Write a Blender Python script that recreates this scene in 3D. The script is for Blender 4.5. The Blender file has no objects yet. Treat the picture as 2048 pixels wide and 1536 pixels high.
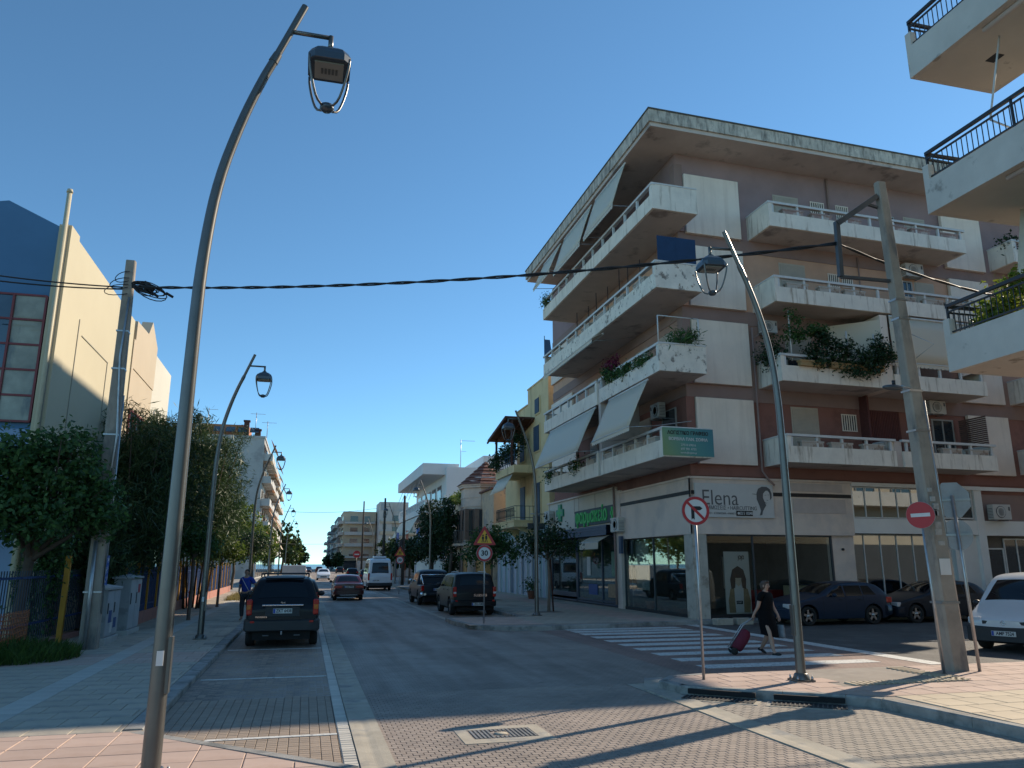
import bpy, math, random
import numpy as np
from math import radians as RAD, sin, cos, pi, sqrt, atan2
from mathutils import Vector, Matrix

random.seed(11); RNG = np.random.default_rng(11)
S = bpy.context.scene
COL = S.collection

# ---------------------------------------------------------------- camera, sky, sun, exposure
cam = bpy.data.cameras.new('camera'); camo = bpy.data.objects.new('camera', cam); COL.objects.link(camo)
cam.sensor_width = 36.0; cam.sensor_fit = 'HORIZONTAL'; cam.lens = 27.035; cam.clip_end = 8000; cam.clip_start = 0.1
PITCH, YAW = RAD(13.174), RAD(14.619)
fw = Vector((sin(YAW)*cos(PITCH), cos(YAW)*cos(PITCH), sin(PITCH)))
rt = Vector((cos(YAW), -sin(YAW), 0)); up = rt.cross(fw)
camo.matrix_world = Matrix(((rt.x, up.x, -fw.x, 0), (rt.y, up.y, -fw.y, 0), (rt.z, up.z, -fw.z, 2.05), (0, 0, 0, 1)))
S.camera = camo

SUN_EL, SUN_AZ = RAD(31.0), RAD(64.5)          # azimuth from +Y (street) towards +X
w = bpy.data.worlds.new('World'); S.world = w; w.use_nodes = True
nt = w.node_tree; nt.nodes.clear()
sky = nt.nodes.new('ShaderNodeTexSky'); sky.sky_type = 'NISHITA'; sky.sun_disc = False
sky.sun_elevation = SUN_EL; sky.sun_rotation = SUN_AZ; sky.air_density = 0.75; sky.dust_density = 0.05; sky.ozone_density = 3.0; sky.altitude = 900
bg = nt.nodes.new('ShaderNodeBackground'); bg.inputs['Strength'].default_value = 0.125
wo = nt.nodes.new('ShaderNodeOutputWorld')
tint = nt.nodes.new('ShaderNodeMix'); tint.data_type = 'RGBA'; tint.blend_type = 'MULTIPLY'; tint.inputs[0].default_value = 1; tint.inputs[7].default_value = (.72, .98, .945, 1)
nt.links.new(sky.outputs[0], tint.inputs[6]); nt.links.new(tint.outputs[2], bg.inputs['Color']); nt.links.new(bg.outputs[0], wo.inputs['Surface'])

sun = bpy.data.lights.new('sun', 'SUN'); suno = bpy.data.objects.new('sun', sun); COL.objects.link(suno)
sun.energy = 3.7; sun.angle = RAD(0.53); sun.color = (1.0, 0.86, 0.68)
sd = Vector((sin(SUN_AZ)*cos(SUN_EL), cos(SUN_AZ)*cos(SUN_EL), sin(SUN_EL)))
suno.rotation_euler = sd.to_track_quat('Z', 'Y').to_euler(); suno.location = sd*60

S.view_settings.view_transform = 'Standard'; S.view_settings.look = 'None'
S.view_settings.exposure = 0.72; S.view_settings.gamma = 1.0; S.view_settings.use_curve_mapping = False
S.render.engine = 'CYCLES'
S.cycles.max_bounces = 8; S.cycles.transparent_max_bounces = 12; S.cycles.caustics_reflective = False; S.cycles.caustics_refractive = False

# ---------------------------------------------------------------- materials
MATS = {}
def M(name, col, rough=.7, metal=0., var=.12, vs=3., col2=None, c2s=4., lo=.52, hi=.62, stretch=(1,1,1), c2amt=1., bump=0., bs=40., island=0., spec=.5, coat=0., col3=None, c3s=30., lo3=.6, hi3=.66):
    if name in MATS: return MATS[name]
    m = bpy.data.materials.new(name); m.use_nodes = True; n = m.node_tree.nodes; l = m.node_tree.links
    b = n['Principled BSDF']
    b.inputs['Roughness'].default_value = rough; b.inputs['Metallic'].default_value = metal
    b.inputs['Specular IOR Level'].default_value = spec; b.inputs['Coat Weight'].default_value = coat
    b.inputs['Coat Roughness'].default_value = .04
    tc = n.new('ShaderNodeTexCoord')
    def noise(scale, st=(1,1,1), detail=5.):
        mp = n.new('ShaderNodeMapping'); mp.inputs['Scale'].default_value = st
        l.new(tc.outputs['Object'], mp.inputs['Vector'])
        t = n.new('ShaderNodeTexNoise'); t.inputs['Scale'].default_value = scale; t.inputs['Detail'].default_value = detail; t.inputs['Roughness'].default_value = .62
        l.new(mp.outputs[0], t.inputs['Vector']); return t.outputs['Fac']
    def ramp(src, a, c, v0, v1):
        r = n.new('ShaderNodeMapRange'); r.inputs['From Min'].default_value = a; r.inputs['From Max'].default_value = c
        r.inputs['To Min'].default_value = v0; r.inputs['To Max'].default_value = v1; l.new(src, r.inputs['Value']); return r.outputs[0]
    cur = n.new('ShaderNodeRGB'); cur.outputs[0].default_value = (*col, 1); cur = cur.outputs[0]
    def mix(fac, a, bcol):
        x = n.new('ShaderNodeMix'); x.data_type = 'RGBA'; l.new(fac, x.inputs[0]); l.new(a, x.inputs[6]); x.inputs[7].default_value = (*bcol, 1); return x.outputs[2]
    def scale_col(a, fac):
        x = n.new('ShaderNodeVectorMath'); x.operation = 'SCALE'; l.new(a, x.inputs[0]); l.new(fac, x.inputs['Scale']); return x.outputs[0]
    if col2: cur = mix(ramp(noise(c2s, stretch), lo, hi, 0, c2amt), cur, col2)
    if col3: cur = mix(ramp(noise(c3s), lo3, hi3, 0, 1), cur, col3)
    if var: cur = scale_col(cur, ramp(noise(vs), .3, .7, 1-var, 1+var))
    if island:
        g = n.new('ShaderNodeNewGeometry'); oi = n.new('ShaderNodeObjectInfo')
        a_ = n.new('ShaderNodeMath'); l.new(g.outputs['Random Per Island'], a_.inputs[0]); l.new(oi.outputs['Random'], a_.inputs[1])
        f_ = n.new('ShaderNodeMath'); f_.operation = 'FRACT'; l.new(a_.outputs[0], f_.inputs[0])
        cur = scale_col(cur, ramp(f_.outputs[0], 0, 1, 1-island, 1+island))
    l.new(cur, b.inputs['Base Color'])
    if bump:
        bp = n.new('ShaderNodeBump'); bp.inputs['Strength'].default_value = bump; bp.inputs['Distance'].default_value = .02
        l.new(noise(bs), bp.inputs['Height']); l.new(bp.outputs[0], b.inputs['Normal'])
    MATS[name] = m; return m

def leafmat(name, col, col2, trans=.35):
    if name in MATS: return MATS[name]
    m = bpy.data.materials.new(name); m.use_nodes = True; n = m.node_tree.nodes; l = m.node_tree.links
    b = n['Principled BSDF']; b.inputs['Roughness'].default_value = .5; b.inputs['Specular IOR Level'].default_value = .35
    g = n.new('ShaderNodeNewGeometry'); x = n.new('ShaderNodeMix'); x.data_type = 'RGBA'
    l.new(g.outputs['Random Per Island'], x.inputs[0]); x.inputs[6].default_value = (*col, 1); x.inputs[7].default_value = (*col2, 1)
    l.new(x.outputs[2], b.inputs['Base Color'])
    t = n.new('ShaderNodeBsdfTranslucent'); l.new(x.outputs[2], t.inputs['Color'])
    ms = n.new('ShaderNodeMixShader'); ms.inputs[0].default_value = trans
    l.new(b.outputs[0], ms.inputs[1]); l.new(t.outputs[0], ms.inputs[2]); l.new(ms.outputs[0], n['Material Output'].inputs['Surface'])
    MATS[name] = m; return m

def glassmat(name, tint=(.93, .95, .94), base=.0, mul=.5):
    if name in MATS: return MATS[name]
    m = bpy.data.materials.new(name); m.use_nodes = True; n = m.node_tree.nodes; l = m.node_tree.links
    n.remove(n['Principled BSDF'])
    tr = n.new('ShaderNodeBsdfTransparent'); tr.inputs['Color'].default_value = (*tint, 1)
    gl = n.new('ShaderNodeBsdfGlossy'); gl.inputs['Roughness'].default_value = .015; gl.inputs['Color'].default_value = (.9, .95, .95, 1)
    fr = n.new('ShaderNodeFresnel'); fr.inputs['IOR'].default_value = 1.55
    ad = n.new('ShaderNodeMath'); ad.operation = 'MULTIPLY_ADD'; l.new(fr.outputs[0], ad.inputs[0]); ad.inputs[1].default_value = mul; ad.inputs[2].default_value = base
    ms = n.new('ShaderNodeMixShader'); l.new(ad.outputs[0], ms.inputs[0]); l.new(tr.outputs[0], ms.inputs[1]); l.new(gl.outputs[0], ms.inputs[2])
    l.new(ms.outputs[0], n['Material Output'].inputs['Surface'])
    MATS[name] = m; return m

def gridmat(name, c1, c2, mortar, bw, bh, offset=.5, msize=.008, rough=.75, island=0, var=.2, sheen=None):
    """far paving: brick pattern in object XY"""
    m = bpy.data.materials.new(name); m.use_nodes = True; n = m.node_tree.nodes; l = m.node_tree.links
    b = n['Principled BSDF']; b.inputs['Roughness'].default_value = rough
    tc = n.new('ShaderNodeTexCoord'); t = n.new('ShaderNodeTexBrick')
    t.inputs['Color1'].default_value = (*c1, 1); t.inputs['Color2'].default_value = (*c2, 1); t.inputs['Mortar'].default_value = (*mortar, 1)
    t.inputs['Scale'].default_value = 1; t.inputs['Brick Width'].default_value = bw; t.inputs['Row Height'].default_value = bh; t.inputs['Mortar Size'].default_value = msize
    t.offset = offset; l.new(tc.outputs['Object'], t.inputs['Vector'])
    no = n.new('ShaderNodeTexNoise'); no.inputs['Scale'].default_value = .55; no.inputs['Detail'].default_value = 8; no.inputs['Roughness'].default_value = .7; l.new(tc.outputs['Object'], no.inputs['Vector'])
    r = n.new('ShaderNodeMapRange'); r.inputs['From Min'].default_value = .3; r.inputs['From Max'].default_value = .7; r.inputs['To Min'].default_value = 1-var; r.inputs['To Max'].default_value = 1+var
    l.new(no.outputs['Fac'], r.inputs['Value'])
    x = n.new('ShaderNodeVectorMath'); x.operation = 'SCALE'; l.new(t.outputs['Color'], x.inputs[0]); l.new(r.outputs[0], x.inputs['Scale'])
    mp = n.new('ShaderNodeMapping'); mp.inputs['Scale'].default_value = (1.5, .12, 1); l.new(tc.outputs['Object'], mp.inputs['Vector'])
    n2 = n.new('ShaderNodeTexNoise'); n2.inputs['Scale'].default_value = 1.1; n2.inputs['Detail'].default_value = 6; l.new(mp.outputs[0], n2.inputs['Vector'])
    n3 = n.new('ShaderNodeTexNoise'); n3.inputs['Scale'].default_value = 2.7; n3.inputs['Detail'].default_value = 4; l.new(tc.outputs['Object'], n3.inputs['Vector'])
    def mr(src, a, c, v0, v1):
        q = n.new('ShaderNodeMapRange'); q.inputs['From Min'].default_value = a; q.inputs['From Max'].default_value = c; q.inputs['To Min'].default_value = v0; q.inputs['To Max'].default_value = v1; l.new(src, q.inputs['Value']); return q.outputs[0]
    mu = n.new('ShaderNodeMath'); mu.operation = 'MULTIPLY'; l.new(mr(n2.outputs['Fac'], .42, .66, 1.08, .78), mu.inputs[0]); l.new(mr(n3.outputs['Fac'], .66, .74, 1, .62), mu.inputs[1])
    x2 = n.new('ShaderNodeVectorMath'); x2.operation = 'SCALE'; l.new(x.outputs[0], x2.inputs[0]); l.new(mu.outputs[0], x2.inputs['Scale']); l.new(x2.outputs[0], b.inputs['Base Color'])
    l.new(mr(n2.outputs['Fac'], .4, .7, rough-.06, rough+.06), b.inputs['Roughness'])
    bp = n.new('ShaderNodeBump'); bp.inputs['Strength'].default_value = .25; bp.inputs['Distance'].default_value = .006; bp.invert = True
    l.new(t.outputs['Fac'], bp.inputs['Height']); l.new(bp.outputs[0], b.inputs['Normal'])
    MATS[name] = m; return m

# ---------------------------------------------------------------- mesh building
WL = {}
SHEAR = [0., 0.]                                # y += k*(x-x0): facade of the corner block is not square to the street
class MB:
    def __init__(s): s.v = []; s.f = []; s.mi = []; s.sm = []
    def add(s, vs, fs, mi=0, smooth=False):
        o = len(s.v); s.v += [tuple(p) for p in vs]
        for f in fs: s.f.append(tuple(i+o for i in f)); s.mi.append(mi); s.sm.append(smooth)
        return s
    def box(s, x0, x1, y0, y1, z0, z1, mi=0):
        return s.add([(x0,y0,z0),(x1,y0,z0),(x1,y1,z0),(x0,y1,z0),(x0,y0,z1),(x1,y0,z1),(x1,y1,z1),(x0,y1,z1)],
            [(0,3,2,1),(4,5,6,7),(0,1,5,4),(1,2,6,5),(2,3,7,6),(3,0,4,7)], mi)
    def obox(s, c, size, mat3, mi=0):
        a, b, d = [q/2 for q in size]; c = Vector(c)
        P = [c+mat3 @ Vector(q) for q in ((-a,-b,-d),(a,-b,-d),(a,b,-d),(-a,b,-d),(-a,-b,d),(a,-b,d),(a,b,d),(-a,b,d))]
        return s.add(P, [(0,3,2,1),(4,5,6,7),(0,1,5,4),(1,2,6,5),(2,3,7,6),(3,0,4,7)], mi)
    def tube(s, pts, r, n=8, mi=0, caps=True, smooth=True, sq=False):
        pts = [Vector(p) for p in pts]; rs = r if isinstance(r, (list, tuple)) else [r]*len(pts)
        N = None; vs = []; fs = []
        for i, p in enumerate(pts):
            t = (pts[min(i+1, len(pts)-1)] - pts[max(i-1, 0)]).normalized()
            if N is None:
                N = Vector((1,0,0)) if abs(t.x) < .8 else Vector((0,1,0))
            N = (N - t*N.dot(t)).normalized(); B = t.cross(N)
            for k in range(n):
                a = 2*pi*(k+.5)/n
                vs.append(p + (N*cos(a)+B*sin(a))*rs[i]*(1.414 if sq else 1))
        for i in range(len(pts)-1):
            for k in range(n):
                fs.append((i*n+k, i*n+(k+1) % n, (i+1)*n+(k+1) % n, (i+1)*n+k))
        if caps:
            fs.append(tuple(range(n))[::-1]); fs.append(tuple((len(pts)-1)*n+k for k in range(n)))
        return s.add(vs, fs, mi, smooth)
    def bar(s, a, b, t, mi=0): return s.tube([a, b], t/2, n=4, mi=mi, smooth=False, sq=True)
    def lathe(s, prof, c=(0,0,0), n=20, axis='z', mi=0, smooth=True, caps=True):
        vs = []; fs = []; c = Vector(c)
        for (r, h) in prof:
            for k in range(n):
                a = 2*pi*k/n; q = (r*cos(a), r*sin(a), h)
                if axis == 'x': q = (q[2], q[0], q[1])
                if axis == 'y': q = (q[0], q[2], q[1])
                vs.append(c+Vector(q))
        m = len(prof)
        for i in range(m-1):
            for k in range(n): fs.append((i*n+k, i*n+(k+1) % n, (i+1)*n+(k+1) % n, (i+1)*n+k))
        if caps and prof[0][0] > 1e-4: fs.append(tuple(range(n))[::-1])
        if caps and prof[-1][0] > 1e-4: fs.append(tuple((m-1)*n+k for k in range(n)))
        return s.add(vs, fs, mi, smooth)
    def sphere(s, c, r, n=12, m=8, mi=0):
        rx, ry, rz = r if isinstance(r, (tuple, list)) else (r, r, r)
        vs = [(c[0], c[1], c[2]+rz)]; fs = []
        for i in range(1, m):
            th = pi*i/m
            for k in range(n): a = 2*pi*k/n; vs.append((c[0]+rx*sin(th)*cos(a), c[1]+ry*sin(th)*sin(a), c[2]+rz*cos(th)))
        vs.append((c[0], c[1], c[2]-rz)); L = len(vs)-1
        for k in range(n): fs.append((0, 1+k, 1+(k+1) % n))
        for i in range(m-2):
            for k in range(n): fs.append((1+i*n+k, 1+(i+1)*n+k, 1+(i+1)*n+(k+1) % n, 1+i*n+(k+1) % n))
        for k in range(n): fs.append((L, 1+(m-2)*n+(k+1) % n, 1+(m-2)*n+k))
        return s.add(vs, fs, mi, True)
    def prism(s, poly, a, b, axis='z', mi=0):
        """extrude a 2D polygon; axis z: (x,y), axis y: (x,z), axis x: (y,z)"""
        def P(q, h): return {'z': (q[0], q[1], h), 'y': (q[0], h, q[1]), 'x': (h, q[0], q[1])}[axis]
        n = len(poly); vs = [P(q, a) for q in poly]+[P(q, b) for q in poly]
        fs = [tuple(range(n))[::-1], tuple(range(n, 2*n))]+[(i, (i+1) % n, n+(i+1) % n, n+i) for i in range(n)]
        return s.add(vs, fs, mi)
    def sheet(s, a, b, c, d, th=.01, mi=0, nu=1, nv=1, wob=0.):
        """thin panel a-b-c-d with thickness"""
        a, b, c, d = map(Vector, (a, b, c, d)); N = (b-a).cross(d-a).normalized()*th
        top = []; bot = []
        for j in range(nv+1):
            for i in range(nu+1):
                u, v = i/nu, j/nv; p = (a*(1-u)+b*u)*(1-v)+(d*(1-u)+c*u)*v
                if wob: p = p+N.normalized()*wob*sin(pi*u*2.5+v*3)*sin(pi*v)
                top.append(p+N); bot.append(p)
        k = nu+1; o = len(top); fs = []
        for j in range(nv):
            for i in range(nu):
                q = (j*k+i, j*k+i+1, (j+1)*k+i+1, (j+1)*k+i); fs.append(q); fs.append(tuple(o+t for t in q[::-1]))
        ring = [i for i in range(k)]+[j*k+nu for j in range(1, nv+1)]+[nv*k+i for i in range(nu-1, -1, -1)]+[j*k for j in range(nv-1, 0, -1)]
        for i in range(len(ring)): p, q = ring[i], ring[(i+1) % len(ring)]; fs.append((p, o+p, o+q, q))
        return s.add(top+bot, fs, mi, nu > 1)
    def build(s, name, mats, parent=None, loc=None, bevel=0, sharp=None, label=None):
        me = bpy.data.meshes.new(name)
        off = Vector(loc) if loc is not None else (WL.get(parent.name, Vector()) if parent else Vector())
        V = np.array(s.v, dtype=float).reshape(-1, 3)
        if SHEAR[0]: V[:, 1] += SHEAR[0]*(V[:, 0]-SHEAR[1])
        V -= np.array(off)
        me.from_pydata(V.tolist(), [], s.f)
        for m in (mats if isinstance(mats, (list, tuple)) else [mats]): me.materials.append(m)
        me.polygons.foreach_set('material_index', s.mi); me.polygons.foreach_set('use_smooth', s.sm)
        if sharp: me.set_sharp_from_angle(angle=RAD(sharp))
        me.update()
        return link(name, me, parent, loc, off, bevel, label)

def link(name, me, parent=None, loc=None, off=None, bevel=0, label=None):
    o = bpy.data.objects.new(name, me); COL.objects.link(o)
    if parent: o.parent = parent
    elif loc is not None: o.location = loc
    WL[o.name] = Vector(off) if off is not None else Vector()
    if bevel:
        b = o.modifiers.new('bevel', 'BEVEL'); b.width = bevel; b.segments = 2; b.limit_method = 'ANGLE'
    if label: o['label'] = label
    return o
def tag(o, label, cat, group=None, kind=None):
    o['label'] = label; o['category'] = cat
    if group: o['group'] = group
    if kind: o['kind'] = kind
    return o
def struct(o): o['kind'] = 'structure'; return o
def thing(name, label, cat, loc=(0,0,0), group=None):
    o = bpy.data.objects.new(name, None); COL.objects.link(o); o.location = loc; o.empty_display_size = .2
    WL[o.name] = Vector(loc); return tag(o, label, cat, group)
def copy_tree(o, parent=None):
    c = o.copy(); COL.objects.link(c)
    if parent: c.parent = parent
    WL[c.name] = WL.get(o.name, Vector())
    for ch in list(o.children): copy_tree(ch, c)
    return c
def place(o, loc, rz=0., scale=None):
    o.location = loc; o.rotation_euler = (0, 0, rz)
    if scale: o.scale = scale if isinstance(scale, tuple) else (scale,)*3
    return o

TEXTN = [0]
def text_mesh(body, size, align='CENTER', bold=0., sx=1., extrude=.004):
    c = bpy.data.curves.new('lettering', 'FONT'); c.body = body; c.size = size; c.align_x = align; c.align_y = 'CENTER'; c.extrude = extrude; c.offset = bold; c.resolution_u = 3
    o = bpy.data.objects.new('lettering', c); COL.objects.link(o); bpy.context.view_layer.update()
    me = bpy.data.meshes.new_from_object(o.evaluated_get(bpy.context.evaluated_depsgraph_get()))
    bpy.data.objects.remove(o); bpy.data.curves.remove(c)
    if sx != 1.:
        for v in me.vertices: v.co.x *= sx
    return me
def text(body, size, pos, xdir, mat, parent, align='CENTER', bold=0., sx=1., updir=(0,0,1), name='lettering', extrude=.004):
    """lettering as geometry; xdir = reading direction"""
    me = text_mesh(body, size, align, bold, sx, extrude); me.materials.append(mat)
    X = Vector(xdir).normalized(); U = Vector(updir).normalized(); N = X.cross(U)
    R3 = Matrix((X, U, N)).transposed().to_4x4()
    p = Vector(pos)
    if SHEAR[0]: p.y += SHEAR[0]*(p.x-SHEAR[1])
    off = WL.get(parent.name, Vector()) if parent else Vector()
    me.transform(Matrix.Translation(p-off) @ R3)
    if SHEAR[0]:
        for v in me.vertices: v.co.y += SHEAR[0]*(v.co.x+off.x-p.x)
    return link(name, me, parent, None, off)

# face-mapped boxes for buildings: u along the facade, d outwards, z up
def fpt(face, base, u, d, z):
    if face == 'S': return (u, base-d, z)
    if face == 'N': return (u, base+d, z)
    if face == 'W': return (base-d, u, z)
    return (base+d, u, z)
def fbox(mb, face, base, u0, u1, d0, d1, z0, z1, mi=0):
    a = fpt(face, base, u0, d0, z0); b = fpt(face, base, u1, d1, z1)
    return mb.box(min(a[0],b[0]), max(a[0],b[0]), min(a[1],b[1]), max(a[1],b[1]), z0, z1, mi)
def window(parent, face, base, u0, u1, z0, z1, frame, glass, name='window', sill=None, bars=1, th=.06, d=0.0):
    m = MB(); t = th
    fbox(m, face, base, u0, u1, d+.0, d+.05, z0, z0+t); fbox(m, face, base, u0, u1, d+.0, d+.05, z1-t, z1)
    fbox(m, face, base, u0, u0+t, d+.0, d+.05, z0+t, z1-t); fbox(m, face, base, u1-t, u1, d+.0, d+.05, z0+t, z1-t)
    for k in range(1, bars+1):
        c = u0+(u1-u0)*k/(bars+1); fbox(m, face, base, c-t/2, c+t/2, d+.0, d+.045, z0+t, z1-t)
    if sill: fbox(m, face, base, u0-.08, u1+.08, d+.0, d+.12, z0-.06, z0)
    o = m.build(name, frame, parent)
    g = MB(); fbox(g, face, base, u0+t, u1-t, d+.006, d+.02, z0+t, z1-t); g.build('pane', glass, o)
    return o
def shutter(parent, face, base, u0, u1, z0, z1, mat, slats=14, name='shutter'):
    m = MB(); h = (z1-z0)/slats
    for k in range(slats): fbox(m, face, base, u0, u1, .0, .035, z0+k*h, z0+(k+.8)*h)
    fbox(m, face, base, u0, u1, .0, .018, z0, z1)
    return m.build(name, mat, parent)
# ---------------------------------------------------------------- shared materials
m_conc = M('concrete', (.33, .32, .29), .85, var=.18, vs=2., col2=(.22,.21,.19), c2s=1.3, bump=.25)
m_kerb = M('kerb_concrete', (.30, .29, .27), .85, var=.2, vs=3., col2=(.17,.17,.16), c2s=2.2, lo=.5, hi=.62, bump=.3)
m_white = M('white_paint', (.72, .71, .68), .6, var=.06)
m_line = M('road_paint', (.60, .60, .57), .7, var=.12, vs=6, col2=(.26,.24,.22), c2s=14., lo=.56, hi=.64)
m_joint = M('joint_sand', (.20, .175, .15), .95, var=.2, vs=8)
m_paver = M('clay_paver', (.325, .265, .22), .75, var=.16, vs=.7, island=.08, col2=(.22,.185,.16), c2s=.45, lo=.48, hi=.7, bump=.15, bs=150, col3=(.16,.135,.115), c3s=1.7, lo3=.64, hi3=.72)
m_bay = M('bay_paver', (.33, .26, .20), .85, var=.14, vs=.8, island=.08, bump=.15, bs=150)
m_grey_pav = M('grey_zigzag_paver', (.33, .285, .235), .85, var=.14, vs=.8, island=.08, bump=.15, bs=150)
m_sett = M('white_sett', (.52, .49, .43), .8, var=.12, vs=5, island=.12)
m_gutter = M('gutter_concrete', (.40, .36, .29), .85, var=.16, vs=2.5, col2=(.27,.26,.24), c2s=1.5, bump=.2)
m_tile = M('pavement_tile', (.43, .375, .295), .85, var=.12, vs=1.2, island=.06, col2=(.29,.265,.225), c2s=.9)
m_tile_l = M('light_strip_tile', (.45, .43, .38), .85, var=.1, vs=1.2, island=.06)
m_pink = M('pink_paving_tile', (.49, .36, .295), .85, var=.12, vs=.9, island=.08, col2=(.42,.30,.24), c2s=.9)
m_cream = M('cream_paving_tile', (.52, .43, .31), .85, var=.1, vs=.9, island=.07)
m_mortar = M('mortar', (.30, .26, .22), .95, var=.15)
m_steel = M('galvanised_steel', (.42, .43, .44), .42, metal=.85, var=.15, vs=6)
m_iron = M('cast_iron', (.09, .088, .085), .55, metal=.3, var=.2, vs=10)
m_dark = M('dark_void', (.012, .012, .013), .9, var=0)
m_black = M('black_paint', (.02, .021, .024), .45, var=.05)
far_road = gridmat('worn_brick_road', (.295,.245,.205), (.26,.215,.18), (.19,.16,.135), .122, .097, msize=.006, rough=.74, var=.28)
far_bay = gridmat('bay_brick_road', (.31,.235,.18), (.275,.21,.165), (.19,.15,.12), .122, .097, offset=0, msize=.006, rough=.75, var=.25)
zeb_brick = gridmat('crossing_brick', (.27,.175,.145), (.235,.155,.13), (.15,.11,.095), .122, .097, msize=.006, rough=.7, var=.25)
far_tile = gridmat('far_paving', (.32,.30,.265), (.28,.265,.24), (.17,.155,.14), .5, .5, msize=.012, rough=.85, offset=.5, var=.18)
m_asphalt = M('asphalt', (.085, .08, .075), .8, var=.25, vs=.6, col2=(.115,.108,.10), c2s=1.5, bump=.4, bs=180)
m_earth = M('bare_earth', (.20,.165,.125), .95, var=.2, vs=1.5, bump=.3)

def inframe(P):
    q = Vector(P)-Vector((0,0,2.05)); d = q.dot(fw)
    if d < .5: return 0
    x, y = q.dot(rt)/d*1538, q.dot(up)/d*1538
    return 1/d if abs(x) < 1060 and abs(y) < 800 else 0
def clip_poly(P, planes):
    for (px, py, nx, ny) in planes:                      # keep (p-p0).n >= 0
        out = []
        for i in range(len(P)):
            a, b = P[i], P[(i+1) % len(P)]
            da = (a[0]-px)*nx+(a[1]-py)*ny; db = (b[0]-px)*nx+(b[1]-py)*ny
            if da >= 0: out.append(a)
            if da*db < 0: t = da/(da-db); out.append((a[0]+(b[0]-a[0])*t, a[1]+(b[1]-a[1])*t))
        P = out
        if len(P) < 3: return None
    return P
def edge_planes(pts):
    """interior on the left of the polyline"""
    return [(a[0], a[1], -(b[1]-a[1]), b[0]-a[0]) for a, b in zip(pts, pts[1:])]
def area(P): return abs(sum(P[i][0]*P[(i+1) % len(P)][1]-P[(i+1) % len(P)][0]*P[i][1] for i in range(len(P))))/2
def grid_pieces(x0, x1, y0, y1, lx, ly, gap, shift, planes=(), yslope=0.):
    out = []; r = 0; y = y0
    while y < y1-.01:
        x = x0-(lx*shift if r % 2 else 0)
        while x < x1:
            a, b = max(x, x0)+gap/2, min(x+lx, x1)-gap/2
            if b-a > .02:
                P = [(a, y+gap/2), (b, y+gap/2), (b, min(y+ly, y1)-gap/2), (a, min(y+ly, y1)-gap/2)]
                full = abs((b-a)-(lx-gap)) < 1e-5
                if planes:
                    Q = clip_poly(P, planes)
                    if not Q: x += lx; continue
                    full = full and abs(area(Q)-area(P)) < 1e-6; P = Q
                if area(P) > .0006: out.append((P, full))
            x += lx
        y += ly; r += 1
    return out
def lay(parent, name, pieces, mat, z, h, maxn=300, jit=.0012, cham=.004):
    """nearest maxn pieces in the picture become objects, the rest one joined stuff part"""
    sc = []
    for P, full in pieces:
        cx = sum(p[0] for p in P)/len(P); cy = sum(p[1] for p in P)/len(P)
        sc.append((inframe((cx, cy, z))*sqrt(area(P)), cx, cy, P, full))
    sc.sort(key=lambda t: -t[0]); shared = {}; rest = MB()
    for i, (s_, cx, cy, P, full) in enumerate(sc):
        dz = (RNG.random()-.5)*2*jit
        def solid(mb, ox, oy, zz):
            n = len(P); c0 = (ox if ox is not None else 0, oy if oy is not None else 0)
            lo = [(p[0]-c0[0], p[1]-c0[1], zz-h) for p in P]
            md = [(p[0]-c0[0], p[1]-c0[1], zz-cham) for p in P]
            tp = [((p[0]-cx)*(1-cham/max(.03, abs(p[0]-cx)+1e-6))+cx-c0[0], (p[1]-cy)*(1-cham/max(.03, abs(p[1]-cy)+1e-6))+cy-c0[1], zz) for p in P]
            fs = [tuple(range(2*n, 3*n))]
            for k in range(n):
                q = (k+1) % n; fs += [(k, q, n+q, n+k), (n+k, n+q, 2*n+q, 2*n+k)]
            mb.add(lo+md+tp, fs)
        if i < maxn and s_ > 0:
            key = (round(max(p[0] for p in P)-min(p[0] for p in P), 4), round(max(p[1] for p in P)-min(p[1] for p in P), 4)) if full else None
            if key and key in shared:
                o = bpy.data.objects.new(name, shared[key]); COL.objects.link(o); o.parent = parent
            else:
                mb = MB(); solid(mb, cx, cy, 0); o = mb.build(name, mat, parent, loc=None)
                if key: shared[key] = o.data
            o.location = (cx, cy, z+dz)
        else: solid(rest, None, None, z+dz)
    if rest.v:
        o = rest.build(name+'_field', mat, parent); o['kind'] = 'stuff'

def kerb(parent, pts, wdt, z0, z1, mat=m_kerb, step=1.0, side=1, gap=.008):
    """kerbstones along a polyline; width to the left (side=1) of the direction"""
    pts = [Vector((*p, 0)) for p in pts]; out = .006
    for a, b in zip(pts, pts[1:]):
        L = (b-a).length; n = max(1, round(L/step)); d = (b-a)/L; nn = Vector((-d.y, d.x, 0))*side*wdt
        for k in range(n):
            p = a+d*(L*k/n+gap/2)-nn.normalized()*out; q = a+d*(L*(k+1)/n-gap/2)-nn.normalized()*out; m = MB(); c = .018
            i, j = (nn.normalized()*c), nn
            m.add([(p.x, p.y, z0), (q.x, q.y, z0), (q.x+j.x, q.y+j.y, z0), (p.x+j.x, p.y+j.y, z0),
                   (p.x, p.y, z1-c), (q.x, q.y, z1-c), (q.x+j.x, q.y+j.y, z1), (p.x+j.x, p.y+j.y, z1), (p.x+i.x, p.y+i.y, z1), (q.x+i.x, q.y+i.y, z1)],
                  [(0,1,5,4), (4,5,9,8), (8,9,6,7), (2,3,7,6), (1,2,6,9,5), (3,0,4,8,7)] if side > 0 else [(1,0,4,5), (5,4,8,9), (9,8,7,6), (3,2,6,7), (2,1,5,9,6), (0,3,7,8,4)])
            m.build('kerbstone', mat, parent)

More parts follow.
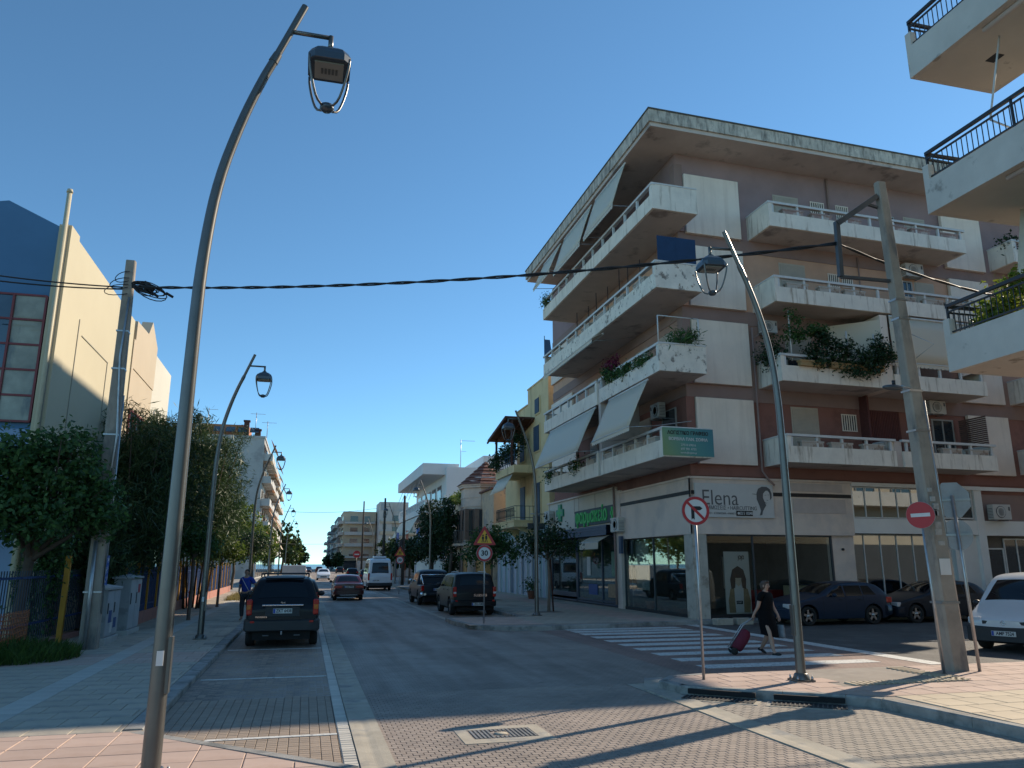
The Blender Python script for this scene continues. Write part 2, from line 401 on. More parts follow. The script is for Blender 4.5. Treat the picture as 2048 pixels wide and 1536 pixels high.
# ---------------------------------------------------------------- ground, sea, roads
mb = MB(); mb.box(-1500, 1500, -120, 345, -.6, -.03); g = struct(mb.build('ground', m_earth))
m_sea = M('sea_water', (.012, .05, .10), .25, var=.1, vs=.02, bump=.5, bs=.6)
mb = MB(); mb.add([(-6000,345,-1.2),(6000,345,-1.2),(6000,7500,-1.2),(-6000,7500,-1.2)], [(0,1,2,3)]); struct(mb.build('sea', m_sea))
road = MB()
road.add([(-1.8,13.4,0),(8.45,13.4,0),(8.45,25.8,0),(5.2,28.5,0),(7.9,28.5,0),(7.9,345,0),(-1.8,345,0)], [(0,1,2,3,4,5,6)])
road = struct(road.build('road', far_road))
bed = MB(); bed.add([(-1.8,-9,-.016),(8.6,-9,-.016),(8.6,13.4,-.016),(-1.8,13.4,-.016)], [(0,1,2,3)]); bed.build('joint_bed', m_joint, road)
bed = MB(); bed.add([(5.56,11.7,-.004),(8.3,11.7,-.004),(8.3,13.42,-.004),(5.56,13.42,-.004)], [(0,1,2,3)]); bed.build('concrete_apron', m_gutter, road)
# main carriageway pavers (near), then material
lay(road, 'paver', grid_pieces(1.02, 5.545, 7.0, 13.4, .122, .097, .006, .5), m_paver, 0, .012)
lb = MB(); lb.box(-1.78, .5, 20.0, 60, -.02, .003); lb = struct(lb.build('parking_bay', far_bay))
lay(lb, 'paver', grid_pieces(-1.79, .49, 7.6, 20.0, .122, .097, .006, 0), m_bay, 0, .012)
rb = MB(); rb.box(5.42, 7.88, 29.0, 54, -.02, .003); rb = struct(rb.build('parking_bay', far_bay))
# zig-zag grey pavers right of the gutter
zp = grid_pieces(5.9, 8.45, 6.6, 13.2, .15, .11, .006, .5, edge_planes([(8.4, 6), (8.42, 8.7), (8.2, 10.15), (7.9, 10.55), (6.0, 12.0)]))
lay(rb, 'paver', zp, m_grey_pav, 0, .012)
# setts and gutters
setts = grid_pieces(.5, .665, 7.2, 40., .165, .115, .012, 0)
ss = MB(); ss.box(.495, .67, 6.5, 150, -.03, -.004); ss = struct(ss.build('sett_strip', m_joint))
lay(ss, 'sett', setts, m_sett, .006, .02, jit=.002, cham=.008)
gs = MB()
gs.add([(.668,6,-.03),(.669,6,.014),(.76,6,.011),(.83,6,.005),(.85,6,.005),(.92,6,.011),(1.029,6,.014),(1.03,6,-.03)]+[(x,150,z) for x,z in ((.668,-.03),(.669,.014),(.76,.011),(.83,.005),(.85,.005),(.92,.011),(1.029,.014),(1.03,-.03))],
       [(i,i+1,i+9,i+8) for i in range(7)], 0)
gutter = struct(gs.build('gutter', m_gutter))
gs = MB(); Rg = [(5.55,-6),(5.55,10.2),(5.62,12.7),(6.15,13.9)]
for (a, b) in zip(Rg, Rg[1:]):
    gs.add([(a[0]-.02,a[1],.014),(a[0]+.16,a[1],.005),(a[0]+.35,a[1],.014),(b[0]-.02,b[1],.014),(b[0]+.16,b[1],.005),(b[0]+.35,b[1],.014),(a[0]-.02,a[1],-.03),(b[0]-.02,b[1],-.03)], [(0,1,4,3),(1,2,5,4),(6,0,3,7)])
struct(gs.build('gutter', m_gutter))
gs = MB(); Rg = [(5.18,330),(5.18,28.4),(5.32,26.0),(5.62,24.9),(6.5,24.3),(8.2,24.2)][::-1]
for (a, b) in zip(Rg, Rg[1:]):
    d = Vector((b[0]-a[0], b[1]-a[1], 0)).normalized(); n_ = Vector((-d.y, d.x, 0))*-.2
    gs.add([(a[0],a[1],.004),(b[0],b[1],.004),(b[0]+n_.x,b[1]+n_.y,.004),(a[0]+n_.x,a[1]+n_.y,.004)], [(3,2,1,0)])
struct(gs.build('gutter', m_gutter))
# side street
ss = MB(); ss.add([(7.2,13.3,.002),(13.0,13.3,.002),(13.0,26.,.002),(7.2,25.2,.002)], [(0,1,2,3)]); cross = struct(ss.build('crossing_road', zeb_brick))
ss = MB(); ss.add([(13.0,13.2,.004),(90,13.2,.004),(90,28.6,.004),(13.0,26.4,.004)], [(0,1,2,3)]); side = struct(ss.build('side_street', m_asphalt))
for i, y in enumerate([15.1,16.3,17.4,18.5,19.55,20.6,21.7,22.75,23.6,24.4]):
    z = MB(); z.box(7.95+.02*i, 12.05, y-.26, y+.26, .001, .008); z.build('zebra_stripe', m_line, cross)
z = MB(); z.add([(12.75,14.2,.009),(13.2,14.2,.009),(13.2,25.3,.009),(12.75,25.3,.009)], [(0,1,2,3)]); z.build('stop_line', m_line, side)
for y in [10.46, 15.7, 20.8, 26.0, 31.2, 36.4]:
    z = MB(); z.box(-1.05 if y < 11 else -1.72, .49, y-.045, y+.045, .002, .0075); z.build('parking_line', m_line, lb)
for y in [34.9, 40.2, 45.5]:
    z = MB(); z.box(5.45, 7.8, y-.045, y+.045, .002, .0075); z.build('parking_line', m_line, rb)
for k in range(6):
    z = MB(); z.box(1.1, 5.1, 57.6+k*1.1, 58.1+k*1.1, .001, .006); z.build('zebra_stripe', m_line, road)

# pavements
def pave_base(poly, z, name='pavement', mat=m_mortar):
    mb = MB(); mb.prism(poly, -.05, z-.012, 'z'); return struct(mb.build(name, mat))
LP = [(-9,1.5),(.62,1.5),(.95,6.5),(.62,8.42),(-1.8,10.75),(-1.8,150),(-9,150)]
lp = pave_base(LP, .10)
low = grid_pieces(-9, .9, 2.5, 10.75, .5, .5, .01, .0, edge_planes([(.85,3),(.45,8.3),(-1.85,10.62)]))
lay(lp, 'paving_tile', low, m_pink, .10, .03, 140, cham=.006)
mid = grid_pieces(-9, -4.0, 10.75, 60, .5, .5, .008, .5)+grid_pieces(-3.6, -2.03, 10.75, 60, .5, .5, .008, .5)
A = [p for p in mid if not 17.7 < p[0][0][1] < 19.6]
B = grid_pieces(-4.0, -3.6, 10.75, 60, .4, .4, .008, 0)
Cc = [p for p in mid if 17.7 < p[0][0][1] < 19.6]
lay(lp, 'paving_tile', A, m_tile, .10, .03, 160, cham=.006)
lay(lp, 'paving_tile', B, m_tile_l, .102, .03, 30, cham=.006)
lay(lp, 'paving_tile', Cc, m_pink, .10, .03, 40, cham=.006)
fl = MB(); fl.add([(-9,60,.1),(-2,60,.1),(-2,150,.1),(-9,150,.1)], [(0,1,2,3)]); fl.build('far_paving', far_tile, lp)
kerb(lp, [(-1.8,10.85),(-1.8,60)], .22, -.03, .105, side=1)
kerb(lp, [(.95,4.5),(.635,8.25)], .14, -.03, .1, side=1); kerb(lp, [(.62,8.42),(-1.8,10.75)], .14, -.03, .1, side=1)

RPt = [(8.5,-6),(8.46,8.0),(8.38,8.75),(8.22,10.2),(7.93,10.62),(7.2,11.13),(6.48,11.67),(5.96,12.12),(5.9,12.75),(6.3,13.2),(7.0,13.33)]
rp = pave_base(RPt[::-1]+[(40,-6),(40,13.35)][::1], .135)
pl_hi = [(8.1,10.4,0,1)]+edge_planes([(7.0,13.2),(6.2,13.05),(6.08,12.75),(6.1,12.2),(6.55,11.8),(8.03,10.72)])
hi = grid_pieces(5.5, 22, 10.4, 13.25, .5, .475, .01, .5, pl_hi)
hole = lambda p: 8.7 < sum(q[0] for q in p[0])/len(p[0]) < 11.1 and 11.45 < sum(q[1] for q in p[0])/len(p[0]) < 13.05
lay(rp, 'paving_tile', [p for p in hi if not hole(p)], m_pink, .135, .03, 150, cham=.006)
lo = grid_pieces(8, 22, 2., 10.4, .5, .5, .01, .5, [(8.36,10.4,1,0),(8.36,10.4,.99,.07),(8.62,8.,1,0)])
isstrip = lambda p: abs((sum(q[1] for q in p[0])/len(p[0])) - (10.9-(sum(q[0] for q in p[0])/len(p[0])-10)*.0)) < .0
lay(rp, 'paving_tile', lo, m_cream, .135, .03, 140, cham=.006)
kerb(rp, RPt, .15, -.03, .138, side=-1)
# dropped-kerb ramp with ribbed tactile edge
rm = MB(); rm.add([(8.7,11.5,.13),(10.9,11.5,.13),(11.1,13.2,.05),(8.7,13.2,.05)], [(0,1,2,3)])
ramp_ = rm.build('ramp_slab', M('ramp_concrete', (.40,.35,.27), .85, var=.12, col2=(.3,.27,.22), c2s=2.), rp)
ribs = [(8.75+.12*k, 11.42) for k in range(19)]
for (x, y) in ribs:
    z = MB(); z.box(x, x+.06, y, y+.3, .1, .147); z.build('tactile_rib', m_cream, rp)
for k in range(13):
    z = MB(); z.box(10.75, 11.1, 11.5+.13*k, 11.56+.13*k, .06, .147); z.build('tactile_rib', m_cream, rp)

FP = [(5.05,29.0),(5.05,27.4),(5.22,26.1),(5.55,25.05),(6.4,24.5),(7.7,24.42),(8.7,24.6),(9.9,24.6),(10.9,25.1),(13,25.28),(13.6,25.3)]
fp = pave_base(FP+[(40,26.3),(40,60),(13.6,60),(13.6,150),(7.9,150),(7.9,29.0)], .14)
q = grid_pieces(5.2, 13.6, 25.3, 60, .5, .5, .012, .5, [(5.2,25,1,0)])
q = [p for p in q if not (p[0][0][1] > 28.6 and p[0][0][0] < 8.0)]
ispk = lambda p: p[0][0][0] > 10.8 and p[0][0][0] < 12.4 or (p[0][0][1] < 28.8 and p[0][0][0] < 7.4)
lay(fp, 'paving_tile', [p for p in q if not ispk(p)], m_tile, .14, .02, 150, cham=.006)
lay(fp, 'paving_tile', [p for p in q if ispk(p)], m_pink, .14, .02, 100, cham=.006)
fl = MB(); fl.add([(7.9,60,.14),(13.6,60,.14),(13.6,150,.14),(7.9,150,.14)], [(0,1,2,3)]); fl.build('far_paving', far_tile, fp)
kerb(fp, FP, .16, -.03, .145, side=1); kerb(fp, [(7.9,60),(7.9,29.0),(5.05,29.0)], .16, -.03, .145, side=1)
kerb(fp, [(13.6,25.3),(34,26.1)], .16, -.03, .145, side=1)
fl = MB(); fl.add([(13.6,25.35,.14),(40,26.4,.14),(40,30,.14),(13.6,30,.14)], [(0,1,2,3)]); fl.build('far_paving', far_tile, fp)
# low concrete blocks at the shop corner
for k, x in enumerate((13.75, 14.55)):
    z = MB(); z.box(x, x+.62, 24.85+.03*k, 25.2+.03*k, 0, .22)
    o = z.build('concrete_block', M('block_concrete', (.42,.37,.30), .9, var=.2, bump=.3), None, loc=(x+.3, 25.0, 0), bevel=.02)
    tag(o, ['low concrete block on the kerb below the salon corner column', 'low concrete block on the kerb below the long haired poster'][k], 'block', 'low concrete blocks at the kerb')

# manhole cover with ribs in a concrete frame
mh = thing('manhole_cover', 'ribbed iron manhole cover set in concrete on the brick road', 'manhole cover', (2.46, 9.95, 0))
z = MB(); z.box(1.92,3.04,9.5,9.72,-.02,.006); z.box(1.92,3.04,10.24,10.4,-.02,.006); z.box(1.92,2.07,9.72,10.24,-.02,.006); z.box(2.88,3.04,9.72,10.24,-.02,.006); z.build('frame', m_gutter, mh)
z = MB(); z.box(2.07,2.88,9.72,10.24,-.02,-.002); z.build('plate', m_iron, mh)
z = MB()
for k in range(15):
    x = 2.10+k*.053
    if .35 < (x-2.07)/.81 < .6: z.box(x, x+.026, 9.74, 9.85, -.002, .009); z.box(x, x+.026, 10.12, 10.22, -.002, .009)
    else: z.box(x, x+.026, 9.74, 10.22, -.002, .009)
o = z.build('rib', M('worn_iron', (.30,.28,.25), .5, metal=.5, var=.2, vs=9), mh); o['kind'] = 'stuff'
z = MB(); z.lathe([(.0,.008),(.085,.008),(.085,-.002)], (2.46,9.98,0), 16); z.build('boss', m_gutter, mh)
# storm drains along the right kerb
for i, (a, b, lab) in enumerate([((6.02,12.02),(6.88,11.28),'iron storm drain grate and kerb inlet under the round no turn sign'), ((7.02,11.17),(7.9,10.52),'iron storm drain grate and kerb inlet beside the concrete pole shadow')]):
    A_ = Vector((*a,0)); B_ = Vector((*b,0)); d = (B_-A_).normalized(); n_ = Vector((d.y, -d.x, 0))
    if n_.y > 0: n_ = -n_
    t = thing('storm_drain', lab, 'drain', ((A_+B_)/2)[:], 'storm drains at the kerb')
    Mx = Matrix((d, -n_, Vector((0,0,1)))).transposed(); L = (B_-A_).length
    z = MB(); z.obox((A_+B_)/2+n_*.03+Vector((0,0,.075)), (L*.92, .05, .075), Mx); z.build('inlet', m_dark, t)
    z = MB(); z.obox((A_+B_)/2+n_*.24+Vector((0,0,.0)), (L+.1, .44, .016), Mx); z.build('frame', m_gutter, t)
    z = MB(); z.obox((A_+B_)/2+n_*.22+Vector((0,0,.006)), (L-.06, .34, .016), Mx); z.build('pit', M('drain_pit', (.045,.042,.04), .9), t)
    z = MB()
    for k in range(17):
        z.obox(A_+d*(L*(k+.5)/17)+n_*.22+Vector((0,0,.014)), (.022, .34, .02), Mx)
    o = z.build('grate_bar', m_iron, t); o['kind'] = 'stuff'
# ---------------------------------------------------------------- vehicles (local: rear bumper at y=0, nose at y=L)
m_carglass = M('car_glass', (.005, .008, .012), .06, var=0, spec=.4)
m_tyre = M('tyre_rubber', (.018, .018, .018), .85, var=.1)
m_alloy = M('alloy_rim', (.45, .46, .47), .3, metal=.8, var=.05)
m_steelrim = M('dark_rim', (.12, .12, .125), .4, metal=.6, var=.05)
m_red = M('tail_lamp_red', (.42, .012, .010), .12, var=.05, spec=.6)
m_orange = M('indicator_orange', (.55, .13, .015), .15, var=.05)
m_clear = M('lamp_clear', (.55, .56, .57), .08, var=.05, spec=.8)
m_plate = M('number_plate', (.55, .56, .54), .5, var=.03)
m_plateblue = M('plate_blue', (.02, .06, .35), .5, var=0)
m_ink = M('ink', (.012, .012, .014), .6, var=0)
m_plastic = M('bumper_plastic', (.025, .027, .03), .6, var=.06)
m_chrome = M('chrome', (.75, .76, .78), .1, metal=1., var=0)

def lerp_prof(P, y):
    if y <= P[0][0]: return P[0][1]
    for a, b in zip(P, P[1:]):
        if y <= b[0]:
            t = (y-a[0])/(b[0]-a[0]+1e-9); return a[1]+(b[1]-a[1])*t
    return P[-1][1]
def smooth_prof(P, n=2):
    for _ in range(n):
        Q = [P[0]]
        for a, b in zip(P, P[1:]):
            Q.append((a[0]*.75+b[0]*.25, a[1]*.75+b[1]*.25)); Q.append((a[0]*.25+b[0]*.75, a[1]*.25+b[1]*.75))
        Q.append(P[-1]); P = Q
    return P

class Car:
    def __init__(s, name, label, cat, L, W, top, paint, wr, wf, R=.33, sill=.26, belt=.95, roofz=1.6, tumble=.16, group=None, rim=None, ends=.10, lower=None, waist=.03):
        s.L, s.W, s.top, s.R, s.belt, s.roofz, s.tumble, s.sill, s.ends, s.waist = L, W, smooth_prof(top), R, belt, roofz, tumble, sill, ends, waist
        s.wr, s.wf = wr, wf; s.paint = paint
        s.t = thing(name, label, cat, (0,0,0), group)
        s.body(lower); s.wheels(rim or m_alloy)
    def zt(s, y): return lerp_prof(s.top, y)
    def hw(s, y, z, top=None):
        W = s.W/2; L = s.L
        e = 0.
        for q in (y, L-y):
            t = max(0., 1-q/.55); e = max(e, t)
        w = W*(1-s.ends*e**2.2)
        if z < .6: w -= s.waist*((.6-z)/.4)**2
        if z > s.belt: w -= s.tumble*(z-s.belt)/(s.roofz-s.belt) + .012
        else: w -= .03*max(0, (z-.72)/(max(s.belt, .75)-.72+1e-6))**2
        if top is not None:
            d = top-z; r = .085
            if d < r: w -= r*(1-sqrt(max(0, 1-(1-d/r)**2)))
        return w
    def body(s, lower):
        ys = set(np.linspace(0, s.L, 34).tolist()+[.02, .05, .09, .14, s.L-.02, s.L-.06, s.L-.12])
        for p in s.top: ys.add(min(max(p[0], 0), s.L))
        Ra = s.R+.065
        for c in (s.wr, s.wf):
            for t in (-1, -.97, -.88, -.72, -.5, -.25, 0, .25, .5, .72, .88, .97, 1): ys.add(c+Ra*t)
            ys.add(c-Ra-.002); ys.add(c+Ra+.002)
        ys = sorted(ys); T = [0, .06, .16, .28, .4, .5, .6, .69, .77, .84, .9, .945, .975, .992, 1.]
        def zb(y):
            b = s.sill+.10*max(0, 1-y/.35)+.06*max(0, 1-(s.L-y)/.35)
            for c in (s.wr, s.wf):
                if abs(y-c) <= Ra: b = max(b, s.R+sqrt(max(0, Ra*Ra-(y-c)**2)))
            return b
        mb = MB(); K = len(T); C = 7; vs = []; fs = []
        st = K*2+C
        for y in ys:
            b = zb(y); t = max(s.zt(y), b+.05)
            col = [(s.hw(y, b+(t-b)*q, t), b+(t-b)*q) for q in T]
            for wv, z in col: vs.append((-wv, y, z))
            wt = col[-1][0]
            for k in range(C):
                q = -1+2*(k+1)/(C+1); vs.append((wt*q, y, t+.035*(1-q*q)))
            for wv, z in col[::-1]: vs.append((wv, y, z))
        for i in range(len(ys)-1):
            for k in range(st-1): fs.append((i*st+k, i*st+k+1, (i+1)*st+k+1, (i+1)*st+k))
        mb.add(vs, fs, 0, True)
        for y, i, sg in ((ys[0], 0, -1), (ys[-1], len(ys)-1, 1)):          # bulged end panels
            b = zb(y); t = max(s.zt(y), b+.05); N = 9; g = []; f = []
            for q in T:
                z = b+(t-b)*q; wv = s.hw(y, z, t)
                for k in range(N): u = -1+2*k/(N-1); g.append((wv*u, y+sg*.035*(1-u*u), z+(.035*(1-u*u) if q == 1 else 0)))
            for a in range(K-1):
                for k in range(N-1): f.append((a*N+k, a*N+k+1, (a+1)*N+k+1, (a+1)*N+k))
            mb.add(g, f, 0, True)
        mb.build('body', s.paint, s.t, sharp=40)
        ub = MB(); ub.box(-s.W/2+.2, s.W/2-.2, .12, s.L-.12, .2, .56)
        for c in (s.wr, s.wf): ub.box(-s.W/2+.05, s.W/2-.05, c-Ra-.0, c+Ra, s.R*2+.10, s.R*2+.13)
        ub.build('underbody', m_dark, s.t)
    def wheels(s, rim):
        for c in (s.wr, s.wf):
            for sg in (-1, 1):
                R_ = s.R; x = sg*(s.W/2-.115); tw = .105
                m = MB(); m.lathe([(R_*.66, -tw), (R_*.93, -tw), (R_, -tw*.6), (R_, tw*.6), (R_*.93, tw), (R_*.66, tw), (R_*.66, -tw)], (x, c, R_), 26, 'x', caps=False)
                wh = m.build('wheel', m_tyre, s.t, sharp=40)
                m = MB(); m.lathe([(R_*.66, -.03), (R_*.66, .03)], (x+sg*tw*.45, c, R_), 24, 'x', caps=False)
                m.lathe([(.055, -.03), (.055, .035), (0, .04)], (x+sg*tw*.5, c, R_), 12, 'x')
                for k in range(5):
                    a = 2*pi*k/5+.3; d = Vector((0, cos(a), sin(a))); e = Vector((0, -sin(a), cos(a))); o = Vector((x+sg*tw*.62, c, R_))
                    P = []
                    for r, h in ((.03, .045), (R_*.66, .03)): P += [o+d*r+e*h, o+d*r-e*h]
                    q = [p-Vector((sg*.03, 0, 0)) for p in P]
                    m.add(P+q, [(0,1,3,2), (4,6,7,5), (0,4,5,1), (2,3,7,6), (0,2,6,4), (1,5,7,3)])
                m.build('rim', rim, wh)
                m = MB(); m.lathe([(R_*.64, 0), (0, .001)], (x-sg*.02, c, R_), 16, 'x'); m.build('brake_disc', m_dark, wh)
    def side_patch(s, y0b, y0t, y1b, y1t, zb, zt, off=.006, name='side_window', mat=None, both=True, nu=7, nv=4):
        for sg in ((-1, 1) if both is True else (both,)):
            vs = []; fs = []
            for j in range(nv+1):
                v = j/nv; z = zb+(zt-zb)*v
                for i in range(nu+1):
                    u = i/nu; y = (y0b+(y0t-y0b)*v)*(1-u)+(y1b+(y1t-y1b)*v)*u
                    vs.append((sg*(s.hw(y, z, s.zt(y))+off), y, z))
            for j in range(nv):
                for i in range(nu):
                    a = j*(nu+1)+i; q = (a, a+1, a+nu+2, a+nu+1); fs.append(q if sg > 0 else q[::-1])
            m = MB(); m.add(vs, fs, 0, True); m.build(name, mat or m_carglass, s.t)
    def end_patch(s, y0, y1, w0, w1, off=.008, name='rear_window', mat=None, n=8, dz0=0, dz1=0):
        """patch on the top strip between stations y0,y1; w0,w1 = fractions of the half width"""
        vs = []; fs = []
        for j in range(n+1):
            v = j/n; y = y0+(y1-y0)*v; wf_ = w0+(w1-w0)*v; t = s.zt(y); wt = s.hw(y, t, t)
            sl = (s.zt(y+.02)-s.zt(y-.02))/.04; N = Vector((0, -sl, 1)).normalized()
            for i in range(n+1):
                q = (-1+2*i/n)*wf_; vs.append(Vector((wt*q, y, t+.035*(1-q*q)))+N*off)
        for j in range(n):
            for i in range(n): a = j*(n+1)+i; fs.append((a, a+1, a+n+2, a+n+1))
        m = MB(); m.add(vs, fs, 0, True); return m.build(name, mat or m_carglass, s.t)
    def blk(s, name, mat, x0, x1, y0, y1, z0, z1, bevel=.015, mirror=True, label=None, parent=None):
        r = []
        for sg in ((1, -1) if mirror else (1,)):
            m = MB(); m.box(min(sg*x0, sg*x1), max(sg*x0, sg*x1), y0, y1, z0, z1); r.append(m.build(name, mat, parent or s.t, bevel=bevel, label=label))
        return r
    def bumper(s, y0, y1, z0, z1, mat, wscale=1.0, out=.05, name='bumper'):
        """wrap-around bumper at an end"""
        rear = y0 < s.L/2; n = 14; prof = [(z0, .0), (z0+.04, out), (z1-.04, out), (z1, .0)]; vs = []; fs = []
        path = []
        for k in range(n+1):
            u = -1+2*k/n
            if abs(u) < .72: x = u/.72*(s.W/2*wscale-.16); y = 0
            else:
                a = (abs(u)-.72)/.28; x = math.copysign((s.W/2*wscale-.16)+.16*sin(a*pi/2), u); y = .16*(1-cos(a*pi/2))+(.25*max(0, a-.55))
            path.append((x, y))
        for x, y in path:
            for z, o in prof:
                yy = (-o+y) if rear else (s.L+o-y); f = 1+o*.3*abs(x)/(s.W/2)
                vs.append((x*f, yy, z))
        for i in range(n):
            for k in range(3): fs.append((i*4+k, i*4+k+1, (i+1)*4+k+1, (i+1)*4+k))
            fs.append((i*4+3, i*4, (i+1)*4, (i+1)*4+3))
        m = MB(); m.add(vs, fs, 0, True); return m.build(name, mat, s.t, sharp=50)
    def plate(s, y, z, txt, rear=True, w=.52, h=.115, x=0):
        sg = -1 if rear else 1
        m = MB(); m.box(x-w/2, x+w/2, min(y, y+sg*.012), max(y, y+sg*.012), z-h/2, z+h/2); p = m.build('number_plate', m_plate, s.t)
        yy = y+sg*.0125
        m = MB(); bx = x+(-w/2+.03)*(1 if rear else -1); m.box(bx-.025, bx+.025, min(yy, yy+sg*.002), max(yy, yy+sg*.002), z-h/2+.006, z+h/2-.006); m.build('blue_band', m_plateblue, p)
        text(txt, h*.95, (x+.03*(1 if rear else -1), yy, z), (1,0,0) if rear else (-1,0,0), m_ink, p, bold=.003, sx=.82, extrude=.001)
    def mirror(s, y, z, mat):
        for sg in (-1, 1):
            m = MB(); w0 = s.hw(y, z); m.sphere((sg*(w0+.13), y, z), (.10, .06, .075), 10, 8); m.tube([(sg*(w0-.02), y, z-.04), (sg*(w0+.08), y, z-.02)], .025, 6); m.build('side_mirror', mat, s.t)
    def seams(s, ys, z0, z1):
        m = MB()
        for y in ys:
            for sg in (-1, 1):
                vs = []
                for j in range(8):
                    z = z0+(z1-z0)*j/7
                    for dy in (-.005, .005): vs.append((sg*(s.hw(y, z, s.zt(y))+.002), y+dy, z))
                m.add(vs, [(2*j, 2*j+1, 2*j+3, 2*j+2) if sg > 0 else (2*j+2, 2*j+3, 2*j+1, 2*j) for j in range(7)])
        m.build('door_seam', m_dark, s.t)
    def handles(s, ys, z, mat):
        for y in ys:
            for sg in (-1, 1):
                x = sg*(s.hw(y, z, s.zt(y))+.02); m = MB(); m.box(x-.018, x+.018, y-.09, y+.09, z-.014, z+.014); m.build('door_handle', mat, s.t, bevel=.008)

paint_black = M('black_car_paint', (.005, .007, .011), .36, var=.03, spec=.28, coat=.06)
paint_blue = M('dark_blue_car_paint', (.016, .030, .056), .36, var=.03, spec=.25, coat=.06)
paint_grey = M('dark_grey_car_paint', (.014, .020, .030), .36, var=.03, spec=.25, coat=.05)
paint_red = M('maroon_car_paint', (.05, .006, .009), .3, var=.03, spec=.45, coat=.25)
paint_white = M('white_car_paint', (.62, .64, .66), .3, var=.03, coat=.5)
paint_silver = M('silver_car_paint', (.38, .40, .42), .3, metal=.4, var=.03, coat=.5)

# black SUV parked on the near left, seen from behind
c = Car('suv', 'black SUV with roof rails parked nearest on the bay beside the cabinets', 'car', 4.40, 1.80,
        [(0,.93),(.04,1.06),(.10,1.14),(.36,1.62),(.55,1.70),(1.2,1.725),(2.3,1.70),(2.7,1.62),(3.3,1.12),(3.6,1.06),(4.2,.97),(4.4,.86)], paint_black, .92, 3.55, .355, sill=.33, belt=1.12, roofz=1.70, tumble=.235, rim=m_alloy)
c.end_patch(.125, .37, .86, .80, name='rear_window'); c.end_patch(2.75, 3.28, .82, .90, name='windscreen')
c.side_patch(.42, .62, 1.15, 1.15, 1.17, 1.55); c.side_patch(1.22, 1.22, 2.08, 2.08, 1.15, 1.56); c.side_patch(2.16, 2.16, 3.0, 2.62, 1.15, 1.56)
c.bumper(0, 0, .40, .70, m_plastic, 1.0, .09); c.bumper(4.4, 4.4, .34, .72, m_plastic, .98, .07)
c.blk('tail_lamp', m_red, .735, .875, -.025, .16, .80, 1.18, .03)
c.blk('indicator_lamp', m_orange, .755, .872, -.034, .12, .93, 1.06, .02)
c.blk('reflector', m_red, .66, .76, -.10, -.06, .62, .67, .008)
c.blk('headlamp', m_clear, .55, .84, 4.27, 4.405, .72, .92, .04)
c.blk('tailgate_trim', m_chrome, -.5, .5, -.075, -.02, 1.015, 1.06, .015, mirror=False)
c.blk('plate_recess', m_plastic, -.42, .42, -.045, -.02, .76, 1.0, .01, mirror=False)
c.plate(-.048, .90, 'ZKT 6438', w=.46)
c.blk('step_bar', m_steelrim, .3, .45, -.06, -.02, .30, .33, .01); c.blk('tow_hook', m_chrome, -.02, .02, -.1, -.05, .33, .42, .008, mirror=False)
for sg in (-1, 1):
    m = MB(); m.tube([(sg*.60,.75,1.72),(sg*.60,.8,1.80),(sg*.60,2.2,1.79),(sg*.60,2.3,1.71)], .02, 6); m.build('roof_rail', m_plastic, c.t)
m = MB(); m.tube([(-.6,1.05,1.795),(.6,1.05,1.795)], .018, 6); m.tube([(-.6,1.95,1.795),(.6,1.95,1.795)], .018, 6); m.build('cross_bar', m_plastic, c.t)
m = MB(); m.sheet((-.5,.42,1.735),(.5,.42,1.735),(.46,.30,1.70),(-.46,.30,1.70), .03); m.build('spoiler', paint_black, c.t)
c.mirror(3.0, 1.22, m_black); c.seams((1.18, 2.12, 3.05), .42, 1.12); c.handles((1.35, 2.3), 1.02, paint_black)
m = MB(); m.tube([(-.12,.118,1.165),(.38,.20,1.33)], .008, 5); m.build('rear_wiper', m_black, c.t)
text('4x4', .07, (0,-.04,1.10), (1,0,0), m_chrome, c.t, extrude=.003)
text('MAVERICK', .06, (-.50,-.045,.755), (1,0,0), m_chrome, c.t, extrude=.003)
place(c.t, (-.50, 20.95, .002))

# second black SUV, right bay
c = Car('suv', 'black SUV with lettered tailgate parked behind the round 30 sign', 'car', 4.06, 1.84,
        [(0,.90),(.03,1.05),(.06,1.12),(.20,1.60),(.38,1.66),(1.2,1.69),(2.2,1.66),(2.5,1.60),(3.0,1.13),(3.2,1.08),(3.85,.98),(4.06,.84)], paint_black, .74, 3.24, .345, sill=.32, belt=1.10, roofz=1.66, tumble=.15)
c.end_patch(.075, .20, .86, .82); c.end_patch(2.53, 2.98, .82, .9, name='windscreen')
c.side_patch(.30, .42, .98, .98, 1.14, 1.52); c.side_patch(1.05, 1.05, 1.85, 1.85, 1.13, 1.53); c.side_patch(1.93, 1.93, 2.75, 2.42, 1.13, 1.53)
c.bumper(0, 0, .36, .62, paint_black, 1.0, .08); c.bumper(4.06, 4.06, .34, .7, m_plastic, .98, .06)
c.blk('tail_lamp', m_red, .76, .895, -.03, .12, .74, 1.14, .03); c.blk('indicator_lamp', m_clear, .77, .89, -.036, .1, .86, .95, .02); c.blk('reflector', m_red, .72, .82, -.09, -.05, .56, .62, .01)
c.blk('headlamp', m_clear, .55, .86, 3.92, 4.065, .70, .92, .04); c.plate(-.10, .46, 'ZKA 5082', x=.12)
text('SUZUKI', .13, (.22,-.045,.80), (1,0,0), m_chrome, c.t, bold=.003, sx=1.25, extrude=.005)
c.mirror(2.72, 1.18, m_black); c.seams((1.02, 1.9, 2.85), .4, 1.1); c.handles((1.2, 2.05), 1.0, paint_black)
for sg in (-1, 1):
    m = MB(); m.tube([(sg*.58,.5,1.66),(sg*.58,.6,1.725),(sg*.58,2.0,1.72),(sg*.58,2.1,1.66)], .016, 6); m.build('roof_rail', m_steel, c.t)
m = MB(); m.tube([(0,.3,1.69),(0,.1,1.93)], .006, 5); m.build('aerial', m_black, c.t)
place(c.t, (6.75, 31.9, .002), RAD(.8))

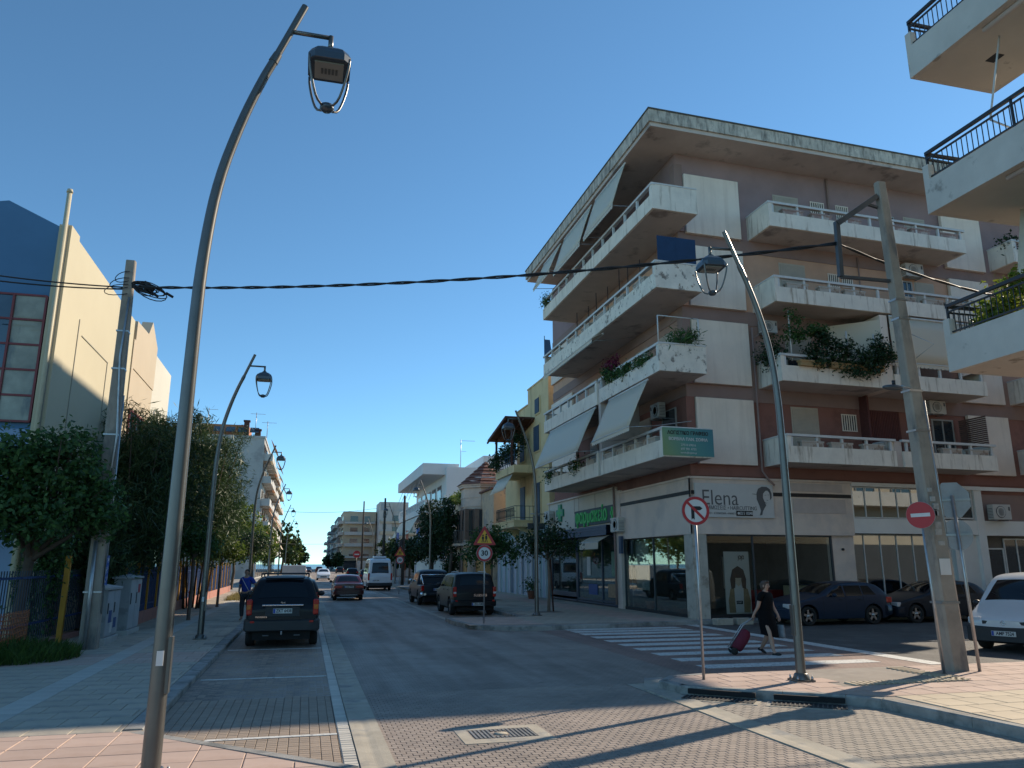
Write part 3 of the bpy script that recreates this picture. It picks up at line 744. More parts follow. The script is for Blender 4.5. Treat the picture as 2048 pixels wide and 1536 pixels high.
# dark pickup in front of it
c = Car('pickup_truck', 'dark pickup truck with roll bar parked ahead of the lettered SUV', 'pickup', 5.1, 1.80,
        [(0,1.0),(.02,1.02),(1.5,1.02),(1.54,1.06),(1.62,1.50),(1.8,1.70),(2.4,1.74),(3.0,1.70),(3.25,1.62),(3.8,1.12),(4.0,1.08),(4.85,.98),(5.1,.86)], paint_grey, 1.15, 4.15, .36, sill=.38, belt=1.06, roofz=1.72, tumble=.17)
c.end_patch(1.58, 1.76, .84, .80); c.end_patch(3.28, 3.77, .82, .9, name='windscreen')
c.side_patch(1.72, 1.85, 2.38, 2.38, 1.12, 1.56); c.side_patch(2.46, 2.46, 3.45, 3.1, 1.12, 1.56)
m = MB(); m.box(-.74,.74,.12,1.42,1.052,1.062); m.build('cargo_bed', m_dark, c.t)
for x in (-.72, .72):
    m = MB(); m.tube([(x,.3,1.03),(x,1.3,1.5)], .03, 7); m.tube([(x,1.3,1.03),(x,1.3,1.5)], .03, 7); m.build('roll_bar', m_chrome, c.t)
m = MB(); m.tube([(-.72,1.3,1.5),(.72,1.3,1.5)], .03, 7); m.build('roll_bar', m_chrome, c.t)
c.bumper(0, 0, .48, .66, m_chrome, .96, .1); c.blk('tail_lamp', m_red, .74, .885, -.02, .10, .72, 1.0, .02); c.blk('headlamp', m_clear, .55, .86, 4.96, 5.105, .72, .94, .04)
c.plate(-.05, .80, 'AXH 3917'); c.mirror(3.5, 1.2, m_chrome); c.seams((1.55, 2.42, 3.5), .45, 1.05); c.bumper(5.1,5.1,.4,.72,m_plastic,.98,.06)
place(c.t, (6.55, 39.8, .002))

# maroon sedan driving away
c = Car('sedan', 'dark red sedan driving away in the middle of the street', 'car', 4.5, 1.72,
        [(0,.90),(.06,.93),(.75,.98),(.85,1.0),(1.35,1.32),(1.6,1.39),(2.3,1.42),(2.7,1.36),(3.35,.98),(3.6,.94),(4.3,.80),(4.5,.66)], paint_red, .98, 3.6, .305, sill=.22, belt=.92, roofz=1.4, tumble=.2)
c.end_patch(.88, 1.36, .88, .78); c.end_patch(2.72, 3.32, .8, .9, name='windscreen'); c.side_patch(1.0, 1.45, 2.2, 2.2, .97, 1.28); c.side_patch(2.28, 2.28, 3.2, 2.72, .97, 1.28)
c.bumper(0, 0, .34, .62, paint_red, 1.0, .06); c.bumper(4.5, 4.5, .26, .6, paint_red, .98, .05)
c.blk('tail_lamp', m_red, .38, .835, -.035, .1, .70, .84, .02); c.blk('headlamp', m_clear, .5, .82, 4.36, 4.505, .6, .74, .03); c.plate(-.04, .77, 'ZKE 7740')
c.mirror(3.0, 1.02, m_black); c.seams((1.15, 2.24, 3.25), .34, .92); c.handles((1.4, 2.4), .82, paint_red)
c.blk('exhaust_trim', m_chrome, -.5, .5, -.05, 0, .30, .325, .008, mirror=False)
place(c.t, (2.47, 46.6, .002)); sedan = c.t

# white passenger van
c = Car('passenger_van', 'tall white passenger van stopped behind the small triangular sign', 'van', 5.6, 1.94,
        [(0,1.05),(.03,1.2),(.08,1.5),(.14,2.2),(.3,2.42),(1.0,2.48),(3.6,2.46),(4.1,2.3),(4.8,1.45),(5.0,1.28),(5.5,1.05),(5.6,.8)], paint_white, 1.1, 4.6, .34, sill=.30, belt=1.25, roofz=2.45, tumble=.14)
c.end_patch(.05, .15, .86, .84); c.end_patch(4.12, 4.78, .8, .88, name='windscreen')
c.side_patch(.3, .3, 1.6, 1.6, 1.3, 2.1); c.side_patch(1.7, 1.7, 3.0, 3.0, 1.3, 2.1); c.side_patch(3.1, 3.1, 4.5, 4.0, 1.3, 2.1)
c.bumper(0, 0, .36, .62, m_plastic, 1.0, .08); c.blk('tail_lamp', m_red, .82, .95, -.03, .1, .8, 1.35, .03); c.blk('headlamp', m_clear, .6, .92, 5.45, 5.6, .7, 1.0, .04); c.plate(-.04, .78, 'ZKY 2295', x=-.3)
m = MB(); m.box(-.5,.5,.6,1.9,2.5,2.66); m.build('roof_unit', paint_white, c.t, bevel=.05)
c.mirror(4.55, 1.5, m_black)
place(c.t, (5.72, 63.2, .002))

# dark hatchback side-on before the corner building
TOPB = [(0,.78),(.03,.92),(.10,1.0),(.22,1.16),(.5,1.36),(.9,1.42),(1.6,1.43),(2.1,1.38),(2.9,1.00),(3.1,.96),(3.9,.80),(4.2,.66),(4.23,.6)]
def hatch(label, paint, plate):
    c = Car('hatchback', label, 'car', 4.23, 1.75, TOPB, paint, .80, 3.46, .32, sill=.22, belt=.93, roofz=1.42, tumble=.2, group='cars parked along the side street')
    c.end_patch(.14, .46, .86, .8); c.end_patch(2.14, 2.86, .82, .9, name='windscreen')
    c.side_patch(.62, .85, 1.15, 1.15, 1.0, 1.3); c.side_patch(1.2, 1.2, 1.88, 1.88, .97, 1.31); c.side_patch(1.95, 1.95, 2.72, 2.15, .95, 1.31)
    c.bumper(0, 0, .30, .66, paint, 1.0, .06); c.bumper(4.23, 4.23, .22, .56, paint, .99, .05)
    c.blk('tail_lamp', m_red, .58, .86, -.03, .20, .72, .92, .03); c.blk('headlamp', m_clear, .5, .82, 4.06, 4.235, .56, .72, .03)
    c.plate(-.055, .62, plate); c.mirror(2.45, 1.0, paint); c.seams((1.17, 1.92, 2.85), .34, .95); c.handles((1.32, 2.1), .86, paint); return c
h1 = hatch('dark blue grey hatchback parked side on before the salon window', paint_blue, 'ZKP 1186'); place(h1.t, (20.05, 24.75, .005), RAD(90+2))
h2 = hatch('dark hatchback half hidden by the concrete pole base', paint_grey, 'ZKB 4402'); place(h2.t, (24.6, 24.95, .005), RAD(90+2))
c3 = copy_tree(sedan); place(c3, (29.7, 25.2, .005), RAD(90+2)); tag(c3, 'dark blue saloon parked beyond the no entry sign pole', 'car', 'cars parked along the side street')
for ch in c3.children:
    if paint_red.name in [m.name for m in ch.data.materials]: ch.data = ch.data.copy(); ch.data.materials[0] = paint_blue

# white panel van waiting at the side street mouth, nose to the left
c = Car('panel_van', 'white panel van with grey bumper facing the no entry sign pole', 'van', 4.25, 1.69,
        [(0,1.1),(.05,1.6),(.12,1.78),(.6,1.82),(2.2,1.80),(2.7,1.68),(3.35,1.12),(3.5,1.06),(3.85,.92),(4.1,.80),(4.2,.74),(4.25,.70)], paint_white, .95, 3.42, .31, sill=.22, belt=1.0, roofz=1.8, tumble=.16, rim=m_steelrim, ends=.16)
c.end_patch(2.72, 3.33, .84, .92, name='windscreen'); c.side_patch(2.2, 2.2, 3.2, 2.72, 1.02, 1.58)
c.bumper(4.25, 4.25, .22, .60, m_plastic, 1.0, .07); c.blk('headlamp', m_clear, .48, .80, 4.0, 4.22, .62, .80, .05)
c.blk('grille', m_plastic, -.46, .46, 4.24, 4.275, .64, .72, .01, mirror=False)
m = MB(); m.lathe([(.055,0),(.055,.02),(.042,.02),(.042,0)], (0,4.275,.68), 18, 'y'); m.bar((-.06,4.29,.672),(.06,4.29,.69),.016); m.build('badge', m_chrome, c.t)
c.plate(4.325, .44, 'AMP 7524', rear=False); c.mirror(3.1, 1.08, m_black); c.seams((2.1, 3.28), .34, 1.0)
m = MB(); m.tube([(.0,3.40,1.12),(.55,3.12,1.34)], .008, 5); m.tube([(-.6,3.42,1.12),(-.1,3.14,1.34)], .008, 5); m.build('wiper', m_black, c.t)
place(c.t, (19.95, 17.3, .006), RAD(115))

# far traffic
def simple_car(label, paint, loc, rz, glass_front=True, name='distant_car'):
    c = Car(name, label, 'car', 4.2, 1.72, TOPB, paint, .80, 3.42, .31, sill=.22, belt=.93, roofz=1.42, tumble=.2, group='distant cars down the street', rim=m_steelrim)
    c.end_patch(.14, .46, .86, .8); c.end_patch(2.14, 2.86, .82, .9, name='windscreen'); c.side_patch(.62, .85, 1.88, 1.88, .98, 1.3); c.side_patch(1.95, 1.95, 2.72, 2.15, .96, 1.3)
    c.blk('tail_lamp', m_red, .58, .86, -.03, .2, .72, .92, .03); c.blk('headlamp', m_clear, .5, .82, 4.06, 4.235, .56, .72, .03); c.blk('grille', m_plastic, -.4, .4, 4.2, 4.26, .36, .5, .02, mirror=False)
    place(c.t, loc, rz); return c.t
simple_car('small white car coming towards the viewer far down the street', paint_white, (2.3, 110, .003), pi)
for lab, p, loc, rz in [('dark car parked far right before the white hoarding', paint_black, (6.9,122,.003), 0), ('blue car parked by the hoarding ahead of the van', paint_blue, (6.6,88,.003), 0),
                        ('silver car parked at the end of the left bay row', paint_silver, (-.6,150,.003), 0), ('dark blue car at the seaward end of the street', paint_blue, (.5,190,.003), pi), ('maroon car at the seaward end of the street', paint_red, (3.2,200,.003), 0), ('grey car parked near the sea beside the dark trees', paint_grey, (7.4,180,.003), 0)]:
    simple_car(lab, p, loc, rz)
# white box truck parked beyond the near SUV
t = thing('box_truck', 'low white box truck parked far ahead of the near black SUV', 'truck', (-.75, 60, 0))
m = MB(); m.box(-1.65,.0,60,64.6,.75,1.95); m.build('cargo_box', M('truck_box', (.55,.53,.49), .6, var=.08), t, bevel=.03)
m = MB(); m.box(-1.6,-.05,64.7,66.3,.5,1.8); m.build('cab', paint_white, t, bevel=.12)
m = MB(); m.box(-1.5,-.1,60.1,66,.45,.74); m.build('chassis', m_plastic, t)
for y in (61.2, 65.6):
    for x in (-1.5, -.1):
        m = MB(); m.lathe([(.2,-.12),(.4,-.12),(.4,.12),(.2,.12)], (x,y,.4), 18, 'x'); m.build('wheel', m_tyre, t)
for x in (-1.5, -.1):
    m = MB(); m.box(x-.09,x+.09,59.95,60.0,.55,.74); m.build('tail_lamp', m_red, t)
# parked motor scooter and dark car seen over the SUV roof
simple_car('dark car parked directly ahead of the near black SUV', paint_black, (-.25, 33.5, .003), 0, name='distant_car')
# ---------------------------------------------------------------- street lamps (local: base at origin, leaning to +X)
m_lamp = M('lamp_post_paint', (.15, .145, .135), .35, metal=.65, var=.1, vs=4)
m_lampcap = M('lamp_head_paint', (.08, .10, .12), .35, metal=.4, var=.05)
m_led = M('led_panel', (.32, .33, .30), .3, var=.05)
def make_lamp():
    t = thing('street_lamp', 'tmp', 'street lamp', (0,0,0), 'curved street lamps along the street')
    path = [(0,0),(0,4.4),(.03,5.2),(.10,5.9),(.27,6.6),(.45,7.15),(.56,7.42)]
    P = [(0,0,.02)]
    q = smooth_prof(path, 2)
    P = [(x, 0, z) for x, z in q]
    R_ = [.085-.037*z/7.4 for _, _, z in P]
    m = MB(); m.tube(P, R_, 14); m.build('pole', m_lamp, t, sharp=50)
    m = MB(); m.tube([(.555,0,7.41),(.60,0,7.52)], [.054,.048], 12); m.tube([(.59,0,7.50),(.86,0,8.2)], [.04,.04], 12); m.build('pole_tip', m_lamp, t, sharp=50)
    m = MB(); m.box(-.17,.17,-.17,.17,0,.03); m.lathe([(.15,.03),(.11,.12),(.1,.13)], (0,0,0), 14); m.build('base_plate', m_lamp, t, bevel=.006)
    for a in range(4):
        m = MB(); x, y = .13*(1 if a % 2 else -1), .13*(1 if a > 1 else -1); m.lathe([(.022,.03),(.022,.075),(.012,.08),(.012,.10)], (x,y,0), 6); m.build('bolt', m_steel, t)
    m = MB(); m.box(.045,.09,-.055,.055,.75,1.25); h = m.build('access_hatch', m_lamp, t, bevel=.006)
    m = MB(); m.box(-.03,.03,-.090,-.080,1.0,1.13); m.build('sticker', m_white, t)
    m = MB(); m.tube([(.72,0,7.84),(1.17,0,7.84)], .026, 8); m.tube([(1.17,0,7.86),(1.17,0,7.66)], .03, 8); m.build('arm', m_lamp, t)
    m = MB()
    def sq(w, z): return [(1.17-w,-w,z),(1.17+w,-w,z),(1.17+w,w,z),(1.17-w,w,z)]
    prof = [(.04,7.70),(.07,7.66),(.13,7.63),(.20,7.57),(.235,7.50),(.235,7.42),(.225,7.415)]
    vs = []; fs = []
    for w_, z in prof:
        c_ = w_*.32
        for (x, y) in ((-w_+c_,-w_),(w_-c_,-w_),(w_,-w_+c_),(w_,w_-c_),(w_-c_,w_),(-w_+c_,w_),(-w_,w_-c_),(-w_,-w_+c_)): vs.append((1.17+x, y, z))
    n = len(prof)
    for i in range(n-1):
        for k in range(8): fs.append((i*8+k, (i+1)*8+k, (i+1)*8+(k+1) % 8, i*8+(k+1) % 8))
    fs.append(tuple(range(8))); fs.append(tuple((n-1)*8+k for k in range(8))[::-1])
    m.add(vs, fs, 0, False); hd = m.build('lantern_cap', m_lampcap, t)
    m = MB(); m.box(1.17-.16,1.17+.16,-.16,.16,7.40,7.416); m.build('led_panel', m_led, hd)
    m = MB()
    for k in range(5): m.box(1.17-.09+k*.04,1.17-.065+k*.04,-.05,.05,7.394,7.402)
    m.build('led_strip', M('led_dark', (.12,.13,.12), .4, var=0), hd)
    for sx in (-1, 1):
        for sy in (-1, 1):
            m = MB(); pts = [(.22,7.44),(.215,7.34),(.17,7.12),(.12,6.97),(.06,6.93)]
            m.tube([(1.17+sx*r, sy*r, z) for r, z in smooth_prof(pts, 1)], .015, 6); m.build('lantern_strut', m_lamp, t)
    m = MB(); m.lathe([(.03,6.98),(.075,6.96),(.08,6.92),(.05,6.89),(0,6.885)], (1.17,0,0), 14); m.build('lantern_hub', m_lampcap, t)
    return t
lamp = make_lamp(); first = True
for (x, y, z, rz, sc, lab) in [
    (-1.27, 8.25, .10, 0, 1.025, 'nearest tall curved street lamp rising past the top of the view on the pink paving'),
    (-2.62, 22.9, .10, 0, .965, 'curved street lamp standing on the pavement left of the parked black SUV'),
    (-2.7, 41.5, .10, 0, .97, 'curved street lamp behind the near SUV, its lantern against the grey side wall'),
    (-2.7, 62, .10, 0, .97, 'curved street lamp fourth along the school side'), (-2.7, 84, .10, 0, .97, 'curved street lamp fifth along the school side'), (-2.7, 110, .10, 0, .97, 'curved street lamp farthest along the school side'),
    (8.18, 12.06, .135, pi-.10, .985, 'bolted curved street lamp on the pink corner in front of the salon'),
    (8.62, 29.3, .14, pi, .965, 'curved street lamp in front of the grey and teal ground floor beside the pharmacy'),
    (8.7, 57, .14, pi, .97, 'curved street lamp before the white modern house and dark round trees'), (8.7, 80, .14, pi, .97, 'curved street lamp beside the white passenger van'), (8.7, 108, .14, pi, .97, 'curved street lamp farthest off before the beige apartment block')]:
    o = lamp if first else copy_tree(lamp); first = False
    place(o, (x, y, z), rz, sc); o['label'] = lab

# ---------------------------------------------------------------- concrete utility poles and cables
m_pole = M('weathered_pole_concrete', (.33, .285, .235), .9, var=.2, vs=1.5, col2=(.16,.15,.14), c2s=2., lo=.52, hi=.66, stretch=(1,1,.35), bump=.35, bs=30)
m_cable = M('cable_black', (.012,.012,.014), .6, var=0)
def rect_pole(mb, base, top, w0, w1, aspect=.7):
    B, T = Vector(base), Vector(top); vs = []
    for p, w_ in ((B, w0), (T, w1)):
        a, b, c_ = w_/2, w_/2*aspect, w_*.1
        for x, y in ((-a+c_,-b),(a-c_,-b),(a,-b+c_),(a,b-c_),(a-c_,b),(-a+c_,b),(-a,b-c_),(-a,-b+c_)): vs.append(p+Vector((x, y, 0)))
    mb.add(vs, [(k, (k+1) % 8, 8+(k+1) % 8, 8+k) for k in range(8)]+[tuple(range(8))[::-1], tuple(range(8, 16))])
tp = thing('utility_pole', 'big tapered concrete utility pole with a steel bracket at the right corner', 'utility pole', (11.72, 12.48, .135), 'concrete utility poles')
m = MB(); rect_pole(m, (11.72,12.48,.13), (11.32,12.48,9.93), .40, .20, .78); m.build('shaft', m_pole, tp)
m = MB(); m.tube([(11.95,12.44,.14),(11.78,12.4,3.2),(11.66,12.38,5.2)], .035, 8); m.tube([(11.98,12.6,.14),(11.5,12.6,9.6)], .022, 6); m.build('conduit', m_steel, tp)
for z, r in ((1.35,.26),(4.6,.2),(5.4,.19),(6.9,.17),(7.3,.165)):
    k = (z-.13)/9.8; x = 11.72-.40*k; wd = .20-.10*k+.012
    m = MB(); m.add([(x+sx*wd, 12.48+sy*wd*.77, zz) for zz in (z-.02, z+.02) for sx, sy in ((-1,-1),(1,-1),(1,1),(-1,1))], [(0,1,5,4),(1,2,6,5),(2,3,7,6),(3,0,4,7)]); m.build('steel_band', m_steel, tp)
m = MB(); m.box(11.52,11.76,12.322,12.33,3.05-1.2,3.05-.9); m.build('paper_notice', m_white, tp)
for i in range(9):
    m = MB(); z = 2.3+RNG.random()*1.6; x = 11.62-.04*(z-1)+RNG.random()*.12-.06; m.box(x-.05,x+.07*RNG.random()+.03,12.33,12.352,z,z+.06+.1*RNG.random()); m.build('torn_poster', M('torn_paper', (.42,.40,.37), .9, var=.25, vs=12), tp)
m = MB(); m.bar((11.2,12.48,9.6),(10.15,12.48,8.85),.11); m.bar((10.15,12.48,8.9),(10.12,12.48,7.7),.09); m.bar((10.12,12.48,7.7),(11.42,12.48,7.72),.06); m.bar((11.2,12.48,9.35),(10.9,12.48,9.4),.05); m.build('bracket', M('bracket_steel', (.10,.105,.11), .5, metal=.5, var=.15), tp)
# small cobra street light on that pole
m = MB(); m.tube([(11.55,12.4,5.42),(11.15,12.35,5.47)], .02, 6); m.build('light_arm', m_steel, tp)
m = MB(); m.sphere((10.93,12.33,5.42), (.24,.09,.055), 12, 8); m.build('light_head', m_lampcap, tp)
m = MB(); m.tube([(10.96,12.33,5.46),(10.96,12.33,5.56)], .035, 8); m.build('photocell', m_black, tp)
tl = thing('utility_pole', 'tapered concrete utility pole with tangled cables beside the yellow wall', 'utility pole', (-4.86, 21.0, .10), 'concrete utility poles')
m = MB(); rect_pole(m, (-4.86,21.0,.10), (-4.93,21.0,9.85), .40, .23, .85); m.build('shaft', m_pole, tl)
m = MB(); m.tube([(-4.9,20.78,.1),(-4.92,20.8,2.6)], .045, 8); m.tube([(-4.86,20.78,2.6),(-4.75,20.84,5.2),(-4.9,20.86,7.2),(-4.85,20.86,8.8)], .025, 6); m.build('conduit', m_steel, tl)
m = MB(); m.tube([(-4.64,20.9,.9),(-4.70,20.86,6.2)], .02, 6); m.build('conduit', m_steel, tl)
for z in (1.4, 5.2, 6.9, 7.9):
    m = MB(); wd = .2-.0085*z+.012; m.add([(-4.87-.007*z+sx*wd, 21+sy*wd*.86, zz) for zz in (z-.02, z+.02) for sx, sy in ((-1,-1),(1,-1),(1,1),(-1,1))], [(0,1,5,4),(1,2,6,5),(2,3,7,6),(3,0,4,7)]); m.build('steel_band', m_steel, tl)
m = MB(); m.box(-4.645,-4.63,20.85,21.05,1.55,2.25); m.build('blue_poster', M('blue_poster', (.02,.07,.30), .7, var=.2, vs=14, col2=(.5,.5,.5), c2s=9.), tl)
# tangle of splices on the left pole
m = MB()
for k in range(12):
    a = RNG.random(4); c0 = Vector((-4.82, 20.82, 9.15-.1*a[2])); r = .18+.30*a[0]; pts = []
    for j in range(17):
        th = 2*pi*j/16; pts.append(c0+Vector((r*(1-cos(th))*(.8+.3*a[3])+.1*a[1], -.06+.1*a[3], -.28*r*(1-cos(th))-.45*r*sin(th)*(.6+.5*a[1])+.08*a[3])))
    m.tube(pts, .014, 5)
for k in range(3):
    pts = [Vector((-4.9-.55*sin(pi*j/10)*(.6+.2*k), 20.85, 9.35-.18*k+.16*cos(pi*j/10*1.3))) for j in range(11)]; m.tube(pts, .012, 5)
o = m.build('cable_loops', m_cable, tl)
m = MB()
for k in range(8):
    x = -4.5+.75*RNG.random(); z = 9.2-.75*RNG.random()*(x+4.7); m.tube([(x-.09,20.8,z+.05),(x+.09,20.8,z-.05)], .035, 6)
m.build('splice', m_cable, tl)

def cable(pts, sag, r, name, label, twist=0., n=40, group=None):
    m = MB(); A_, B_ = Vector(pts[0]), Vector(pts[1]); L = (B_-A_).length
    for s_ in range(2 if twist else 1):
        P = []
        for j in range(n*3 if twist else n+1):
            u = j/((n*3-1) if twist else n); p = A_+(B_-A_)*u; p.z -= sag*4*u*(1-u)
            if twist: th = u*L/1.6*2*pi+pi*s_+RNG.random()*.3; p += Vector((0, cos(th), sin(th)))*twist
            P.append(p)
        m.tube(P, r, 5)
    o = m.build(name, m_cable); return tag(o, label, 'cable', group)
cable([(-4.85,20.95,9.12),(10.12,12.48,8.42)], .32, .022, 'overhead_cable', 'thick twisted black cable spanning the street between the two concrete poles', .022)
cable([(10.12,12.48,8.42),(22.0,14.0,8.9)], .75, .018, 'overhead_cable', 'black cable drooping from the steel bracket towards the plant balcony', .012)
cable([(-12.5,20.5,9.65),(-4.9,20.95,9.1)], .25, .02, 'overhead_cable', 'upper black cable crossing the blue gable')
cable([(-12.5,20.2,9.4),(-4.9,20.95,9.05)], .3, .02, 'overhead_cable', 'lower black cable crossing the blue gable')
cable([(-4.6,150,11.6),(12.5,150,12.4)], .5, .03, 'overhead_cable', 'thin far cable across the street below the skyline')
cable([(-4.6,110,4.8),(11.5,128,5.9)], .4, .02, 'overhead_cable', 'thin far cable low over the distant traffic')

# dark wooden poles far along the right side
m_wood = M('dark_pole_wood', (.055,.042,.034), .9, var=.2, vs=3)
for (x, y, h, lab) in [(8.75,74,8.4,'dark wooden pole nearest behind the white passenger van'), (8.6,92,9.6,'dark wooden pole with a transformer box beside the far street lamp'), (7.9,118,11.2,'dark wooden pole farthest off before the beige block')]:
    t = thing('wooden_pole', lab, 'pole', (x, y, .1), 'dark wooden poles down the street'); m = MB(); m.tube([(x,y,0),(x,y,h)], [.17,.11], 8); m.build('shaft', m_wood, t)
    if h == 9.6: m = MB(); m.box(x-.5,x-.1,y-.2,y+.2,8.2,9.0); m.build('transformer_box', m_steel, t)
    if h == 8.4:
        m = MB(); m.box(x-.35,x-.1,y-.15,y+.15,3.7,4.3); m.build('meter_box', m_plastic, t)

# ---------------------------------------------------------------- traffic signs
m_sred = M('sign_red', (.42, .02, .025), .45, var=.06, vs=3)
m_swhite = M('sign_white', (.62, .62, .60), .45, var=.05, vs=3)
m_sback = M('sign_back', (.36, .37, .38), .5, metal=.4, var=.12, vs=4)
m_syel = M('sign_yellow', (.72, .38, .02), .45, var=.05)
def disc(mb, c, r, y0, y1, n=40): return mb.lathe([(0,y0),(r,y0),(r,y1),(0,y1)], c, n, 'y', smooth=False)
def ring(mb, c, r0, r1, y0, y1, n=40): return mb.lathe([(r0,y1),(r0,y0),(r1,y0),(r1,y1)], c, n, 'y', smooth=False)
def sign_root(name, lab, x, y, z, group=None, rz=0.):
    t = thing(name, lab, 'traffic sign', (0,0,0), group); t['_'] = 0; del t['_']; return t
def post(t, h, r=.03, z0=0): m = MB(); m.tube([(0,0.045,z0),(0,0.045,h)], r, 10); m.build('post', m_steel, t)
def raise_sign(t, dz):
    for ch in t.children:
        if ch.name.startswith('post'):
            for v in ch.data.vertices:
                if v.co.z > 1: v.co.z += dz
        else: ch.location.z += dz
# no right turn
t = sign_root('traffic_sign', 'round red ringed no right turn sign covering the salon name', 0,0,0); post(t, 3.16)
m = MB(); disc(m, (0,0,2.85), .31, .0, .012); m.build('sign_back', m_sback, t)
m = MB(); disc(m, (0,0,2.85), .30, -.006, 0); f = m.build('sign_face', m_swhite, t)
m = MB(); ring(m, (0,0,2.85), .242, .302, -.011, -.004); m.build('red_ring', m_sred, f)
m = MB(); m.prism([(-.10,2.66),(-.065,2.69),(-.03,2.66),(-.03,2.86),(.10,2.86),(.155,2.90),(.10,2.945),(-.06,2.945),(-.10,2.905)], -.009, -.005, 'y'); m.build('arrow', m_ink, f)
m = MB(); m.obox((0,-.011,2.85), (.055,.006,.50), Matrix.Rotation(-RAD(45),3,'Y')); m.build('red_bar', m_sred, f)
raise_sign(t, .57); place(t, (6.66,12.58,.135), RAD(-8), .83)
# no entry
t = sign_root('traffic_sign', 'round red no entry sign with a white bar on a thin steel post', 0,0,0); post(t, 3.2)
m = MB(); disc(m, (0,0,2.95), .30, .0, .012); m.build('sign_back', m_sback, t)
m = MB(); disc(m, (0,0,2.95), .295, -.006, 0); f = m.build('sign_face', m_sred, t)
m = MB(); m.box(-.20,.20,-.011,-.005,2.91,2.99); m.build('white_bar', m_swhite, f)
raise_sign(t, .44); place(t, (11.18,12.18,.135), 0, .83); t.rotation_euler = (0, RAD(-1.5), RAD(-54))
# octagon and round signs from behind
t = sign_root('traffic_sign', 'grey back of an octagonal sign above a round one on the concrete pole', 0,0,0)
m = MB(); m.tube([(0,-.045,0),(0,-.045,3.2)], .03, 10); m.build('post', m_steel, t)
m = MB(); m.prism([(.36*cos(RAD(22.5+45*k)), 3.12+.36*sin(RAD(22.5+45*k))) for k in range(8)], 0, .014, 'y'); m.build('octagon_plate', m_sback, t)
m = MB(); m.prism([(.345*cos(RAD(22.5+45*k)), 3.12+.345*sin(RAD(22.5+45*k))) for k in range(8)], .014, .019, 'y'); m.build('octagon_face', m_sred, t)
m = MB(); disc(m, (0,0,2.46), .29, 0, .014); m.build('round_plate', m_sback, t)
m = MB(); disc(m, (0,0,2.46), .28, .014, .019); m.build('round_face', m_swhite, t)
m = MB(); m.box(-.33,.33,-.03,0,3.1,3.14); m.box(-.25,.25,-.03,0,2.44,2.48); m.build('clamp', m_steel, t)
place(t, (12.06,12.3,.135), RAD(-24)); t.rotation_euler = (0, RAD(-1.5), RAD(-20))
# children warning + 30
def warn30(lab, loc, scale=1., group='warning triangles over speed limit discs'):
    t = sign_root('traffic_sign', lab, 0,0,0, group); post(t, 3.2)
    m = MB(); m.prism([(-.45,2.62),(.45,2.62),(.47,2.66),(.03,3.40),(-.03,3.40),(-.47,2.66)], -.004, .01, 'y'); b = m.build('triangle_plate', m_sred, t)
    m = MB(); m.prism([(-.32,2.70),(.32,2.70),(0,3.25)], -.01, -.003, 'y'); b2 = m.build('triangle_face', m_syel, t)
    m = MB()
    for x, h in ((-.07,.26),(.07,.30)):
        m.sphere((x,-.012,2.76+h), (.035,.008,.04), 8, 6); m.prism([(x-.05,2.88),(x+.05,2.88),(x+.04,2.74+h-.03),(x-.04,2.74+h-.03)], -.014, -.009, 'y'); m.prism([(x-.06,2.73),(x-.03,2.73),(x,2.88),(x-.03,2.88)], -.014, -.009, 'y'); m.prism([(x+.06,2.73),(x+.03,2.73),(x,2.88),(x+.03,2.88)], -.014, -.009, 'y')
    m.build('children_symbol', m_ink, b2)
    m = MB(); disc(m, (0,0,2.28), .345, -.004, .01); m.build('disc_plate', m_sback, t)
    m = MB(); disc(m, (0,0,2.28), .33, -.009, -.004); f = m.build('disc_face', m_swhite, t)
    m = MB(); ring(m, (0,0,2.28), .25, .335, -.014, -.007); m.build('red_ring', m_sred, f)
    text('30', .30, (0,-.012,2.275), (1,0,0), m_ink, f, bold=.008)
    raise_sign(t, .55); place(t, loc, RAD(-8), scale); return t
warn30('red and yellow children triangle over a round 30 sign behind the lettered SUV', (5.82,26.0,.14), .80)
warn30('small distant warning triangle and speed disc before the white passenger van', (6.35,55.5,.0), .82)
t = sign_root('traffic_sign', 'distant round red sign on a thin post before the beige block', 0,0,0); post(t, 4.0)
m = MB(); disc(m, (0,0,3.6), .6, -.01, .01); m.build('sign_face', m_sred, t); m = MB(); m.box(-.38,.38,-.02,-.008,3.5,3.7); m.build('white_bar', m_swhite, t); place(t, (8.0,132,.0))

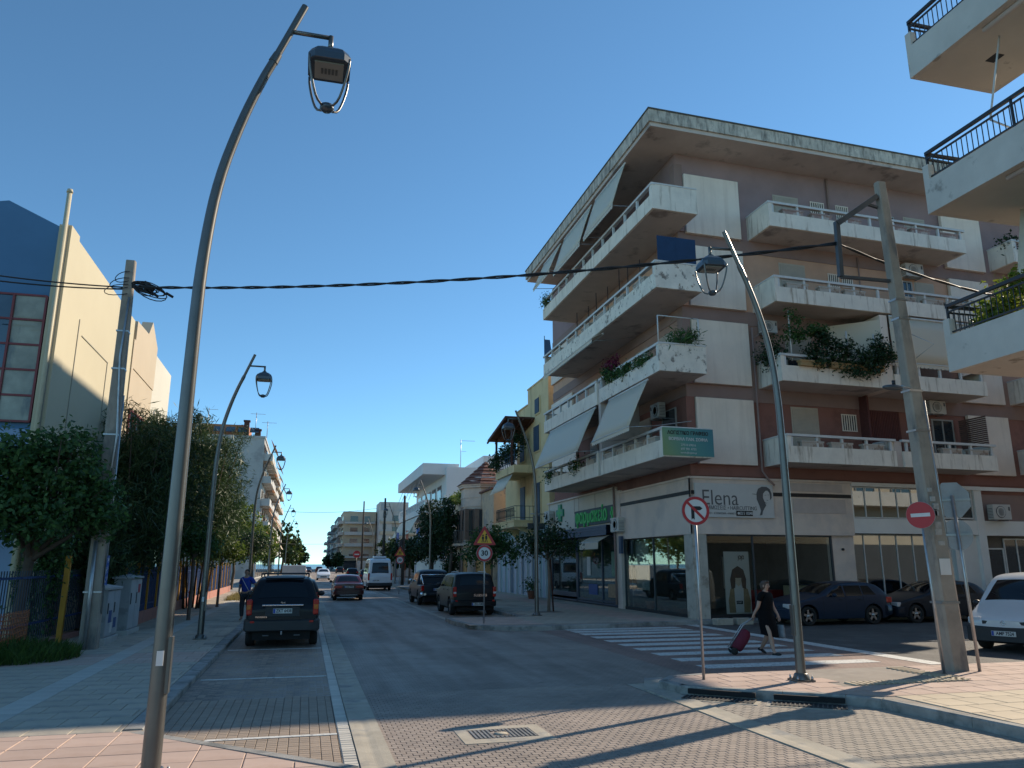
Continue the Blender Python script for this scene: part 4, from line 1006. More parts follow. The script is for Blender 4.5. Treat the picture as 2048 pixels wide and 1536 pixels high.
# ---------------------------------------------------------------- cabinets and school fence
m_cab = M('cabinet_grey', (.30,.32,.33), .6, var=.1, vs=2, col2=(.22,.235,.24), c2s=2.5)
m_cabl = M('cabinet_light', (.40,.42,.43), .6, var=.08)
def cabinet(lab, x0, x1, y0, y1, h, base, marks):
    t = thing('utility_cabinet', lab, 'cabinet', ((x0+x1)/2,(y0+y1)/2,.10), 'grey utility cabinets'); b = .10+base
    m = MB(); m.box(x0-.04,x1+.05,y0-.05,y1+.05,.09,b); m.build('plinth', M('plinth_white', (.48,.47,.44), .9, var=.15), t, bevel=.01)
    m = MB(); m.box(x0,x1,y0,y1,b,b+h); m.build('cabinet_body', m_cab, t, bevel=.012)
    m = MB(); c = b+h; a = .05; m.add([(x0-a,y0-a,c),(x1+a,y0-a,c),(x1+a,y1+a,c),(x0-a,y1+a,c),(x0-a,y0-a,c+.05),(x1+a,y0-a,c+.05),(x1+a,y1+a,c+.05),(x0-a,y1+a,c+.05),((x0+x1)/2,(y0+y1)/2-.2,c+.12),((x0+x1)/2,(y0+y1)/2+.2,c+.12)], [(3,2,1,0),(0,1,5,4),(1,2,6,5),(2,3,7,6),(3,0,4,7),(4,5,8),(5,6,9,8),(6,7,9),(7,4,8,9)]); m.build('cabinet_roof', m_cabl, t)
    n = 2; w_ = (y1-y0)/n
    for k in range(n):
        m = MB(); m.box(x1,x1+.014,y0+k*w_+.02,y0+(k+1)*w_-.02,b+.04,b+h-.04); d = m.build('door', m_cabl, t)
        m = MB(); m.box(x1+.014,x1+.03,y0+k*w_+.06,y0+k*w_+.12,b+h*.5,b+h*.72); m.build('handle', m_black, d)
    for (yy, zz, a, c, mt) in marks:
        m = MB(); m.box(x1+.0145,x1+.018,yy,yy+a,b+zz,b+zz+c); m.build('sticker', mt, t)
    return t
m_stb = M('sticker_blue', (.03,.07,.22), .6, var=.2, vs=12); m_str = M('sticker_red', (.40,.05,.06), .6, var=.2, vs=12)
cabinet('lower grey cabinet on a white plinth beside the pole with the blue poster', -5.2, -4.73, 21.75, 23.1, 1.16, .16, [(22.0,.35,.3,.3,m_stb),(22.55,.2,.3,.25,m_stb),(22.2,.1,.25,.25,m_swhite)])
cabinet('taller grey cabinet with a red sticker farther along the fence', -5.25, -4.80, 24.7, 26.2, 1.42, .12, [(25.7,1.0,.3,.25,m_str)])
t = thing('meter_box', 'slim leaning pale meter box on the pavement by the fence', 'meter box', (-4.25,28.0,.1)); m = MB(); m.box(-4.42,-4.12,27.8,28.05,.1,1.42); m.build('box', m_cabl, t, bevel=.012); m = MB(); m.lathe([(.06,-.02),(.06,0)], (-4.27,27.8,1.15), 10, 'y'); m.build('dial', m_black, t); t.rotation_euler = (0,RAD(3),0)
m_orange_p = M('orange_post_paint', (.52,.25,.02), .6, var=.12, vs=3); m_bluefence = M('blue_fence_paint', (.016,.055,.17), .6, var=.2, vs=2); m_pinkwall = M('pink_wall', (.42,.20,.16), .9, var=.15, vs=2, col2=(.30,.15,.13), c2s=2.)
m_fgrey = M('fence_bar_grey', (.20,.24,.26), .6, var=.1)
m_nailbar = M('dark_fence_bar', (.02,.03,.05), .6, var=.05)
def fence(lab, x, y0, y1, step, posts=True):
    t = thing('school_fence', lab, 'fence', (x, y0, .1))
    m = MB(); m.box(x-.14,x+.06,y0,y1,.05,.50 if posts else .22); m.build('base_wall', m_pinkwall, t)
    for z in (.68, 1.72): m = MB(); m.box(x-.03,x+.0,y0,y1,z,z+.05); m.build('rail', m_bluefence, t)
    y = y0; bars = []
    proto = None; pp = None; k = 0
    while y < y1:
        if k % 9 == 0 and posts:
            if pp is None: m = MB(); m.box(x-.06,x+.05,y-.05,y+.05,.1,2.15); pp = m.build('post', m_orange_p, t); py = y
            else: o = pp.copy(); COL.objects.link(o); o.parent = t; o.location = (0, y-py, 0)
        else:
            if proto is None: m = MB(); (m.box(x-.035,x+.01,y-.035,y+.035,.5,1.95) if posts else m.box(x-.02,x+.0,y-.012,y+.012,.3,1.9)); proto = m.build('slat' if posts else 'bar', m_bluefence if posts else m_nailbar, t); by = y
            else: o = proto.copy(); COL.objects.link(o); o.parent = t; o.location = (0, y-by, 0)
        y += step; k += 1
    return t
fence('blue slat school fence with orange posts on a low pink wall past the cabinets', -5.35, 26.6, 62, .20)
t = fence('dark barred school fence behind the near orange tree', -6.1, 17.0, 26.4, .16, posts=False)
for (x, y, h, lab) in [(-5.75,21.9,2.15,'single orange steel post between the tree and the concrete pole'), (-6.05,17.6,2.1,'orange steel post cut by the edge of the view')]:
    m = MB(); m.box(x-.06,x+.06,y-.06,y+.06,.1,h+.1); o = m.build('orange_post', m_orange_p, None, loc=(x,y,.1), bevel=.008); tag(o, lab, 'post')
m = MB()
for k in range(9): m.tube([(-6.0,18.2+.3*j,.2+.1*k+.02*sin(j*1.7+k)) for j in range(8)], .012, 4)
for j in range(22): m.tube([(-6.0,18.2+.1*j,.18),(-6.0,18.2+.1*j,1.05)], .008, 4)
o = m.build('safety_mesh', M('orange_mesh', (.40,.13,.05), .7, var=.1), None, loc=(-6,19,.1)); tag(o, 'torn orange safety mesh along the foot of the barred fence', 'mesh')
m = MB(); m.tube([(-4.28,33.0,.1),(-4.28,33.0,.95)], .05, 10); m.sphere((-4.28,33,.98), .07, 10, 6); o = m.build('red_bollard', M('bollard_red', (.35,.03,.03), .5, var=.1), None, loc=(-4.28,33,.1)); tag(o, 'thin red bollard by the low pink fence wall', 'bollard')
# ---------------------------------------------------------------- corner apartment block
SHEAR[:] = [.036, 13.65]
m_w = [M('wall_maroon', (.25,.115,.09), .85, var=.12, vs=.7, col2=(.20,.09,.07), c2s=.8, bump=.1),
       M('wall_brick_salmon', (.38,.24,.19), .85, var=.12, vs=.7, bump=.1), M('wall_orange_salmon', (.58,.35,.235), .85, var=.12, vs=.7, bump=.1), M('wall_mauve', (.31,.215,.21), .85, var=.12, vs=.7, bump=.1)]
m_brown = M('wall_brown', (.28,.19,.165), .85, var=.12, vs=.8)
m_panel = M('white_panel', (.82,.71,.60), .8, var=.09, vs=.6, col2=(.60,.49,.40), c2s=1.7, stretch=(2.2,2.2,.14), lo=.50, hi=.82, c2amt=.7, bump=.06)
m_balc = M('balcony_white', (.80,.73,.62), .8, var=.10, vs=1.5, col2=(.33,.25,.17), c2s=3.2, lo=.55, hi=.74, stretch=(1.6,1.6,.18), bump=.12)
m_balcold = M('balcony_peeling', (.78,.72,.62), .85, var=.12, vs=2., col2=(.24,.215,.185), c2s=3.4, lo=.57, hi=.66, stretch=(1,1,.8), col3=(.30,.22,.14), c3s=5., lo3=.62, hi3=.70, bump=.25)
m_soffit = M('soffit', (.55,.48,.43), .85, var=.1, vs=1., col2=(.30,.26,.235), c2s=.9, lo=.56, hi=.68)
m_fascia = M('weathered_fascia', (.52,.48,.41), .9, var=.22, vs=2.2, col2=(.15,.14,.125), c2s=3.4, lo=.46, hi=.68, stretch=(1.6,1.6,.35), col3=(.42,.39,.33), c3s=6., lo3=.6, hi3=.66, bump=.35, bs=25)
m_rail = M('rail_white', (.62,.61,.58), .55, var=.06, vs=5)
m_rollsh = M('roller_shutter', (.47,.41,.33), .65, var=.06)
m_planter = M('planter_white', (.47,.42,.36), .8, var=.12, vs=3, col2=(.27,.20,.15), c2s=4.)
m_planter_t = M('planter_terracotta', (.34,.235,.205), .85, var=.18, vs=3, col2=(.45,.39,.34), c2s=5.)
m_awn = leafmat('awning_canvas', (.70,.62,.49), (.70,.62,.49), .15)
m_awng = leafmat('awning_grey', (.66,.62,.51), (.66,.62,.51), .15)
m_winfr = M('window_frame', (.35,.33,.30), .5, var=.05)
m_wglass = M('window_glass', (.02,.03,.04), .04, var=.1, spec=.8)
m_ac = M('ac_white', (.50,.48,.44), .5, var=.06, vs=3)
m_acg = M('ac_grille', (.09,.09,.095), .6, var=.05)

def ac_unit(face, base, u, z, label, w_=.82, h=.56, d=.30, gap=.12):
    p = fpt(face, base, u+w_/2, gap, z)
    if SHEAR[0]: p = (p[0], p[1]+SHEAR[0]*(p[0]-SHEAR[1]), p[2])
    t = thing('air_conditioner', label, 'air conditioner', p, 'air conditioner units')
    sh = SHEAR[0]; off = Vector(fpt(face, base, u+w_/2, gap, z))
    WL[t.name] = off if not sh else Vector(p)
    m = MB(); fbox(m, face, base, u, u+w_, gap, gap+d, z, z+h); b = m.build('casing', m_ac, t, bevel=.015)
    m = MB(); cu = u+w_*.42; c = fpt(face, base, cu, gap+d, z+h/2); ax = 'y' if face in 'SN' else 'x'; s_ = -1 if face in 'SW' else 1
    m.lathe([(h*.40,0),(h*.40,s_*.012),(0,s_*.012)], c, 20, ax, smooth=False); m.build('fan_grille', m_acg, b)
    m = MB()
    for k in range(3): m.lathe([(h*(.36-.1*k),s_*.014),(h*(.36-.1*k),s_*.02),(h*(.34-.1*k),s_*.02)], c, 20, ax)
    m.build('guard_ring', m_ac, b)
    m = MB()
    for k in range(7): fbox(m, face, base, u-.004 if face in 'SN' else u-.004, u+.0, gap+.03, gap+d-.03, z+.08+.06*k, z+.1+.06*k)
    o = m.build('side_vent', m_acg, b); o['kind'] = 'stuff'
    m = MB(); fbox(m, face, base, u+w_*.86, u+w_*.94, gap+d, gap+d+.01, z+h*.6, z+h*.85); m.build('badge', m_acg, b)
    m = MB()
    for q in (.15, .85): fbox(m, face, base, u+w_*q-.015, u+w_*q+.015, 0, gap+d, z-.04, z-.005)
    m.build('bracket', m_steel, t)
    return t

def balcony(parent, face, base, u0, u1, depth, zb, mat=m_balc, band=.60, slab=.18, rail=True, cap0=True, cap1=True, posts=1.25, top=1.06, name='balcony', endhi=True):
    m = MB(); th = .10
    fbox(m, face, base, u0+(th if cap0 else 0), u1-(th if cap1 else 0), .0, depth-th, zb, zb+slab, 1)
    fbox(m, face, base, u0, u1, depth-th, depth, zb, zb+band)
    hh = top-.06 if endhi else band
    if cap0: fbox(m, face, base, u0, u0+th, .0, depth-th, zb, zb+hh)
    if cap1: fbox(m, face, base, u1-th, u1, .0, depth-th, zb, zb+hh)
    if endhi:
        if cap0: fbox(m, face, base, u0, u0+.16, depth-th, depth, zb+band, zb+hh)
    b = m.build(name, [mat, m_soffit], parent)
    if rail:
        r = MB(); fbox(r, face, base, u0-.02, u1+.02, depth-.14, depth+.02, zb+top-.09, zb+top)
        if cap0 and endhi: fbox(r, face, base, u0-.02, u0+.12, 0, depth-.14, zb+top-.058, zb+top-.0)
        if cap1 and endhi: fbox(r, face, base, u1-.12, u1+.02, 0, depth-.14, zb+top-.058, zb+top-.0)
        r.build('railing', m_rail, b)
        n = max(1, round((u1-u0)/posts))
        for k in range(n+1):
            u = u0+.2+(u1-u0-.4)*k/n; q = MB(); fbox(q, face, base, u-.045, u+.045, depth-.10, depth-.01, zb+band, zb+top-.09); q.build('rail_post', m_rail, b)
    return b
def flowerbox(face, base, u0, u1, dep, z, label, mat, group, plant=0):
    c = fpt(face, base, (u0+u1)/2, dep, z)
    if SHEAR[0]: c = (c[0], c[1]+SHEAR[0]*(c[0]-SHEAR[1]), c[2])
    t = thing('flower_box', label, 'flower box', c, group)
    m = MB(); fbox(m, face, base, u0+.03, u1-.03, dep-.12, dep+.10, z, z+.16); fbox(m, face, base, u0, u1, dep-.14, dep+.12, z+.16, z+.22); m.build('box', mat, t)
    m = MB(); fbox(m, face, base, u0+.04, u1-.04, dep-.10, dep+.08, z+.2, z+.225); m.build('soil', m_dark, t)
    return t

CB = thing('apartment_building', 'five storey corner apartment building with deep white balconies over a hair salon', 'building', (13.65, 26, 0))
Z = [5.68, 8.75, 11.88, 15.0, 18.46]
for k in range(4):
    m = MB(); m.box(13.66,33.5,26,42.6,Z[k]+.02,Z[k+1]-.0); m.build('wall', m_w[k], CB)
    m = MB(); fbox(m,'S',26,13.64,33.5,0,.03,Z[k]-.55 if k else Z[k]-.4,Z[k]+.02); fbox(m,'W',13.66,26,42.6,0,.03,Z[k]-.45,Z[k]+.02); m.build('floor_band', m_brown if k else m_w[0], CB)
    m = MB(); m.box(13.56,13.92,25.9,26.3,Z[k]+.02,Z[k+1]-.5); m.build('corner_pillar', [m_w[0], m_brown, m_w[2], m_brown][k], CB)
m = MB(); m.box(13.7,33.5,26.0,42.6,4.9,5.7); m.build('wall', m_w[0], CB)
# roof slab
m = MB(); m.box(11.75,34.2,24.3,41.9,18.62,19.13); m.build('roof_fascia', m_fascia, CB); m = MB(); m.box(11.72,34.2,24.27,41.93,19.13,19.19); m.build('roof_edge', M('stained_edge', (.09,.088,.08), .9, var=.3, vs=5), CB)
m = MB(); m.box(11.83,34.1,24.38,41.8,18.46,18.62); m.build('roof_soffit', m_soffit, CB)
m = MB(); m.box(14.6,32,29,41.5,19.17,21.9); m.build('roof_block', m_panel, CB)  # unseen block added to raise the shadow edge on the hall wall
# white facade panels
for u0, u1 in ((13.95,16.45),(26.95,29.15)):
    for k, (a, b) in enumerate(((5.70,8.23),(8.8,11.34),(11.9,14.43),(14.95,17.52))):
        m = MB(); fbox(m,'S',26,u0,u1,.03,.19,a,b); m.build('facade_panel', m_panel, CB, bevel=.01)
# balconies towards the side street
SB = {}
for k in (0, 1):
    SB[k,0] = balcony(CB,'S',26,16.85,21.7,1.6,Z[k]); SB[k,1] = balcony(CB,'S',26,22.05,26.65,1.6,Z[k], cap0=False)
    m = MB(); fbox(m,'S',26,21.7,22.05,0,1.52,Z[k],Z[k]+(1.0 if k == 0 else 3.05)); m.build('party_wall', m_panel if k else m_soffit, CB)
for k in (2, 3): SB[k,0] = balcony(CB,'S',26,16.85,26.6,1.6,Z[k], mat=m_balc)
for k in range(4): balcony(CB,'S',26,29.6,33.4,1.3,Z[k]+.1, name='balcony')
# balconies along the main street
WB = {}
WB[0,0] = balcony(CB,'W',13.65,24.35,30.35,1.9,Z[0]); WB[0,1] = balcony(CB,'W',13.65,30.65,38.4,1.9,Z[0])
WB[1,0] = balcony(CB,'W',13.65,24.35,30.3,1.9,Z[1],mat=m_balcold); WB[1,1] = balcony(CB,'W',13.65,30.6,38.4,1.9,Z[1])
WB[2,0] = balcony(CB,'W',13.65,24.35,38.4,1.9,Z[2],mat=m_balcold); WB[3,0] = balcony(CB,'W',13.65,24.35,38.4,1.9,Z[3])
m = MB(); fbox(m,'W',13.65,30.38,30.62,0,1.82,Z[0],Z[1]+.9); m.build('party_wall', m_soffit, CB)
# openings on the side street wall
def rshut(face, base, u0, u1, z0, z1, part=1.):
    m = MB(); n = int((z1-z0)*part/.055)
    for k in range(n): fbox(m, face, base, u0, u1, .012, .035, z1-(k+.85)*.055, z1-k*.055)
    fbox(m, face, base, u0-.06, u1+.06, .0, .012, z0, z1+.05)
    m.build('roller_shutter', m_rollsh, CB)
    if part < 1: m = MB(); fbox(m, face, base, u0, u1, .013, .022, z0, z1-n*.055); m.build('pane', m_wglass, CB)
rshut('S',26,18.3,19.45,5.9,8.08); rshut('S',26,18.3,19.45,12.1,14.18); rshut('S',26,18.28,19.42,15.2,17.25); rshut('S',26,18.3,19.45,9.0,11.1,.5)
rshut('S',26,25.2,26.15,12.1,14.08,.6); rshut('S',26,25.05,26.1,15.2,17.15); rshut('S',26,23.3,24.6,9.0,11.2)
window(CB,'S',26,25.12,26.25,5.9,8.0,m_winfr,m_wglass); window(CB,'S',26,23.75,24.45,15.9,17.1,m_winfr,m_wglass); window(CB,'S',26,24.45,25.0,12.9,14.1,m_winfr,m_wglass)
for (u0,u1,z0,z1,nb) in ((20.63,21.3,7.3,7.92,6),(20.65,21.15,13.45,13.97,5),(21.35,21.85,13.5,14.0,5),(20.1,20.75,16.6,17.2,6),(21.4,22.0,16.6,17.2,6)):
    m = MB(); fbox(m,'S',26,u0,u1,.004,.012,z0,z1); v = m.build('vent_window', m_dark, CB)
    m = MB(); fbox(m,'S',26,u0-.03,u1+.03,.012,.04,z0-.04,z0); fbox(m,'S',26,u0-.03,u1+.03,.012,.04,z1,z1+.04)
    for q in range(nb+1): c = u0+(u1-u0)*q/nb; fbox(m,'S',26,c-.022,c+.022,.012,.035,z0,z1)
    m.build('bars', m_panel, v)
m = MB(); fbox(m,'S',26,21.9,23.45,.0,.06,5.9,8.2); fbox(m,'S',26,21.52,21.6,.0,.5,5.8,8.7); pn = m.build('recess_panel', M('recess_dark_red', (.10,.030,.025), .8, var=.2, vs=8), CB)
for k in range(18):
    m = MB(); fbox(m,'S',26,21.95+k*.083,21.99+k*.083,.06,.085,5.95,8.15); m.build('panel_slat', M('slat_red', (.13,.042,.035), .8, var=.15), pn)
m_bamb = M('bamboo_screen', (.13,.075,.06), .85, var=.25, vs=9)
sc = MB()
for k in range(15): sc.box(26.48,26.52,24.55,25.9,6.75+.082*k,6.75+.082*k+.06)
sc.build('side_screen', m_bamb, CB)
# drain pipes
for pts, r in (([(16.62,25.82,11.2),(16.62,25.82,5.5),(16.8,25.7,5.15),(17.0,25.65,4.95)], .04), ([(21.0,25.93,18.4),(21.0,25.93,15.1)], .05), ([(16.95,25.8,11.0),(16.62,25.84,10.7)], .02), ([(22.2,25.93,14.9),(22.2,25.93,11.9)], .03)):
    m = MB(); m.tube(pts, r, 8); m.build('drain_pipe', m_brown, CB)
# doors and windows behind the street balconies
for k in range(4):
    for j, u in enumerate((26.9, 29.2, 32.4, 35.2)):
        m = MB(); fbox(m,'W',13.66,u,u+1.25,.0,.05,Z[k]+.2,Z[k]+2.35); m.build('door_frame', m_winfr, CB)
        if (k+j) % 3: rshut('W',13.61,u+.07,u+1.18,Z[k]+.22,Z[k]+2.3)
        else: m = MB(); fbox(m,'W',13.61,u+.07,u+1.18,.0,.01,Z[k]+.22,Z[k]+2.3); m.build('pane', m_wglass, CB)
m = MB(); fbox(m,'W',13.66,38.4,42.6,.03,.14,6.2,8.1); fbox(m,'W',13.66,38.9,42.6,.03,.14,9.3,11.2); fbox(m,'W',13.66,38.9,42.6,.03,.14,12.4,14.3); m.build('facade_panel', m_panel, CB)
# ---- awnings
def awning(label, pt, pb, mat, scal=True, th=.012, arms=True):
    """pt, pb: top and bottom edge as ((x,y,z),(x,y,z))"""
    c = (Vector(pt[0])+Vector(pt[1]))/2; t = thing('awning', label, 'awning', c, 'canvas awnings on the corner block')
    m = MB(); m.sheet(pt[0], pt[1], pb[1], pb[0], th, nu=10, nv=4, wob=.02); m.build('canvas', mat, t)
    m = MB(); m.tube([pt[0], pt[1]], .045, 8); m.tube([pb[0], pb[1]], .028, 8); m.build('roller_bar', m_rail, t)
    if scal:
        a, b = Vector(pb[0]), Vector(pb[1]); n = max(6, int((b-a).length/.2)); m = MB(); vs = []; fs = []
        for k in range(n*4+1):
            p = a+(b-a)*k/(n*4); vs += [p, p-Vector((0,0,.13+.05*abs(sin(pi*k/4))))]
        for k in range(n*4): fs.append((2*k, 2*k+1, 2*k+3, 2*k+2))
        m.add(vs, fs); m.build('valance', mat, t)
    if arms:
        m = MB()
        for q in (.04, .96):
            p = Vector(pb[0]).lerp(Vector(pb[1]), q); r = Vector(pt[0]).lerp(Vector(pt[1]), q); e = Vector((13.5 if abs(pt[0][1]-pt[1][1]) > .5 else r.x, r.y if abs(pt[0][1]-pt[1][1]) > .5 else 25.9, p.z+.35)); m.tube([p, p.lerp(e, .4)+Vector((0,0,-.05)), e], .016, 6)
        m.build('arm', m_steel, t)
    return t
awning('sand coloured sloping awning above the teal banner balcony', ((11.72,25.3,8.62),(11.72,29.1,8.62)), ((10.9,25.3,6.85),(10.9,29.1,6.85)), m_awn)
awning('wide grey green awning let down over the far half of the lowest balcony', ((11.72,30.7,8.62),(11.72,37.2,8.62)), ((10.85,30.7,6.72),(10.85,37.2,6.72)), m_awng, scal=False)
awning('rolled short awning with white scalloped edge under the third balcony', ((11.9,30.0,11.78),(11.9,37.2,11.78)), ((11.35,30.0,11.5),(11.35,37.2,11.5)), m_awn)
awning('nearest tall awning hanging under the roof edge', ((11.9,27.0,18.3),(11.9,30.5,18.3)), ((11.25,27.0,16.35),(11.25,30.5,16.35)), m_awng)
awning('second tall awning hanging under the roof edge', ((11.9,31.0,18.3),(11.9,35.0,18.3)), ((11.25,31.0,16.35),(11.25,35.0,16.35)), m_awng)
awning('farthest short awning hanging under the roof edge', ((11.9,35.6,18.3),(11.9,38.6,18.3)), ((11.25,35.6,16.8),(11.25,38.6,16.8)), m_awng)
t = awning('closed vertical beige blind above the corrugated balcony edge', ((22.1,24.42,11.76),(26.6,24.42,11.76)), ((22.1,24.36,9.85),(26.6,24.36,9.85)), m_awn, arms=False)
m = MB(); m.tube([(22.6,24.35,11.2),(23.2,23.4,10.4),(22.8,24.3,9.85)], .015, 6); m.build('crank_arm', m_steel, t)
m = MB(); m.box(13.9,14.05,24.37,24.40,0,.01); MB()
# pale canvas between the plants and the party wall
m = MB(); m.sheet((20.2,25.9,11.6),(21.7,24.5,11.6),(21.7,24.5,9.9),(20.2,25.9,9.9), .015); o = m.build('side_curtain', m_awn, None, loc=(21,25,9.9)); tag(o, 'slanting pale canvas curtain behind the dense balcony plants', 'curtain')
# ---- flower boxes
ordn = ['first', 'second', 'third', 'fourth', 'fifth', 'sixth', 'seventh', 'eighth']
n = 0
for k, us, mt, nm in ((0,(17.45,18.75,20.2),m_planter,'lowest side street balcony'), (0,(22.5,23.95,25.3),m_planter,'lowest balcony beyond the concrete pole'), (2,(17.4,18.9,20.1,22.6,24.0,25.2),m_planter,'third side street balcony'), (3,(17.5,18.85,20.3,22.6,23.8,25.3),m_planter_t,'topmost side street balcony')):
    for j, u in enumerate(us):
        flowerbox('S',26,u,u+1.0,1.48,Z[k]+.60,'%s %s flower box from the salon end on the %s' % ('rusty' if k == 3 else 'white', ordn[j], nm), mt, 'flower boxes on the side street balconies')
for k, us, nm in ((0,(25.0,26.4,27.7,29.0),'balcony with the teal banner'), (0,(31.2,33.0,36.2),'balcony under the wide grey awning'), (2,(25.4,27.4,29.6,31.4,33.4,35.6),'peeling third street balcony')):
    for j, u in enumerate(us):
        flowerbox('W',13.65,u,u+1.1,1.76,Z[k]+.60,'white %s flower box from the corner on the %s' % (ordn[j], nm), m_planter, 'flower boxes on the main street balconies')
for j, u in enumerate((17.6,19.0,20.3)):
    flowerbox('S',26,u,u+1.15,1.66,Z[1]+.60,'ochre %s flower box from the salon end under the dense plants' % ordn[j], M('planter_ochre', (.42,.27,.12), .8, var=.15), 'flower boxes under the dense plants')
# ---- air conditioners
ac_unit('S',26,24.78,8.15,'air conditioner on the maroon wall beside the concrete pole'); ac_unit('S',26,24.4,14.2,'air conditioner high on the orange wall under the top balcony', .95,.6)
ac_unit('S',26,16.95,11.0,'air conditioner behind the plants beside the white panel', .7,.5); ac_unit('W',13.65,27.6,7.75,'air conditioner in the dark balcony above the teal banner', .8,.6)
# ---- blue cloths, banner, frames
m_bluec = M('blue_shade_cloth', (.012,.045,.11), .8, var=.12, vs=3)
m = MB(); m.sheet((11.9,24.42,12.98),(13.5,24.42,12.98),(13.5,24.42,13.95),(11.9,24.42,13.95), .015); m.box(12.66,12.7,24.40,24.44,12.95,13.97); o = m.build('shade_cloth', m_bluec, None, loc=(12.7,24.42,13)); tag(o, 'dark blue cloth screen on the corner end of the third balcony', 'cloth')
m = MB(); m.sheet((11.8,37.2,13.0),(11.8,38.35,13.0),(11.8,38.35,13.9),(11.8,37.4,13.6), .015); m.tube([(11.8,38.35,12.9),(11.8,38.35,14.1)], .02, 6); o = m.build('shade_cloth', m_bluec, None, loc=(11.8,38,13)); tag(o, 'small blue cloth at the far end of the third balcony', 'cloth')
t = thing('banner', 'teal and green accountant office banner on the lowest balcony end', 'banner', (12.75,24.33,5.75))
mb_ = bpy.data.materials.new('banner_print'); mb_.use_nodes = True; nn = mb_.node_tree.nodes; ll = mb_.node_tree.links
tc_ = nn.new('ShaderNodeTexCoord'); sp_ = nn.new('ShaderNodeSeparateXYZ'); ll.new(tc_.outputs['Object'], sp_.inputs[0]); rp_ = nn.new('ShaderNodeValToRGB'); mr_ = nn.new('ShaderNodeMapRange')
ad_ = nn.new('ShaderNodeMath'); ad_.operation = 'MULTIPLY_ADD'; ll.new(sp_.outputs['Z'], ad_.inputs[0]); ad_.inputs[1].default_value = .5; ll.new(sp_.outputs['X'], ad_.inputs[2])
mr_.inputs['From Min'].default_value = -.8; mr_.inputs['From Max'].default_value = 1.3; ll.new(ad_.outputs[0], mr_.inputs['Value']); ll.new(mr_.outputs[0], rp_.inputs[0])
rp_.color_ramp.elements[0].color = (.20,.31,.15,1); rp_.color_ramp.elements[1].color = (.04,.19,.23,1); e_ = rp_.color_ramp.elements.new(.45); e_.color = (.08,.27,.24,1); ll.new(rp_.outputs[0], nn['Principled BSDF'].inputs['Base Color'])
m = MB(); m.box(11.73,13.72,24.315,24.335,5.72,6.70); f = m.build('banner_cloth', mb_, t)
text('ΛΟΓΙΣΤΙΚΟ ΓΡΑΦΕΙΟ', .175, (12.72,24.31,6.52), (1,0,0), m_ink, t, bold=.004, sx=.92); text('ΒΟΡΒΙΛΑ ΠΑΝ. ΣΟΦΙΑ', .145, (12.72,24.31,6.30), (1,0,0), m_swhite, t, bold=.003)
text('27510 69016', .11, (12.72,24.31,6.10), (1,0,0), m_swhite, t); text('697 981 4755', .11, (12.72,24.31,5.96), (1,0,0), m_swhite, t); text('vorvila@logistis.gr', .085, (12.72,24.31,5.83), (1,0,0), m_swhite, t)
m = MB(); m.tube([(11.8,24.45,9.8),(11.8,24.45,10.83)], .025, 6); m.tube([(11.8,24.45,10.83),(13.45,24.45,10.83)], .02, 6); m.tube([(13.45,24.45,9.8),(13.45,24.45,10.83)], .025, 6); o = m.build('pipe_frame', m_rail, None, loc=(11.8,24.45,9.8)); tag(o, 'white pipe frame standing on the peeling balcony corner', 'frame')
for x in (17.5,18.85,20.1,21.4):
    m = MB(); m.tube([(x,24.6,9.6),(x,24.6,11.0 if x > 18 else 11.6)], .03, 6); m.build('plant_pole', m_rail, CB)
for j, y in enumerate((26.2,27.4,28.3,29.6,31,32,33.6)):
    m = MB(); m.tube([(12.0,y,12.6),(12.0,y,13.7+.5*((j*37) % 5)/5)], .018, 5); m.build('rod', m_dark, CB)
# ---------------------------------------------------------------- ground floor: hair salon
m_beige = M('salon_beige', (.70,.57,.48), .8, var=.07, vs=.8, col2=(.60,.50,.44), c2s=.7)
m_shopgl = glassmat('shop_glass'); m_shopfr = M('shop_frame_dark', (.045,.055,.065), .45, var=.05)
sal = 'S'
def L(m): return m
m = MB(); fbox(m,'S',26,13.65,20.62,.0,.12,3.12,5.2); fbox(m,'W',13.65,25.88,33.0,0,.12,3.12,5.2); fbox(m,'S',26,13.53,13.65,.0,.12,3.12,5.2); m.build('salon_fascia', m_beige, CB)
m = MB(); fbox(m,'S',26,13.5,20.66,.12,.17,5.14,5.22); fbox(m,'W',13.53,25.83,33.0,0,.05,5.14,5.22); m.build('fascia_coping', m_beige, CB)
m = MB(); fbox(m,'S',26,13.55,20.6,.12,.135,4.56,4.70); fbox(m,'W',13.53,25.9,33.0,.0,.015,4.56,4.70); m.build('black_stripe', m_ink, CB)
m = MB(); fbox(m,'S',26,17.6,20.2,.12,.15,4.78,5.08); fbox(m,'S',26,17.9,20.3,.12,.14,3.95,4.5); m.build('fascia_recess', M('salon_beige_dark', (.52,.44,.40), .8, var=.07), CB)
m = MB(); fbox(m,'S',26,19.6,20.62,-.3,.0,.14,3.12); m.build('salon_wall', m_beige, CB)
m = MB(); m.box(13.52,14.1,25.9,26.55,.14,3.12); m.build('corner_column', M('column_marble', (.46,.42,.36), .6, var=.15, vs=2.5, col2=(.30,.26,.21), c2s=1.8), CB)
m = MB(); m.box(13.5,13.75,32.55,33.1,.14,5.3); m.build('salon_pier', m_beige, CB)
m = MB(); fbox(m,'S',26,14.1,19.6,-.02,.04,.14,.26); fbox(m,'W',13.65,26.55,32.55,-.02,.04,.14,.26); m.build('plinth', m_ink, CB)
fr = MB(); fbox(fr,'S',26,14.1,14.16,-.05,.02,.26,3.12); fbox(fr,'S',26,16.05,16.11,-.05,.02,.26,3.12); fbox(fr,'S',26,19.52,19.6,-.05,.02,.26,3.12); fbox(fr,'S',26,14.1,19.6,-.05,.02,3.06,3.12); fbox(fr,'S',26,17.6,17.66,-.05,.02,.26,3.12)
